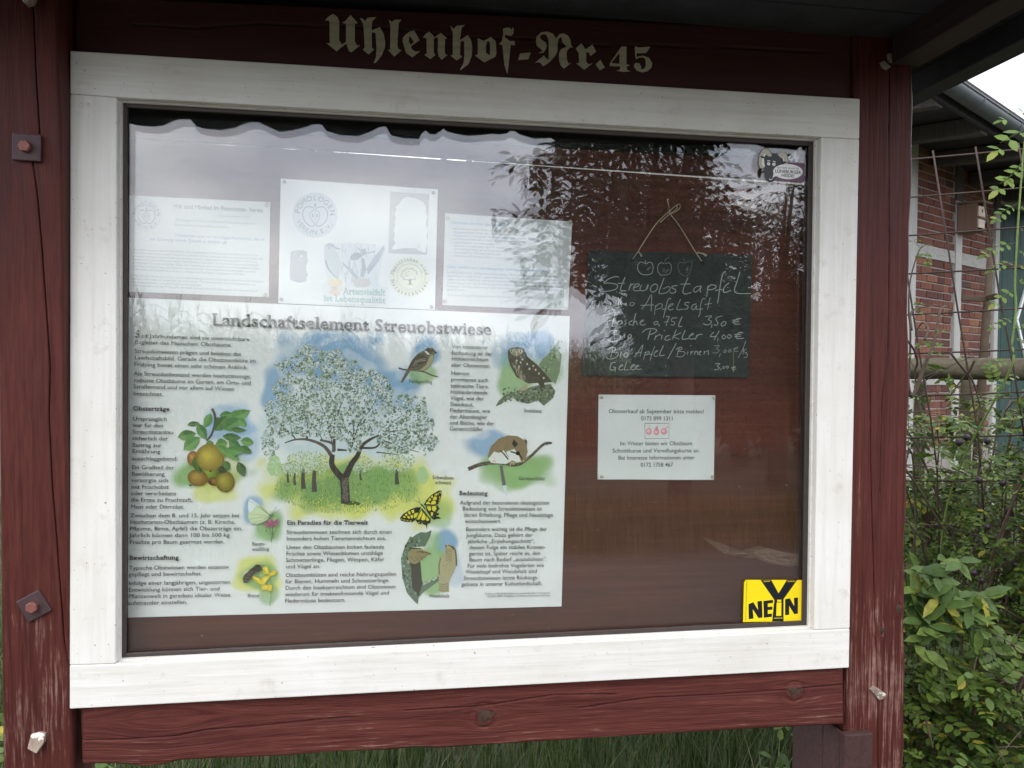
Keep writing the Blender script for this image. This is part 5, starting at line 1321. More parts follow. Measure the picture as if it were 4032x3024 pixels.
def chalk(fn, s, w=1.5, c=CH):
    for st in s.split(';'):
        n = [float(a) for a in st.replace('(', ' ').replace(')', ' ').replace(',', ' ').split()]
        pts = [fn(n[i], n[i + 1]) for i in range(0, len(n), 2)]
        if len(pts) == 1: p.disc(*pts[0], 1.1, c, n=8)
        else: p.stroke(pts, w * rr_.uniform(.85, 1.2), c, w2=w * rr_.uniform(.7, 1.1))
chalk(C1, "(785,115)(790,160)(830,140)(865,145)(883,200)(875,260)(850,290)(790,300)(735,290)(695,250)(685,200)(695,160)(730,135)(790,160);(1025,155)(990,145)(955,165)(940,210)(950,265)(985,305)(1010,300)(1060,300)(1100,280)(1115,230)(1115,180)(1095,150)(1060,150)(1040,160)", 1.4)
chalk(C1, "(1100,80)(1060,90)(1035,120)(1040,155);(1260,85)(1285,105)(1295,150)(1330,125)(1375,130)(1380,180)(1360,250)(1330,300)(1300,318)(1270,305)(1230,280)(1205,220)(1205,160)(1240,140)(1295,150)", 1.0, CH2)
chalk(C1, "(795,240)(850,190)(800,245)(855,200)(820,250);(1005,230)(1030,220)(1010,260)(1080,225)(1040,275)(1085,240);(1300,240)(1335,190)(1310,240)(1335,225)(1310,285)", 0.9, CH2)
chalk(C1, "(445,335)(420,322)(340,340)(270,385)(255,405)(330,405)(410,420)(430,450)(400,485)(330,505)(250,515)(205,505)(190,475);(525,330)(495,400)(465,480)(475,500)(540,505);(430,410)(520,405);(600,410)(570,500);(575,470)(610,425)(645,415);(640,465)(700,440)(700,415)(660,425)(630,470)(650,505)(720,500);(735,430)(715,480)(740,505)(790,490)(815,425);(825,425)(800,490);(900,420)(860,450)(850,500)(880,520)(925,495)(940,440)(915,418)(885,425);(1025,340)(990,430)(960,520)(975,540)(1050,530)(1100,480)(1080,450)(1010,480);(1195,435)(1140,445)(1125,465)(1170,490)(1165,525)(1120,535)(1095,515);(1330,335)(1290,430)(1265,510)(1290,545)(1375,525);(1235,420)(1360,415);(1490,445)(1430,455)(1400,500)(1430,520)(1480,480)(1500,440)(1485,510)(1500,518);(1585,440)(1570,580);(1580,470)(1620,430)(1680,435)(1685,465)(1630,490)(1580,490);(1810,255)(1775,290)(1750,400)(1725,560)(1710,665);(1680,500)(1770,485);(1860,405)(1830,420)(1790,470)(1785,515)(1810,525)(1880,500);(1995,265)(1960,380)(1925,490)(1945,530)(2010,540)(2135,538)", 1.9)
chalk(C1, "(345,650)(335,690)(360,720);(440,590)(440,720);(440,640)(490,580)(460,640)(480,700)(420,720);(540,655)(530,695);(600,650)(585,690)(620,695)(645,665)(610,650);(735,740)(800,660)(862,555)(858,765);(725,690)(890,685);(915,690)(900,815);(915,710)(960,670)(1000,680)(990,720)(920,745);(1115,605)(1080,610)(1050,700)(1015,850);(1000,740)(1060,735);(1080,715)(1125,690)(1140,670)(1100,680)(1075,725)(1100,750)(1145,735);(1235,610)(1190,720)(1195,745)(1270,740);(1350,655)(1300,655)(1290,680)(1330,700)(1320,735)(1280,740);(1440,670)(1390,690)(1380,735)(1410,745)(1440,690)(1435,740);(1555,605)(1515,610)(1490,700)(1485,790)(1465,840);(1440,745)(1525,735);(1610,600)(1580,745);(1545,680)(1635,665)", 1.6)
chalk(C2, "(250,100)(400,65);(310,95)(295,225);(270,180)(350,170);(400,70)(360,225)(370,245)(430,230);(480,165)(435,185)(430,220)(465,215)(485,170)(485,220);(545,160)(520,180)(540,200)(515,225);(620,170)(580,190)(580,220)(610,225);(660,75)(625,240);(635,205)(665,175)(680,225);(720,195)(760,170)(740,165)(715,205)(750,230)(790,215);(920,180)(895,200)(905,225)(940,210)(940,185)(915,180);(960,215)(960,245);(1050,120)(1090,120)(1065,180)(1050,240);(1025,190)(1085,180);(1195,135)(1130,140)(1120,175)(1160,195)(1150,225)(1105,225);(1255,120)(1215,210)(1215,245)(1255,245);(1550,120)(1635,110)(1590,155)(1630,180)(1610,215)(1560,225)(1525,205);(1635,220)(1632,260);(1770,110)(1700,130)(1690,160)(1715,200)(1695,230)(1660,225);(1790,180)(1755,215)(1770,240)(1810,220)(1815,190)(1785,180);(2015,145)(1960,145)(1920,190)(1930,215)(2000,215);(1895,165)(1985,160);(1895,190)(1985,185)", 1.7)
chalk(C2, "(385,300)(385,405);(315,340)(350,300)(430,300)(450,325)(400,350)(460,360)(465,395)(420,430)(350,440)(305,415);(525,350)(515,390);(580,345)(560,385)(590,395)(605,360)(580,345);(850,290)(815,415);(745,320)(800,280)(890,275)(930,295)(900,330)(840,350);(920,360)(900,420);(910,385)(960,350)(985,360);(1000,355)(990,410);(1028,300);(1095,360)(1050,375)(1035,415)(1070,420)(1110,405);(1180,285)(1130,410);(1240,325)(1150,370)(1150,380)(1220,410);(1295,290)(1255,390)(1270,410)(1340,400);(1345,370)(1400,345)(1385,335)(1345,380)(1360,405)(1430,400);(1450,350)(1425,415);(1435,380)(1470,350)(1515,345);(1660,315)(1615,375)(1700,370);(1730,300)(1665,420);(1715,395)(1710,435);(1790,350)(1765,380)(1785,405)(1815,380)(1790,350);(1860,345)(1835,375)(1855,400)(1885,370)(1860,345);(2035,325)(1985,325)(1945,370)(1965,400)(2045,395);(1925,350)(2010,345);(1925,375)(2005,370)", 1.8)
chalk(C2, "(370,520)(340,645);(305,540)(350,515)(400,520)(385,560)(350,575)(430,580)(430,620)(380,655)(310,660)(280,625);(475,565)(462,635);(498,515);(540,580)(510,600)(515,635)(550,630)(565,595)(540,580);(640,640)(700,560)(755,480)(715,635);(655,590)(735,575);(785,570)(760,670);(780,590)(820,565)(835,585)(785,615);(905,495)(870,590)(845,680);(830,605)(880,600);(905,580)(940,560)(925,555)(895,600)(910,630)(950,620);(1015,490)(970,590)(975,620)(1030,610);(1180,460)(1070,660);(1220,510)(1190,615);(1175,540)(1230,510)(1255,530)(1200,560)(1280,570)(1290,600)(1240,635)(1170,625);(1330,565)(1322,610);(1358,490)(1372,492);(1370,560)(1365,610);(1368,585)(1400,560);(1420,560)(1415,610);(1420,580)(1450,560)(1455,610);(1475,585)(1500,565)(1480,565)(1470,600)(1500,610);(1540,560)(1535,610);(1540,580)(1590,555)(1590,610)", 1.5)
chalk(C2, "(1670,495)(1730,490)(1695,530)(1730,550)(1700,585)(1645,580);(1745,590)(1730,640);(1805,545)(1785,570)(1805,580)(1820,555)(1805,545);(1865,540)(1845,560)(1860,575)(1885,555)(1865,540);(1975,510)(1930,525)(1925,560)(1975,565);(1905,535)(1965,530);(2070,430)(2030,540)(1970,650);(2045,510)(2035,605);(2080,530)(2045,560)(2070,590);(2090,570)(2070,590)(2090,600)(2080,640)(2045,640)", 1.3, S(150, 158, 152))
chalk(C2, "(405,705)(360,710)(335,760)(335,800)(380,800)(405,770)(370,765);(403,770)(395,830);(450,770)(495,745)(475,735)(445,780)(460,805)(500,795);(545,690)(515,790)(525,805)(575,795);(600,770)(650,740)(625,735)(595,780)(620,800)(650,790);(660,770)(700,750)(675,745)(655,780)(690,795)(735,790);(1680,725)(1740,720)(1705,755)(1735,775)(1700,800)(1665,795);(1755,780)(1750,810);(1790,755)(1775,775)(1795,785)(1805,765)(1790,755);(1835,750)(1820,770)(1840,780)(1850,760)(1835,750);(1940,760)(1905,765)(1895,785)(1910,795)(1945,790);(1885,775)(1935,770)", 1.5)
p.up(); p.stroke(L(C2, [(1910, 560), (1912, 700), (1911, 790)]), .9, S(150, 138, 110)); p.stroke(L(C2, [(1911, 780), (1912, 828)]), 2.2, S(168, 150, 112))
p.disc(*C1(1513, 148), 4.6, S(18, 18, 18), 4.4); p.disc(*C1(612, 112), 3.6, S(18, 18, 18), 3.4)
p.build('chalk_writing', CB, M['ink'])
B6 = lambda x, y: (1152 + .2827 * x, 263.3 + .2827 * y)
def w3(fn, pts, y): return [W(*fn(a, b), yy) for (a, b), yy in zip(pts, (y if hasattr(y, '__len__') else [y] * len(pts)))]
tw = 0.00105
tube('twine', catmull(w3(B6, [(760,1050),(800,990),(930,790),(1030,690)], [.0775, .074, .078, .078])), tw, M['twine'], CB, 6)
tube('twine', catmull(w3(B6, [(1288,1065),(1240,995),(1120,800),(1042,700)], [.0775, .074, .078, .078])), tw, M['twine'], CB, 6)
tube('twine', catmull(w3(B6, [(1030,690),(1090,640),(1120,630),(1115,665),(1060,700),(1035,700)], .0765)), tw, M['twine'], CB, 6)
tube('twine', catmull(w3(B6, [(1035,695),(1075,650),(1100,645),(1090,670),(1040,705),(990,750),(970,768)], .0755)), tw, M['twine'], CB, 6)
tube('twine', catmull(w3(B6, [(1040,700),(1038,650),(1025,600),(1030,590)], .0760)), [tw, tw, tw * 1.8], M['twine'], CB, 6)
tube('twine', catmull(w3(B6, [(800,985),(815,1005),(828,1028)], .0745)), [tw, tw * 1.4, tw * 2.4], M['twine'], CB, 6)
tube('twine', catmull(w3(B6, [(1245,1000),(1290,1005),(1322,1022)], .0745)), [tw, tw * 1.6, tw * 3], M['twine'], CB, 6)
c = W(*B6(1024, 672), YB)
tube('nail', [(c[0], YB + .004, c[2]), (c[0], YB - .012, c[2] + .001), (c[0], YB - .0125, c[2] + .001), (c[0], YB - .0145, c[2] + .001)], [.0012, .0012, .003, .003], M['nail'], CB, 10)

# ---- small white notice
D = thing('notice_sheet', 'small white notice about fruit sale with phone numbers and three red fruits, below the chalkboard', 'notice', tuple(W(1417, 1036, YS)))
def curl(me, yq):
    pass
o = sheet('paper', [(1293, 852.5), (1545, 854), (1541.9, 1036.5), (1290.9, 1035.3)], YS, 0.0004, (0.70, 0.72, 0.705), D, nx=24, ny=20)
n_ = 24 * 20
zl = W(1417, 1000, YS)[2] - org_of(D)[2]; zb = W(1417, 1036, YS)[2] - org_of(D)[2]
for vtx in list(o.data.vertices)[:n_]:
    tq = max(0.0, (zl - vtx.co.z) / (zl - zb))
    vtx.co.y -= 0.0035 * tq * tq * (0.6 + 0.4 * math.sin(vtx.co.x * 30))
p = Print(YS - .0001); NK = S(40, 44, 46)
for u0, v0, u1, s in ((1314.4,892.4,1521,'Obstverkauf ab September bitte melden!'),(1384.7,908,1455,'0173 899 1311'),(1339.2,962.2,1495.5,'Im Winter bieten wir Obstbaum'),(1322.7,977.9,1511.7,'Schnittkurse und Veredlungskurse an.'),(1335,993.2,1500.5,'Bei Interesse Informationen unter')):
    p.text(u0, v0, u1, s, NK, 8.6, .010)
p.Y = YS - .0006
p.text(1383.5, 1008.4, 1453.8, '0172 1758 467', NK, 8.6, .010)
p.Y = YS - .0001
p.stroke([(1393, 914.5), (1445, 914.5), (1445, 947.6), (1393, 947.6), (1393, 914.5)], 1.0, NK, smooth=False)
for cu, r1, r2 in ((1401.5, 6.5, 7.5), (1418, 6, 6), (1434, 7, 7)):
    for k_, cc in ((1, S(214, 140, 148)), (.7, S(226, 164, 168)), (.4, S(238, 196, 198))):
        p.disc(cu - (1 - k_) * 2, 932 - (1 - k_) * 2 + (2 if r1 == 6 else 0), r1 * k_, cc, r2 * k_); p.up()
p.poly([(1413, 930), (1417, 921), (1420, 921), (1423, 930)], S(214, 140, 148)); p.poly([(1436, 926), (1440, 921), (1444, 921), (1441, 926)], S(226, 170, 176)); p.stroke([(1402, 925), (1404, 919)], .7, S(150, 110, 100)); p.stroke([(1419, 921), (1422, 918)], .7, S(150, 110, 100))
p.build('printed_text', D, M['ink'])
for x, y, dy in ((1299, 857.5, 0), (1541, 859, 0), (1299.3, 1028.2, .002), (1538.3, 1028.5, .002)): pin(x, y, YS - dy, 0.0045, M['pin'], D)

# ---- stickers on the outside of the glass
YT = 0.0368
ST1 = thing('sticker', 'dark ram head sticker with speech bubble and purple corner at top right of the glass', 'sticker', tuple(W(1690, 395, YT)))
p = Print(YT, 0.00004); Rm = lambda x, y: (1623.9 + .05952 * x, 307.2 + .05952 * y)
rp = lambda pts, c: p.poly(L(Rm, pts), c)
DKR, CRM = S(58, 58, 60), S(196, 190, 174)
rp([(1310,720),(1900,760),(1922,790),(1900,1420),(1860,1450),(870,1385),(860,1250)], S(104, 66, 98)); p.up()
rp([(235,700),(270,480),(330,310),(420,225),(520,208),(610,260),(680,350),(720,400),(860,405),(930,420),(1000,370),(1110,352),(1230,372),(1300,480),(1325,620),(1310,800),(1100,850),(900,1240),(870,1330),(760,1440),(650,1465),(560,1420),(490,1300),(462,960),(380,975),(290,930),(240,820)], S(36, 34, 38)); p.up()
rp([(462,560),(520,470),(560,520),(720,410),(920,430),(1070,590),(1060,760),(1100,830),(900,1230),(860,1330),(750,1425),(650,1445),(570,1400),(500,1290),(470,1000),(445,700)], DKR)
rp([(250,700),(285,480),(345,320),(430,240),(510,232),(600,280),(680,380),(728,450),(715,515),(620,525),(565,500),(545,440),(490,415),(440,470),(410,560),(375,650),(365,800),(390,860),(485,885),(400,955),(310,935),(262,830)], CRM)
rp([(895,515),(940,430),(1020,375),(1110,362),(1210,380),(1280,480),(1305,620),(1295,790),(1180,780),(1180,690),(1150,590),(1090,555),(1040,605),(950,580)], CRM); p.up()
rp([(410,540),(440,455),(500,420),(545,440),(480,490),(455,540),(445,620),(460,800),(480,880),(400,870),(368,800),(375,640)], S(238, 238, 230)); rp([(1090,550),(1140,570),(1175,640),(1180,700),(1140,690),(1130,620)], S(238, 238, 230))
rp([(300,495),(360,490),(460,540),(445,585),(360,575)], S(40, 38, 42)); rp([(1130,700),(1200,685),(1285,730),(1240,765),(1140,760)], S(52, 48, 54))
for ex, ey in ((612, 784), (803, 804)): p.disc(*Rm(ex, ey), 3.5, S(240, 240, 240))
p.stroke(L(Rm, [(560,685),(615,668),(672,688)]), 1.7, S(240, 240, 240)); p.stroke(L(Rm, [(765,695),(820,695),(870,722)]), 1.7, S(240, 240, 240)); p.stroke(L(Rm, [(635,1335),(700,1360),(765,1305)]), 1.8, S(240, 240, 240), w2=.6)
p.disc(*Rm(1312, 1068), 32.0, S(240, 240, 238), 16.4, .03, 40); rp([(800,1100),(755,1285),(920,1215),(900,1100)], S(240, 240, 238)); p.up()
for ex, ey in ((612, 784), (803, 804)): p.disc(*Rm(ex, ey), 1.1, S(20, 20, 20))
def rt(x0, y0, x1, y1, s, cap, b): a, d = Rm(x0, y0), Rm(x1, y1); p.text(a[0], a[1], d[0], s, S(40, 42, 44), cap, b, v1=d[1])
rt(925, 948, 1715, 1000, "ICH FAHR' AB AUF DIE", 3.8, .0); rt(845, 1100, 1785, 1160, 'LÜNEBURGER', 6.8, .016); rt(1070, 1250, 1550, 1285, 'HEIDE!', 6.4, .016)
p.build('printed_vinyl', ST1, M['sticker'])
ST2 = thing('sticker', 'yellow square sticker reading NEiN under a large black Y at bottom right of the glass', 'sticker', tuple(W(1670, 1342, YT)))
p = Print(YT, 0.00004); N_ = lambda x, y: (1481.2 + .18192 * x, 1206.9 + .18192 * y)
np_ = lambda pts, c: p.poly(L(N_, pts), c)
YL, BKN = S(236, 208, 22), S(22, 26, 32)
np_([(712,250),(1402,252),(1378,740),(680,752),(693,285)], YL); p.up()
np_([(888,252),(1016,252),(1102,410),(1202,252),(1325,252),(1162,480),(1162,742),(1026,744),(1052,490)], BKN)
np_([(745,540),(802,515),(860,608),(850,508),(905,498),(912,697),(865,706),(796,600),(806,710),(748,720)], BKN)
np_([(922,502),(1036,488),(1037,525),(975,532),(975,572),(1030,568),(1030,605),(975,610),(975,655),(1026,650),(1024,690),(928,702)], BKN)
np_([(1180,480),(1238,470),(1288,565),(1285,465),(1334,460),(1332,650),(1288,658),(1228,560),(1230,664),(1180,672)], BKN); p.up()
np_([(1088,487),(1137,487),(1132,512),(1086,512)], YL); np_([(1080,520),(1137,520),(1134,678),(1074,680)], YL); p.up()
def nt_(x0, y0, x1, s, cap, b, c): a, d = N_(x0, y0), N_(x1, y0); p.text(a[0], a[1], d[0], s, c, cap, b)
nt_(925, 276, 1000, 'BREMEN', 2.6, .01, YL); nt_(1205, 276, 1298, 'HAMBURG', 2.6, .01, YL); nt_(1048, 714, 1152, 'HANNOVER', 2.6, .01, YL)
# side line, turned to run up the edge
s_ = 'WIDERSTAND GEGEN DIE Y-TRASSE (ICE NEUBAUSTRECKE)'
a = W(*N_(718, 735), YT); b = W(*N_(732, 262), YT); Lz = b[2] - a[2]; tot = sum((glyph(c_, 0)[2] if c_ != ' ' else .3) for c_ in s_); k_ = Lz / tot; x = 0
for c_ in s_:
    if c_ == ' ': x += .3; continue
    Vg, Tg, ad = glyph(c_, 0)
    P_ = np.stack([a[0] - Vg[:, 1] * .0042 + (x * k_ / Lz) * (b[0] - a[0]), np.full(len(Vg), YT - p.lay * p.eps), a[2] + (Vg[:, 0] + x) * k_], 1)
    p.V.append(P_); p.T.append(Tg + p.nv); p.nv += len(P_); p.C.append(np.tile(np.asarray(BKN)[:3], (len(Tg), 1))); x += ad
p.build('printed_vinyl', ST2, M['sticker'])

# ================================================================== THE BARN
w_cam = np.array([0.806, 0.0, 0.592]); w_dir = R @ w_cam; w_dir[2] = 0; w_dir /= np.linalg.norm(w_dir)
B0 = WD(3614 * U, 1400 * U, 7.8); B0[2] = 0
n_out = np.array([w_dir[1], -w_dir[0], 0.0])
if np.dot(CAM - B0, n_out) < 0: n_out = -n_out
def bs(px, py, off=0.0):
    """photo pixel -> (s along wall, height) on the barn wall plane moved out by off"""
    P = WP(px * U, py * U, B0 + n_out * off, n_out); return float(np.dot(P - B0, w_dir)), float(P[2])
def bw(s, h, off=0.0):
    P = B0 + w_dir * s + n_out * off; return np.array([P[0], P[1], h])
def bbox(name, s0, s1, h0, h1, o0, o1, mat, parent, bevel=0.004):
    c = [bw(s0, h0, o1), bw(s1, h0, o1), bw(s1, h0, o0), bw(s0, h0, o0), bw(s0, h1, o1), bw(s1, h1, o1), bw(s1, h1, o0), bw(s0, h1, o0)]
    return hexa(name, c, mat, parent, bevel)
BN = thing('barn', 'half timbered red brick barn with grey timbers, green door and a zinc gutter', 'barn', tuple(bw(0.6, 0)))
sA0, sA1 = bs(3572, 1000)[0] - 0.05, bs(3607, 1000)[0]
sB0, sB1 = bs(3761, 1000)[0], bs(3785, 1000)[0]
sC0, sC1 = bs(3916, 1000)[0], bs(3931, 1000)[0]
hU1, hU0 = bs(3690, 975)[1], bs(3690, 1024)[1]
hL1, hL0 = bs(3690, 1492)[1], bs(3690, 1516)[1]
HT = bs(3640, 480)[1]
sEnd = sC1 + 5.0
HE = HT + 0.12
bbox('wall_infill', sA0 - 5, sC1 + .02, 0, HE, -0.22, -0.018, M['mortar'], BN, 0)
for i, (a, b) in enumerate(((sA0, sA1), (sB0, sB1), (sC0, sC1))):
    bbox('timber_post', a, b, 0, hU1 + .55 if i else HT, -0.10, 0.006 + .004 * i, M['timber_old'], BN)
    if i: bbox('timber_post', a, b, hU1 + .553, HT, -0.10, 0.006 + .004 * i, M['timber_dark'], BN)  # upper post lengths in a darker timber: shade under the eaves put into the colour
for a, b in ((sA1 + .003, sB0 - .003), (sB1 + .003, sC0 - .003)):
    bbox('timber_rail', a, b, hU0, hU1, -0.10, 0.003, M['timber_old_x'], BN)
    bbox('timber_rail', a, b, hL0, hL1, -0.10, 0.003, M['timber_old_x'], BN)
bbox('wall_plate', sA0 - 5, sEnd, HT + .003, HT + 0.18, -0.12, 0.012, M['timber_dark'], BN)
# bricks: shared meshes, three kinds, each brick its own part
def brick_mesh(L_, seed):
    r = random.Random(seed); V = []
    H = 0.069; J = lambda: r.uniform(-.0025, .0025)
    for o_ in (-0.06, 0.0):
        for s_, h_ in ((0, 0), (L_, 0), (L_, H), (0, H)):
            P = w_dir * (s_ + J()) + n_out * (o_ + (J() if o_ == 0 else 0)); V.append((P[0], P[1], h_ + J()))
    me = bpy.data.meshes.new('brick'); me.from_pydata(V, [], [(0, 3, 2, 1), (4, 5, 6, 7), (0, 1, 5, 4), (1, 2, 6, 5), (2, 3, 7, 6), (3, 0, 4, 7)]); 
    bm = bmesh.new(); bm.from_mesh(me); bmesh.ops.recalc_face_normals(bm, faces=bm.faces); bmesh.ops.bevel(bm, geom=bm.edges[:], offset=0.005, segments=1, affect='EDGES'); bm.to_mesh(me); bm.free()
    me.materials.append(M['brick']); return me
LS, LH = 0.238, 0.113
stre = [brick_mesh(LS, i) for i in range(4)]; head = [brick_mesh(LH, 10 + i) for i in range(4)]; q3 = [brick_mesh(0.175, 30 + i) for i in range(2)]
rb = random.Random(9); nbrick = 0; leftover = []
CH_ = 0.0825
def course(a, b, h, k):
    global nbrick
    s = a + 0.006; pat = ['h', 's', 's'] if k % 2 else ['s', 's', 'h']; i = rb.randrange(3)
    while s < b - 0.03:
        kind = pat[i % 3]; i += 1
        L_ = LS if kind == 's' else LH
        rem = b - s
        if L_ > rem + .005: L_ = LH if rem < 0.19 else 0.175
        if L_ > rem + 0.02: break
        me = rb.choice(stre if L_ == LS else head if L_ == LH else q3)
        o = bpy.data.objects.new('brick', me); COL.objects.link(o); o.parent = BN
        P = bw(s, h, rb.uniform(-.012, -.004)) - ORG[BN.name]; o.location = P; nbrick += 1
        s += L_ + 0.012
for a, b in ((sA1, sB0), (sB1, sC0)):
    k = 0
    h = hU0 - CH_ + .008
    while h > hL1 + .0: course(a, b, h, k); h -= CH_; k += 1
    h = hU1 + 0.012
    while h < HT - .06: course(a, b, h, k); h += CH_; k += 1
    h = hL0 - CH_ + .006; 
    while h > 0.78: course(a, b, h, k); h -= CH_; k += 1
# green door of vertical boards with a white lozenge
dTop = bs(3950, 800)[1]; d0 = sC1 + 0.035
DR = bbox('door', d0 - .001, d0 + 2.4, 0.1, dTop, -0.10, -0.06, M['green_door'], BN)
for i in range(14):
    bbox('door_board', d0 + i * 0.17 + .003, d0 + i * 0.17 + .167, 0.12, dTop - .02, -0.059, -0.035 + rb.uniform(-.002, .002), M['green_door'], DR, 0.003)
bbox('door_frame', sC1 + .003, d0 - .004, 0, dTop + .05, -0.10, -0.02, M['timber_dark'], BN)
bbox('door_lintel', sC1 + .003, sEnd, dTop + .004, dTop + .16, -0.10, 0.0, M['timber_old_x'], BN)
sz, hz = bs(4012, 1258)
def strip(s0, h0, s1, h1, w_, mat, par):
    d = np.array([s1 - s0, h1 - h0]); d /= np.linalg.norm(d); nn = np.array([-d[1], d[0]]) * w_ / 2
    Q = [(s0 - nn[0], h0 - nn[1]), (s1 - nn[0], h1 - nn[1]), (s1 + nn[0], h1 + nn[1]), (s0 + nn[0], h0 + nn[1])]
    hexa('door_lozenge', [bw(a, b, -.034) for a, b in Q] + [bw(a, b, -.012) for a, b in Q], mat, par, .002)
M['white_trim'] = plain('white_trim_paint', (0.72, 0.72, 0.70), 0.6, 0, .1, 20)
cs = sz + .38
for (a, b), (c, d) in (((sz, hz), (cs, hz + .62)), ((cs, hz + .62), (cs + .38, hz)), ((cs + .38, hz), (cs, hz - .62)), ((cs, hz - .62), (sz, hz))): strip(a, b, c, d, .045, M['white_trim'], DR)
hh = bs(3980, 1040)[1]
bbox('hinge_strap', d0 + .02, d0 + .9, hh - .025, hh + .025, -0.030, -0.018, M['rust_sheet'], DR)
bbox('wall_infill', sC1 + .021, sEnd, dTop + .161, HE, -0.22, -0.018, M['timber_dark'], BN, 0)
# eaves
go = 0.95
g0 = bs(3740.7, 330, go); g1 = bs(4032, 522, go)
gs = (g1[1] - g0[1]) / (g1[0] - g0[0]); gz = lambda s: g0[1] + gs * (s - g0[0])
s_a, s_b = sA0 - 1.5, g1[0] + 3
n_ = 14; V = []; ns = 30
def half_round(s0, s1, r, name, mat, par):
    V = []; Fc = []
    for i, s in enumerate(np.linspace(s0, s1, ns)):
        for k in range(n_ + 1):
            a = math.pi + math.pi * k / n_
            V.append(bw(s, gz(s) + r * math.sin(a), go + r * math.cos(a)))
    for i in range(ns - 1):
        for k in range(n_): a = i * (n_ + 1) + k; Fc.append((a, a + 1, a + n_ + 2, a + n_ + 1))
    o = mesh(name, V, Fc, mat, par, smooth=True); m = o.modifiers.new('s', 'SOLIDIFY'); m.thickness = 0.003; return o
GT = half_round(s_a, s_b, 0.075, 'gutter', M['zinc'], BN)
tube('gutter_bead', [bw(s, gz(s) + .004, go + .078) for s in np.linspace(s_a, s_b, 12)], .009, M['zinc'], BN, 8)
for px in (3838, 3988, 4110):
    s = bs(px, 420, go)[0]
    pts = [bw(s, gz(s) + .079 * math.sin(math.pi + math.pi * k / 10), go + .079 * math.cos(math.pi + math.pi * k / 10)) for k in range(11)]
    tube('gutter_bracket', pts, .006, M['zinc'], BN, 5)
def slab(name, s0, s1, o0, z0, o1, z1, th, mat, par):      # sloping slab following the gutter line
    c = []
    for dz in (0, th):
        for s, o_, z in ((s0, o0, z0), (s1, o0, z0), (s1, o1, z1), (s0, o1, z1)): c.append(bw(s, gz(s) + z + dz, o_))
    return hexa(name, c, mat, par)
slab('roof_boarding', s_a, s_b, go - .06, .035, -2.6, .035 + .30, .03, M['navy'], BN)
slab('roof_tiles', s_a - .02, s_b, go + .02, .070, -2.6, .070 + .30, .03, M['tile'], BN)
slab('fascia_board', s_a, s_b, go - .115, -.10, go - .085, -.10, .15, M['navy'], BN)
for s in np.arange(s_a + .3, s_b, 0.85):
    c = []
    for ss in (s, s + .12):
        c.append([bw(ss, gz(s) - .13, go - .12), bw(ss, gz(s) + .03, go - .12), bw(ss, gz(s) + .10, .02), bw(ss, gz(s) - .04, .02)])
    a, b = c
    hexa('rafter_tail', [a[0], a[1], a[2], a[3], b[0], b[1], b[2], b[3]], M['timber_dark'], BN, .01)
# the rest of the barn wall up to the roof (so that no sky shows under the eaves)

# nest box on the middle post
nb0 = bs(3774, 930); NB = thing('nest_box', 'brown wooden nesting box with pale front panels on the middle barn post', 'nest box', tuple(bw(sB0 + .05, bs(3774, 915)[1], 0.1)))
x0s, x1s = 0.0, 0.0
zt_, zb_ = bs(3774, 812)[1], bs(3774, 917)[1]
o0, o1 = 0.014, 0.014
sN0, sN1 = sB0 - .005, sB0 + .145
def nbox(name, s0, s1, h0, h1, a, b, mat): return bbox(name, s0, s1, h0, h1, a, b, mat, NB, .002)
nbox('side_panel', sN0, sN0 + .018, zb_, zt_, 0.02, 0.215, M['nestbox'])
nbox('side_panel', sN1 - .018, sN1, zb_, zt_, 0.02, 0.215, M['nestbox'])
nbox('back_panel', sN0 + .019, sN1 - .019, zb_, zt_, 0.02, 0.035, M['nestbox'])
nbox('front_panel', sN0 + .001, sN1 - .001, (zt_ + zb_) / 2 - .005, zt_ - .04, 0.216, 0.232, M['pale_wood'])
nbox('front_panel', sN0 + .001, sN1 - .001, zb_ + .02, (zt_ + zb_) / 2 - .03, 0.216, 0.230, M['pale_wood'])
nbox('perch_ledge', sN0 - .004, sN1 + .004, (zt_ + zb_) / 2 - .028, (zt_ + zb_) / 2 - .007, 0.217, 0.25, M['nestbox'])
nbox('floor_panel', sN0 - .006, sN1 + .006, zb_ - .02, zb_ - .001, 0.018, 0.245, M['nestbox'])
hexa('lid', [bw(sN0 - .02, zt_ + .012, 0.016), bw(sN1 + .03, zt_ + .012, 0.016), bw(sN1 + .03, zt_ - .012, 0.29), bw(sN0 - .02, zt_ - .012, 0.29),
             bw(sN0 - .02, zt_ + .030, 0.016), bw(sN1 + .03, zt_ + .030, 0.016), bw(sN1 + .03, zt_ + .006, 0.29), bw(sN0 - .02, zt_ + .006, 0.29)], M['nestbox'], NB, .002)
c = bw((sN0 + sN1) / 2, zt_ - .085, 0.2325)
V = [c + w_dir * .016 * math.cos(a) + np.array([0, 0, .02 * math.sin(a)]) for a in np.arange(12) * math.pi / 6]
mesh('entrance_hole', V + [v - n_out * .0005 * 0 + n_out * -.0 for v in []], [tuple(range(12))], M['felt'], NB)

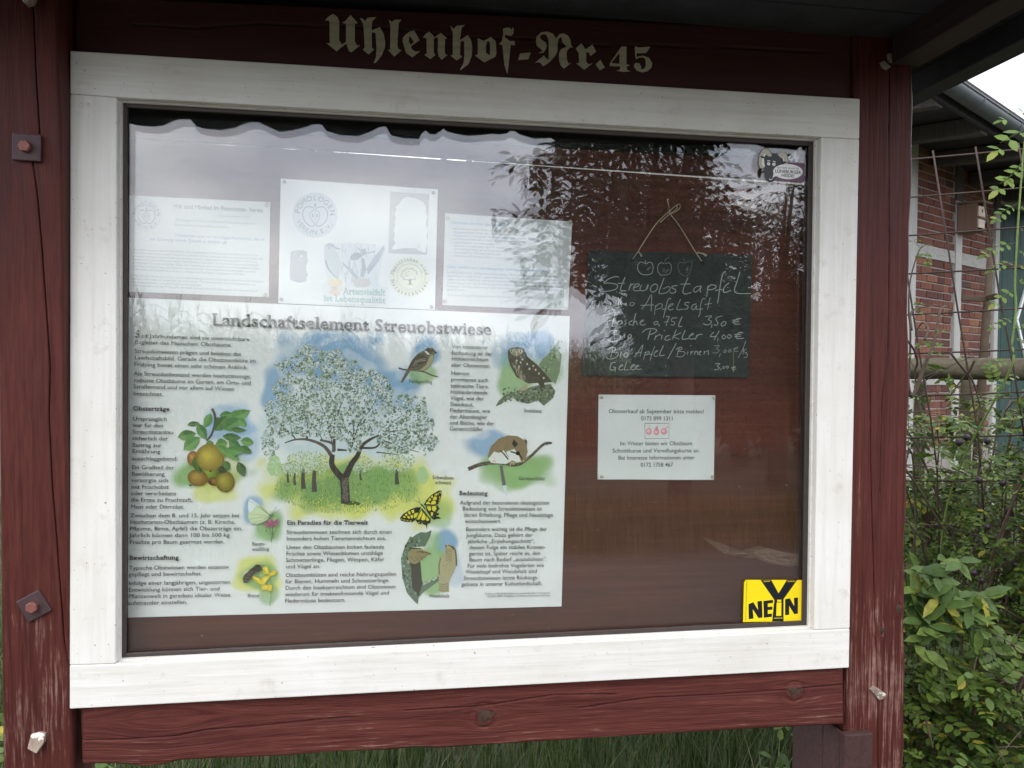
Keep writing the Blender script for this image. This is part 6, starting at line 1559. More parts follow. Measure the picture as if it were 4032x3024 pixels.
# ================================================================== LOG RAIL, SIGN POST, REINFORCING MESH
d_l, d_r = 4.35, 3.95
la, lb = WD(3400 * U, 1450 * U, 4.45), WD(4200 * U, 1457 * U, 3.85)
LR = thing('log_rail_fence', 'thick weathered horizontal log rail on posts behind the rebar mesh', 'fence', (float((la[0] + lb[0]) / 2), float((la[1] + lb[1]) / 2), 0))
ax = (lb - la) / np.linalg.norm(lb - la); V = []; Fc = []; NS, NR = 70, 32
sidev = np.cross(ax, [0, 0, 1]); sidev /= np.linalg.norm(sidev); upv = np.cross(sidev, ax)
for i in range(NS):
    t_ = i / (NS - 1); P0 = la + (lb - la) * t_
    for k in range(NR):
        a = 2 * math.pi * k / NR
        r = 0.0585 * (1 + .03 * math.sin(3 * a + t_ * 5) + .015 * math.sin(7 * a + 9 * t_)) + .002 * math.sin(t_ * 30 + a)
        if k in (14, 22): r -= 0.005
        V.append(P0 + sidev * r * math.cos(a) + upv * r * math.sin(a))
for i in range(NS - 1):
    for k in range(NR): Fc.append((i * NR + k, i * NR + (k + 1) % NR, (i + 1) * NR + (k + 1) % NR, (i + 1) * NR + k))
Fc += [tuple(range(NR)), tuple(range((NS - 1) * NR, NS * NR))]
o = mesh('log', V, Fc, M['log'], LR, smooth=True)
for px in (3625, 3806):
    b = WD(px * U, 1500 * U, 4.42); tube('fence_post', [(b[0], b[1] + .0, 0), (b[0], b[1], b[2] - .02), (b[0] + .002, b[1], b[2] + (.115 if px > 3700 else 0.0))], [.033, .030, .028], M['log'], LR, 10)
# brown post with a crosspiece in front of the barn
SPd = 6.2
t0_, t1_ = WD(3903 * U, 975 * U, SPd), WD(3872 * U, 1410 * U, SPd); t2_ = t1_ + (t1_ - t0_) * 1.55
SPO = thing('wooden_post', 'leaning brown wooden post with a short crosspiece in front of the brick wall', 'post', (float(t2_[0]), float(t2_[1]), 0))
tube('post', [t0_, t1_, (t2_[0], t2_[1], 0)], [.028, .034, .038], M['brown_board'], SPO, 8)
beam('crosspiece', WD(3786 * U, 1172 * U, SPd - .06), WD(3880 * U, 1178 * U, SPd - .06), .02, .045, M['brown_board'], SPO)
beam('crosspiece', WD(3887 * U, 1175 * U, SPd - .07), WD(3924 * U, 1165 * U, SPd - .25), .02, .045, M['brown_board'], SPO)
# rebar mesh panel
hdir = R @ np.array([.934, 0, -.358]); hdir[2] = 0; hdir /= np.linalg.norm(hdir)
pn = np.cross(hdir, [0, 0, 1]); pp = WD(3750 * U, 1000 * U, 3.0)
RB = thing('rebar_mesh', 'rusty steel reinforcing mesh panel used as a rose trellis', 'trellis', (float(pp[0]), float(pp[1]), 0))
rp_ = lambda x, y, o=0.0: WP(x * U, y * U, pp + pn * o, pn)
hr = [(3588,627,4032,585),(3589,776,4032,738),(3575,927.6,4032,893),(3578,1078,4032,1051),(3582.6,1239,4032,1212),(3578,1392.6,4032,1374.5),(3576,1560,4032,1542),(3570,1724,4032,1712),(3570,1893,4032,1891),(3570,2066,4032,2070),(3570,2245,4032,2255),(3560,2432,4032,2448),(3560,2640,4032,2664)]
for x0, y0, x1, y1 in hr:
    a, b = rp_(x0 - 60, y0 - 60 * (y1 - y0) / (x1 - x0)), rp_(x1 + 180, y1 + 180 * (y1 - y0) / (x1 - x0))
    tube('steel_rod', [a, (a + b) / 2 + np.array([0, 0, -.002]), b], .0034, M['steel'], RB, 7)
for pts in ([(3560, 1000), (3583, 1150), (3623, 1409), (3665, 1650), (3690, 1850), (3700, 2300)], [(3673, 593), (3725, 920), (3768, 1200), (3812, 1460), (3850, 1700), (3880, 2100)], [(3841, 578), (3861, 700), (3893, 900), (3934, 1150), (3994, 1466), (4040, 1760)], [(4009, 562), (4024, 640), (4070, 900), (4130, 1250)]):
    tube('steel_rod', [rp_(x, y, 0.007) for x, y in pts], .0036, M['steel'], RB, 7)
# rusty brown panels low in the roses
for lab, pts, dp in (('rusty brown sheet with sloping shoulders low behind the rose stems', [(3625, 2070), (3630, 2040), (3655, 1995), (3675, 1990), (3695, 2000), (3725, 2068), (3722, 2090), (3628, 2092)], 3.5),
                     ('taller rusty brown sheet standing among the rose stems', [(3710, 1975), (3728, 1895), (3735, 1875), (3765, 1875), (3790, 1900), (3795, 1985), (3790, 2120), (3745, 2120), (3735, 1975)], 3.7),
                     ('rusty brown sheet at the right edge behind the dark rose hips', [(3960, 2060), (3960, 2010), (3985, 1990), (4000, 2035), (3998, 2080), (3960, 2080)], 3.6)):
    P = [WD(x * U, y * U, dp) for x, y in pts]; yy = P[0][1]; lo_ = min(q_[2] for q_ in P); xm = sum(q_[0] for q_ in P) / len(P)
    T0 = thing('garden_sheet', lab, 'metal panel', (float(xm), float(yy), 0), 'rusty sheets among the roses')
    prism('panel', [(q_[0], yy, q_[2]) for q_ in P], yy, yy + .004, M['rust_sheet'], T0)
    box('stake', (xm - .012, yy + .005, 0), (xm + .012, yy + .020, lo_ + .05), M['rust_sheet'], T0)

# ================================================================== LEAVES
LEAFV = np.array([[0, 0, 0], [.30, .24, .03], [.30, -.24, .03], [.30, 0, 0], [.68, .22, .02], [.68, -.22, .02], [.68, 0, -.01], [1, 0, -.05]], float)
LEAFT = np.array([[0, 3, 1], [0, 2, 3], [1, 3, 6], [1, 6, 4], [2, 5, 6], [2, 6, 3], [4, 6, 7], [5, 7, 6]])
DIAV = np.array([[0, 0, 0], [.45, .22, .02], [.45, -.22, .02], [1, 0, -.04]], float); DIAT = np.array([[0, 2, 1], [1, 2, 3]])
def frames(dirs, ups):
    X = dirs / (np.linalg.norm(dirs, axis=1, keepdims=True) + 1e-9); Y = np.cross(ups, X); Y /= (np.linalg.norm(Y, axis=1, keepdims=True) + 1e-9); Z = np.cross(X, Y)
    return np.stack([X, Y, Z], 1)
def place(tv, tt, pos, dirs, ups, size, wid=1.0):
    Fm = frames(dirs, ups); s = np.asarray(size)[:, None, None]
    tvw = tv * np.array([1, wid, 1]); V = pos[:, None, :] + s * np.einsum('vk,nkj->nvj', tvw, Fm)
    n = len(pos); T = (tt[None] + (np.arange(n) * len(tv))[:, None, None]).reshape(-1, 3)
    return V.reshape(-1, 3), T
def compound(pos, dirs, ups, length, pairs=4, leaflet=0.30):
    """pinnate leaves: positions of every leaflet of many leaves"""
    X = dirs / np.linalg.norm(dirs, axis=1, keepdims=True); Y = np.cross(ups, X); Y /= np.linalg.norm(Y, axis=1, keepdims=True) + 1e-9
    Z = np.cross(X, Y); P, D_, Up, Sz = [], [], [], []
    L_ = np.asarray(length)[:, None]
    for k in range(pairs):
        t_ = 0.28 + 0.62 * k / (pairs - 1)
        droop = -0.25 * t_ * t_
        base = pos + X * L_ * t_ + Z * L_ * droop
        for sg in (-1, 1):
            d = Y * sg * 0.85 + X * 0.45 + rng.normal(0, .10, X.shape)
            P.append(base); D_.append(d); Up.append(Z + rng.normal(0, .25, X.shape)); Sz.append(L_[:, 0] * leaflet * (0.8 + .25 * math.sin(math.pi * t_)) * rng.uniform(.85, 1.1, len(X)))
    P.append(pos + X * L_ * 0.93 - Z * L_ * .22); D_.append(X - .4 * Z + rng.normal(0, .1, X.shape)); Up.append(Z); Sz.append(L_[:, 0] * leaflet * 1.1)
    return np.concatenate(P), np.concatenate(D_), np.concatenate(Up), np.concatenate(Sz)

# ---- rose shrub at the right
def shrub(name, label, cat, centre, nstem, rx, ry, hgt, nleaf, leaf_len, mat, seed, zlow=0.0, group=None, dense=None, stemr=.006):
    r = np.random.default_rng(seed)
    T0 = thing(name, label, cat, (centre[0], centre[1], 0), group)
    tubes = []; pts_all = []; dir_all = []
    for i in range(nstem):
        bx, by = centre[0] + r.normal(0, rx * .35), centre[1] + r.normal(0, ry * .35)
        az = r.uniform(0, 6.28); h = hgt * r.uniform(.6, 1.08); ex = bx + math.cos(az) * rx * r.uniform(.3, 1); ey = by + math.sin(az) * ry * r.uniform(.3, 1)
        P = [np.array([bx, by, 0]), np.array([bx + (ex - bx) * .2, by + (ey - by) * .2, h * .45]), np.array([bx + (ex - bx) * .6, by + (ey - by) * .6, h * .9]), np.array([ex, ey, h * r.uniform(.75, .98)])]
        C = np.array(catmull(P, 6)); C += np.cumsum(r.normal(0, .006, C.shape), axis=0); C[:, 2] = np.maximum(C[:, 2], 0)
        tubes.append((C, np.linspace(stemr * r.uniform(.7, 1.5), .0018, len(C))))
        dd = np.gradient(C, axis=0)
        for k in range(len(C)):
            if C[k, 2] > zlow: pts_all.append(C[k]); dir_all.append(dd[k])
        for b_ in range(5):        # side twigs
            k = r.integers(5, len(C) - 1); v = np.array([r.normal(), r.normal(), r.uniform(-.1, .9)]); v /= np.linalg.norm(v); Lh = r.uniform(.12, .34)
            Q = np.array([C[k] + v * Lh * q - np.array([0, 0, .12 * q * q * Lh]) for q in np.linspace(0, 1, 5)])
            tubes.append((Q, np.linspace(.0026, .001, 5)))
            for q in Q[1:]: pts_all.append(q); dir_all.append(v)
    return T0, tubes, np.array(pts_all), np.array(dir_all), r
def finish_shrub(T0, tubes, pts, dirs, r, nleaf, leaf_len, mat, stem_mat, pairs=4, keep=None):
    w = np.ones(len(pts)) if keep is None else keep(pts)
    w = w * np.clip(.35 + .9 * (np.sin(pts[:, 0] * 11 + 2 * np.sin(pts[:, 2] * 7)) * np.sin(pts[:, 2] * 12 + pts[:, 1] * 6)), .05, 1.2)
    idx = r.choice(len(pts), nleaf, p=w / w.sum())
    pos = pts[idx] + r.normal(0, .035, (nleaf, 3)); d = r.normal(0, 1, (nleaf, 3)); d[:, 2] = d[:, 2] * .5 - .05; d[:, 1] -= .55
    up = np.tile([0, -.25, 1.0], (nleaf, 1)) + r.normal(0, .35, (nleaf, 3))
    P, D_, Up, Sz = compound(pos, d, up, leaf_len * r.uniform(.5, 1.4, nleaf), pairs)
    V, T = place(LEAFV, LEAFT, P, D_, Up, Sz)
    ok = V[:, 2].reshape(-1, 8).min(1) > 0.01
    keepT = np.repeat(ok, 8); T = T[keepT]
    o = mesh('foliage', V, T, mat, T0, smooth=True); o['kind'] = 'stuff'
    Vt, Ft = merge_tubes(tubes, 5)
    o = mesh('stems', Vt, Ft, stem_mat, T0, smooth=True); o['kind'] = 'stuff'
def hip(T0, px, py, dp, r=.013):
    c = WD(px * U, py * U, dp); V = []; Fc = []; n = 12; prof = [(0.0, -1.0), (.55, -.86), (.92, -.45), (1.0, .05), (.82, .6), (.4, .92), (.22, 1.0), (.3, 1.25)]
    for i, (rr, zz) in enumerate(prof):
        for k in range(n): V.append((c[0] + r * rr * math.cos(6.283 * k / n), c[1] + r * rr * math.sin(6.283 * k / n), c[2] - r * zz))
    for i in range(len(prof) - 1):
        for k in range(n): Fc.append((i * n + k, (i + 1) * n + k, (i + 1) * n + (k + 1) % n, i * n + (k + 1) % n))
    mesh('rose_hip', V, Fc, M['hip'], T0, smooth=True)
    tube('hip_stalk', [(c[0], c[1], c[2] + r * .9), (c[0] + .004, c[1], c[2] + r * 2.2), (c[0] + .012, c[1] + .01, c[2] + r * 3.4)], .0011, M['stem'], T0, 5)

cR = WD(3880 * U, 1900 * U, 3.05)
T0, tb, pts, dr, r_ = shrub('rose_bush', 'tall tangled rose bush with small leaflets and black hips right of the notice board', 'rose bush', (cR[0] + .25, cR[1]), 46, .85, .55, 1.62, 0, 0, None, 41)
def keepR(P):
    w = np.ones(len(P)); x = P[:, 0]
    w *= np.where(P[:, 2] > 1.30, np.clip((1.72 - P[:, 2]) / .42, 0.05, 1), 1)
    w *= np.where((x < cR[0] - .12) & (P[:, 2] > .95), .30, 1.0)
    return w
finish_shrub(T0, tb, pts, dr, r_, 3600, .100, M['rose_leaf'], M['stem'], 4, keepR)
for px, py in ((3776, 1742), (3806, 1722), (3887, 1736), (3855, 1890), (3948, 1902), (3888, 2075), (3878, 2135), (3820, 2202), (3836, 2255), (3866, 2285), (4022, 1935), (3998, 2222)): hip(T0, px, py, 2.72 + .02 * (px % 5), .0125)
# bare crossing canes in front of the log
for pts_ in ([(3560, 1440), (3590, 1560), (3640, 1440), (3680, 1340), (3700, 1230), (3722, 1205)], [(3743, 1390), (3790, 1450), (3830, 1500), (3860, 1600)], [(3838, 1418), (3815, 1465), (3790, 1490), (3740, 1560)], [(3565, 1330), (3600, 1380), (3612, 1430), (3602, 1480), (3640, 1620)], [(3640, 1340), (3655, 1300), (3650, 1285), (3632, 1270), (3610, 1300)], [(3562, 1840), (3640, 1960), (3700, 2060), (3745, 2130)], [(3565, 2040), (3640, 2140)], [(3590, 1300), (3585, 1240), (3610, 1215), (3690, 1200)], [(3660, 2400), (3700, 2480), (3760, 2560), (3850, 2700)], [(3640, 2600), (3700, 2590), (3770, 2550)]):
    q_ = catmull([WD(x * U, y * U, 2.85 + .03 * i) for i, (x, y) in enumerate(pts_)], 5)
    tube('cane', q_, [.0085, .0065, .004] if len(pts_) > 4 and pts_[0] == (3560, 1440) else [.0042, .0042, .0022], M['stem'], T0, 7)
# lower denser roses in the foreground
cF = WD(3800 * U, 2900 * U, 2.45)
T0, tb, pts, dr, r_ = shrub('rose_bush', 'low rose bush with dense fresh leaflets at the foot of the right post', 'rose bush', (cF[0] + .10, cF[1] + .15), 26, .62, .30, .80, 0, 0, None, 43)
finish_shrub(T0, tb, pts, dr, r_, 900, .110, M['rose_leaf'], M['stem'], 5)
# dark back layer so that the gaps look into shade
T0, tb, pts, dr, r_ = shrub('garden_shrub', 'dark dense shrub behind the roses at the foot of the barn', 'shrub', (cR[0] + .9, cR[1] + 1.2), 40, 1.25, .6, 1.05, 0, 0, None, 45)
finish_shrub(T0, tb, pts, dr, r_, 1500, .15, M['rose_leaf'], M['stem'], 3)

# ---- plant with broad lance leaves beside the post
bl0 = WD(3600 * U, 2560 * U, 2.45)
BP = thing('garden_shrub', 'shrub with long pale green leaves and a few yellow ones close to the right post', 'shrub', (float(bl0[0]), float(bl0[1]), 0))
lm = {}
for key, vv in (('a', .72), ('b', .55)):
    me = bpy.data.meshes.new('leaf'); me.from_pydata([tuple(q_) for q_ in (LEAFV * np.array([1, 1.15 * vv, 1.6]))], [], [tuple(map(int, t_)) for t_ in LEAFT]); me.polygons.foreach_set('use_smooth', [True] * 8); lm[key] = me
def tint_leaf_mat(name):
    t = NT(name); oi = t.new('ShaderNodeObjectInfo')
    c = t.ramp(oi.outputs['Random'], [(0, (0.060, 0.112, 0.026)), (.5, (0.105, 0.175, 0.040)), (.90, (0.18, 0.26, 0.050)), (.97, (0.42, 0.36, 0.03))])
    n = t.noise(t.co(), 4, 3); c = t.mix(t.ramp(n, [(.4, (.4,) * 3), (.6, (0,) * 3)]), c, (0.05, 0.09, 0.03))
    t.col(c); t.rough(.5); t.spec(.35)
    tl_ = t.new('ShaderNodeBsdfTranslucent'); t.l.new(c, tl_.inputs['Color']); mx_ = t.new('ShaderNodeMixShader'); mx_.inputs[0].default_value = .25
    t.l.new(t.b.outputs[0], mx_.inputs[1]); t.l.new(tl_.outputs[0], mx_.inputs[2]); t.l.new(mx_.outputs[0], t.o.inputs['Surface']); return t.m
M['tint_leaf'] = tint_leaf_mat('broad_leaf_single')
for m_ in lm.values(): m_.materials.append(M['tint_leaf'])
rl = random.Random(77)
def put_leaf(parent, base, d, up, size, me):
    o = bpy.data.objects.new('leaf', me); COL.objects.link(o); o.parent = parent
    X = Vector(d).normalized(); Y = Vector(up).cross(X).normalized(); Z = X.cross(Y)
    Mx = Matrix((X * size, Y * size, Z * size)).transposed().to_4x4(); Mx.translation = Vector(base) - Vector(org_of(parent)); o.matrix_basis = Mx
# leaf rosettes: centre px, spread, count
ros = [(3600, 2330, 80, 26), (3660, 2370, 80, 26), (3720, 2400, 75, 22), (3775, 2390, 70, 18), (3830, 2345, 60, 14), (3620, 2440, 80, 18), (3700, 2470, 75, 14), (3645, 2260, 50, 10), (3580, 2235, 45, 10), (3760, 2200, 40, 7), (3600, 2520, 60, 12), (3810, 2440, 50, 10)]
for cx_, cy2, spd, n in ros:
    hub = WD(cx_ * U, cy2 * U, 2.44)
    gl_ = np.array([hub[0] + .03, hub[1] + .05, 0.0])
    root_ = np.array([bl0[0] + .10 + rl.uniform(-.05, .05), bl0[1] + .10, 0.0]); tube('stem', catmull([root_, root_ * .5 + hub * .5 + np.array([.05, .03, -.05]), hub + np.array([.01, .03, -.04]), hub], 5), [.0045, .003, .0018, .0012], M['stem'], BP, 6)
    for i in range(n):
        a = rl.uniform(0, 6.28); q_ = hub + np.array([math.cos(a), 0, math.sin(a)]) * rl.uniform(0, spd) * .0004 + np.array([0, rl.uniform(-.05, .06), 0])
        dd = np.array([rl.gauss(.25, .7), -abs(rl.gauss(.25, .4)), rl.gauss(-.15, .6)])
        put_leaf(BP, q_, dd, (rl.gauss(0, .3), -.8, 1 + rl.gauss(0, .3)), rl.uniform(.065, .098), lm[rl.choice('ab')])

# ---- green shoot with pinnate leaves against the barn and the sky
M['shoot_single'] = M['shoot_leaf']
s0 = WD(3975 * U, 1480 * U, 2.72)
SH = thing('rose_shoot', 'tall fresh green rose shoot with light leaves at the right edge', 'rose shoot', (float(s0[0]), float(s0[1]), 0))
tube('stem', catmull([(s0[0] + .10, s0[1] + .45, 0), (s0[0] + .05, s0[1] + .40, .8), (s0[0] + .02, s0[1] + .28, 1.2)] + [WD(x * U, y * U, 2.72) for x, y in ((3972, 1470), (3985, 1350), (4000, 1220), (3996, 1120), (4003, 980), (4012, 830), (4022, 700), (4034, 560), (4060, 430), (4075, 330))], 5), [.004, .004, .0036, .003, .002], M['stem_green'], SH, 8)
def pleaf(base, tip, dp, L_=None, pairs=3, parent=SH, mat=None, sz=.36):
    a = WD(base[0] * U, base[1] * U, dp); b = WD(tip[0] * U, tip[1] * U, dp - .02); d = b - a; L2 = np.linalg.norm(d)
    P, D_, Up, Sz = compound(a[None], d[None], np.array([[0.1, -.75, 1.0]]), [L2], pairs, sz)
    V, T = place(LEAFV, LEAFT, P, D_, Up, Sz)
    Vr, Fr = tube_geo([a, a + d * .5 + np.array([0, 0, -.0]), b - d * .05], .0009, 4); n0 = len(V)
    mesh('leaf', np.concatenate([V, np.array(Vr)]), [tuple(map(int, t_)) for t_ in T] + [tuple(i + n0 for i in f_) for f_ in Fr], mat or M['shoot_leaf'], parent, smooth=True)
for b_, t_, pr, sz in (((4050, 500), (3932, 566), 3, .36), ((4060, 440), (3955, 445), 2, .30), ((4025, 640), (3976, 692), 3, .34), ((4030, 655), (3932, 728), 3, .34), ((4022, 560), (4080, 600), 3, .3), ((4008, 800), (3925, 846), 4, .28), ((4008, 830), (4060, 800), 3, .36), ((4000, 955), (3884, 978), 4, .26),
                       ((4003, 900), (4060, 905), 3, .36), ((3998, 1030), (3908, 1045), 4, .26), ((4000, 1050), (4070, 1050), 3, .36), ((3998, 1140), (3922, 1180), 3, .34), ((3999, 1120), (4065, 1090), 3, .34), ((3994, 1250), (3912, 1275), 4, .24), ((3990, 1330), (4045, 1345), 3, .36), ((3980, 1420), (3895, 1425), 4, .28), ((3985, 1300), (4050, 1270), 3, .3),
                       ((4045, 520), (4090, 480), 3, .34), ((4000, 985), (4055, 1000), 3, .34)): pleaf(b_, t_, 2.70, pairs=pr, sz=sz)
# small sprigs beside the post in front of the barn
s1 = WD(3560 * U, 1150 * U, 2.9)
SP2 = thing('rose_shoot', 'thin dark cane with a few yellow-green leaves just right of the red post', 'rose shoot', (float(s1[0]), float(s1[1]), 0))
tube('stem', catmull([(s1[0], s1[1], 0), (s1[0], s1[1], .9)] + [WD(x * U, y * U, 2.9) for x, y in ((3583, 1400), (3578, 1230), (3582, 1120), (3600, 1040), (3620, 985), (3635, 965))], 5), [.005, .003, .0018], M['stem'], SP2, 6)
for b_, t_ in (((3620, 975), (3598, 945)), ((3622, 980), (3650, 962)), ((3615, 1000), (3655, 1008)), ((3640, 965), (3625, 940)), ((3605, 1020), (3622, 1000)), ((3650, 990), (3660, 1030)), ((3590, 1200), (3625, 1190)), ((3595, 1215), (3630, 1225)), ((3640, 1370), (3690, 1350)), ((3650, 1390), (3700, 1385)), ((3600, 1375), (3640, 1345)), ((3590, 1400), (3560, 1380)), ((3680, 1310), (3715, 1298))): pleaf(b_, t_, 2.88, pairs=2, parent=SP2, sz=.52)

# ---- grass behind and below the board
def grass(name, label, n, xr_, yr_, hmean, seed, mat, bend=.5, wd=.006, fn=None):
    r = np.random.default_rng(seed)
    x = r.uniform(*xr_, n); y = r.uniform(*yr_, n)
    cl = (np.sin(x * 6 + 2 * np.sin(y * 5)) * np.sin(y * 7 + 1.7 * np.sin(x * 4)))
    if fn is not None:
        k = fn(x, y); x, y, cl = x[k], y[k], cl[k]; n = len(x)
    h = hmean * r.uniform(.5, 1.3, n) * (1 + .35 * cl); az = r.uniform(0, 6.28, n); b = r.uniform(.2, 1.0, n) * bend
    V = []; seg = 4
    side = np.stack([-np.sin(az), np.cos(az), np.zeros(n)], 1)
    for k in range(seg + 1):
        t_ = k / seg; c = np.stack([x + np.cos(az) * b * h * t_ ** 1.8, y + np.sin(az) * b * h * t_ ** 1.8, h * (t_ - .38 * b * t_ ** 2.4)], 1)
        w_ = wd * (1 - t_) ** .7 * r.uniform(.8, 1.2, n)[:, None] * .5 if k else wd * .5
        V += [c + side * w_, c - side * w_]
    V = np.stack(V, 1).reshape(-1, 3); m = 2 * (seg + 1); T = []
    for k in range(seg): T += [(2 * k, 2 * k + 1, 2 * k + 3), (2 * k, 2 * k + 3, 2 * k + 2)]
    T = (np.array(T)[None] + (np.arange(n) * m)[:, None, None]).reshape(-1, 3)
    o = mesh(name, V, T, mat, smooth=True); return tag(o, label, 'grass', kind='stuff')
grass('grass', 'long dark green grass growing behind and under the notice board', 15000, (-2.6, 2.0), (0.25, 3.2), .34, 51, M['grass'])
grass('meadow_grass', 'shorter meadow grass between the board and the barn', 16000, (-5, 5.5), (3.2, 8.0), .26, 52, M['grass'], wd=.010)
grass('verge_grass', 'rough grass on the far side of the road', 9000, (-6, 8), (-7.5, -4.7), .30, 53, M['grass'], wd=.012)
grass('verge_grass', 'short grass at the foot of the posts in front', 4000, (-2.0, 2.2), (-1.2, 0.2), .10, 54, M['grass'], wd=.005)
# broad leaves low at the right foot and at the left edge
def small_plant(label, px, py, dp, n, sz, seed):
    r = random.Random(seed); b = WD(px * U, py * U, dp)
    Q = thing('leafy_plant', label, 'plant', (float(b[0]), float(b[1]), 0), 'leafy weeds round the posts')
    for i in range(max(3, n // 5)):
        tip = b + np.array([r.gauss(0, .05), r.gauss(0, .04), r.gauss(0, .03)])
        tube('stem', catmull([(b[0] + r.gauss(0, .01), b[1], 0), (b[0] + (tip[0] - b[0]) * .4, b[1], tip[2] * .6), tip], 4), [.003, .002, .0012], M['stem_green'], Q, 5)
        for k in range(5):
            t_ = .45 + .55 * k / 4; q_ = np.array([b[0] + (tip[0] - b[0]) * t_, b[1] + (tip[1] - b[1]) * t_, tip[2] * t_])
            put_leaf(Q, q_, (r.gauss(0, 1), r.gauss(-.3, .6), r.gauss(0, .35)), (r.gauss(0, .3), -.6, 1), sz * r.uniform(.7, 1.2), lm['a'])
small_plant('leafy weed with bright leaves under the right end of the lower beam', 3030, 2960, 2.5, 25, .055, 1)
small_plant('leafy weed half hidden behind the short support stub', 3130, 2990, 2.6, 20, .05, 2)
small_plant('leafy weed showing past the left edge of the left post', -10, 2850, 2.2, 30, .06, 3)
small_plant('leafy weed low under the left end of the lower beam', 420, 3010, 2.3, 20, .05, 4)

# ================================================================== BEHIND THE CAMERA (seen mirrored in the glass)
def field_edge_y(x): return -5.3 - (x + 2.6) * 1.28
def maize():
    r = np.random.default_rng(61); P = []
    for row in range(17):
        for i in range(92):
            t_ = i / 91; x = -5.5 + 13.5 * t_
            y = field_edge_y(max(x, -3.0)) - row * .75
            P.append((x + r.normal(0, .07), y + r.normal(0, .08), r.uniform(2.05, 2.5)))
    P = np.array(P); Vs, Ts = [], []; n0 = 0
    for x, y, h in P:
        az0 = r.uniform(0, 6.28)
        # stalk
        V, Fq = tube_geo([(x, y, 0), (x + .01, y, h * .55), (x + .02, y, h * .93)], [.014, .011, .004], 3, False)
        T = [(a, b, c) for a, b, c, d in Fq] + [(a, c, d) for a, b, c, d in Fq]
        Vs.append(np.array(V)); Ts.append(np.array(T) + n0); n0 += len(V)
        for k in range(10):
            z = h * (.16 + .72 * k / 9); az = az0 + (k % 2) * math.pi + r.normal(0, .4); Lf = r.uniform(.55, .85) * (1 - .35 * abs(k - 5) / 5); up_ = r.uniform(.5, 1.0)
            c = np.array([[math.cos(az) * Lf * q * .8, math.sin(az) * Lf * q * .8, Lf * (up_ * q - .95 * q * q)] for q in (0, .3, .6, 1)]) + np.array([x, y, z])
            sd_ = np.array([-math.sin(az), math.cos(az), 0]) * .036
            V = np.array([c[0] - sd_ * .5, c[0] + sd_ * .5, c[1] - sd_, c[1] + sd_, c[2] - sd_ * .8, c[2] + sd_ * .8, c[3]])
            Vs.append(V); Ts.append(np.array([(0, 1, 3), (0, 3, 2), (2, 3, 5), (2, 5, 4), (4, 5, 6)]) + n0); n0 += 7
        for k in range(5):       # tassel
            a = r.uniform(0, 6.28); V = np.array([(x + .02, y, h * .9), (x + .028, y, h * .9), (x + math.cos(a) * .08, y + math.sin(a) * .08, h * .9 + .24)])
            Vs.append(V); Ts.append(np.array([(0, 1, 2)]) + n0); n0 += 3
    o = mesh('maize_field', np.concatenate(Vs), np.concatenate(Ts), M['maize_leaf']); tag(o, 'field of tall green maize across the road, seen mirrored in the glass', 'maize', kind='stuff')
maize()
def mirror_pt(u, v, dist):          # where a thing seen mirrored at reading (u,v) stands, dist metres in front of the glass
    P = W(u, v, YG + dist); return np.array([P[0], YG - dist, P[2]])
def tree(name, label, base, height, blobs_, nleaf, lsize, seed, limbs=14):
    r = np.random.default_rng(seed); T0 = thing(name, label, 'tree', (float(base[0]), float(base[1]), 0), None)
    top = np.array([base[0] + .1, base[1], height * .8])
    tr_ = catmull([np.array([base[0], base[1], 0]), np.array([base[0] + .05, base[1], height * .3]), np.array([base[0] - .05, base[1] + .05, height * .55]), top], 5)
    tube('trunk', tr_, list(np.linspace(.16, .04, len(tr_))), M['bark'], T0, 10)
    B = np.array([b[0] for b in blobs_]); Rr = np.array([b[1] for b in blobs_])
    tubes = []
    for i in range(len(blobs_)):
        k = min(len(tr_) - 1, int(len(tr_) * np.clip((B[i, 2] / height) * .75, .15, .95))); a = tr_[k]
        m_ = (a + B[i]) / 2 + np.array([0, 0, .25]); C = np.array(catmull([a, m_, B[i]], 5)); tubes.append((C, np.linspace(.05, .012, len(C))))
        for j in range(7):
            v = r.normal(0, 1, 3); v /= np.linalg.norm(v); e = B[i] + v * Rr[i] * .9; tubes.append((np.array([B[i] - v * .05, (B[i] + e) / 2 + [0, 0, .05], e]), np.array([.012, .008, .003])))
    Vt, Ft = merge_tubes(tubes, 5); o = mesh('limbs', Vt, Ft, M['bark'], T0, smooth=True)
    w = Rr ** 3; idx = r.choice(len(blobs_), nleaf, p=w / w.sum())
    # leaves in drooping sprays
    ns_ = nleaf // 9; idx = r.choice(len(blobs_), ns_, p=w / w.sum()); v = r.normal(0, 1, (ns_, 3)); v /= np.linalg.norm(v, axis=1, keepdims=True)
    c = B[idx] + v * (Rr[idx] * r.uniform(.1, 1.0, ns_) ** .7)[:, None]
    out_ = v * [1, 1, .3] + r.normal(0, .35, (ns_, 3)); out_[:, 2] -= .15; out_ /= np.linalg.norm(out_, axis=1, keepdims=True)
    P, D_ = [], []
    for k in range(9):
        t_ = k / 8 * .48; P.append(c + out_ * t_ * [1, 1, .5] + np.array([0, 0, -.2]) * t_ * t_); sd_ = np.cross(out_, [0, 0, 1.0]) * (1 if k % 2 else -1)
        D_.append(out_ * .8 + sd_ * .7 + np.array([0, 0, -.22]) + r.normal(0, .30, (ns_, 3)))
    P, D_ = np.concatenate(P), np.concatenate(D_)
    V, T = place(LEAFV, LEAFT, P, D_, np.tile([0, 0, 1.0], (len(P), 1)) + r.normal(0, .4, P.shape), lsize * r.uniform(.7, 1.2, len(P)), .85)
    o = mesh('crown', V, T, M['tree_leaf'], T0); o['kind'] = 'stuff'; return T0
bl = []
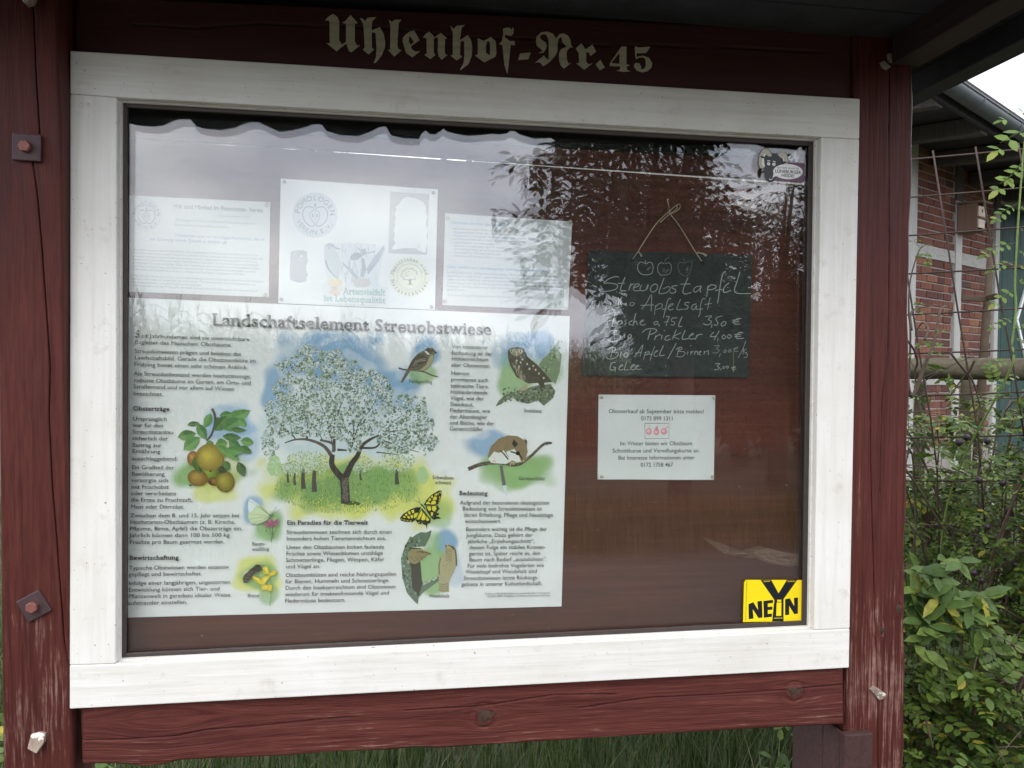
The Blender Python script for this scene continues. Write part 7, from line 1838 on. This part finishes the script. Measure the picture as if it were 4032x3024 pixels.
for u, v, ru, dist in [(1165,345,26,6.0),(1210,330,34,6.0),(1235,440,44,6.1),(1175,540,24,6.1),(1160,470,20,6.0),(1260,345,50,6.2),(1330,400,62,6.6),(1200,360,30,6.0),(1180,450,28,6.0),(1225,520,40,6.1),(1215,610,36,6.2),(1290,480,58,6.4),(1300,560,58,6.6),(1290,650,34,6.4),(1390,330,62,7.0),(1460,380,72,7.2),(1530,450,66,7.4),(1400,470,78,7.0),(1480,520,84,7.4),(1390,560,70,7.0),(1460,610,84,7.4),(1420,680,60,7.4),(1530,570,60,7.6),
    (1360,250,60,6.8),(1450,250,70,7.0),(1290,270,50,6.4),(1480,700,60,7.6),(1340,690,26,6.4),(1440,170,80,7.2),(1330,150,80,7)]:
    c_ = mirror_pt(u, v, dist); bl.append((c_, ru / 1646 * (dist + 1.78)))
base = mirror_pt(1470, 800, 7.4)
tree('broadleaf_tree', 'broadleaf tree with drooping leaf sprays across the road, seen mirrored above the chalkboard', (base[0], base[1]), 6.0, bl, 11500, .15, 71)
bl = []
for u, v, ru, dist in [(1640,470,50,8.5),(1700,420,44,8.6),(1690,520,64,8.8),(1620,560,60,8.6),(1740,480,50,9),(1740,600,60,9),(1660,640,70,8.8),(1600,660,60,8.6),(1740,720,60,9),(1660,760,70,9),(1580,760,60,8.8),(1500,790,60,8.6),(1720,370,30,8.8),(1800,560,70,9),(1740,840,60,9), (1620, 860, 70, 8.8)]:
    c_ = mirror_pt(u, v, dist); bl.append((c_, ru / 1646 * (dist + 1.78)))
base = mirror_pt(1680, 800, 8.8)
bl3 = []
for u, v, ru, dist in [(1540,670,70,12),(1640,660,70,12),(1740,680,80,12.5),(1480,740,80,12),(1580,720,90,12),(1700,740,90,12.5),(1430,820,60,12),(1520,850,90,12),(1640,860,90,12),(1760,860,90,12.5)]:
    c_ = mirror_pt(u, v, dist); bl3.append((c_, ru / 1646 * (dist + 1.78)))
base3 = mirror_pt(1600, 800, 12)
tree('broadleaf_tree', 'dense dark tree mirrored behind the round-crowned one, down to the ground', (base3[0], base3[1]), 4.6, bl3, 9000, .26, 75)
tree('broadleaf_tree', 'smaller round-crowned tree mirrored near the right side of the glass', (base[0], base[1]), 3.9, bl, 10000, .11, 72)

# ---- trees far behind the board: only glimpsed through the gap between the back boards and past the posts
for lab, bx, by, hh_, sd in (('pale green garden tree far behind the left half of the board', -4.2, 17.0, 6.8, 81), ('darker garden tree far behind the middle of the board', 1.2, 15.0, 6.6, 82)):
    rr3 = np.random.default_rng(sd); bl4 = [(np.array([bx + rr3.normal(0, 2.0), by + rr3.normal(0, 1.0), hh_ * rr3.uniform(.35, 1.0)]), rr3.uniform(.5, 1.2)) for _ in range(16)]
    tree('garden_tree', lab, (bx, by), hh_, bl4, 3200, .26, sd)
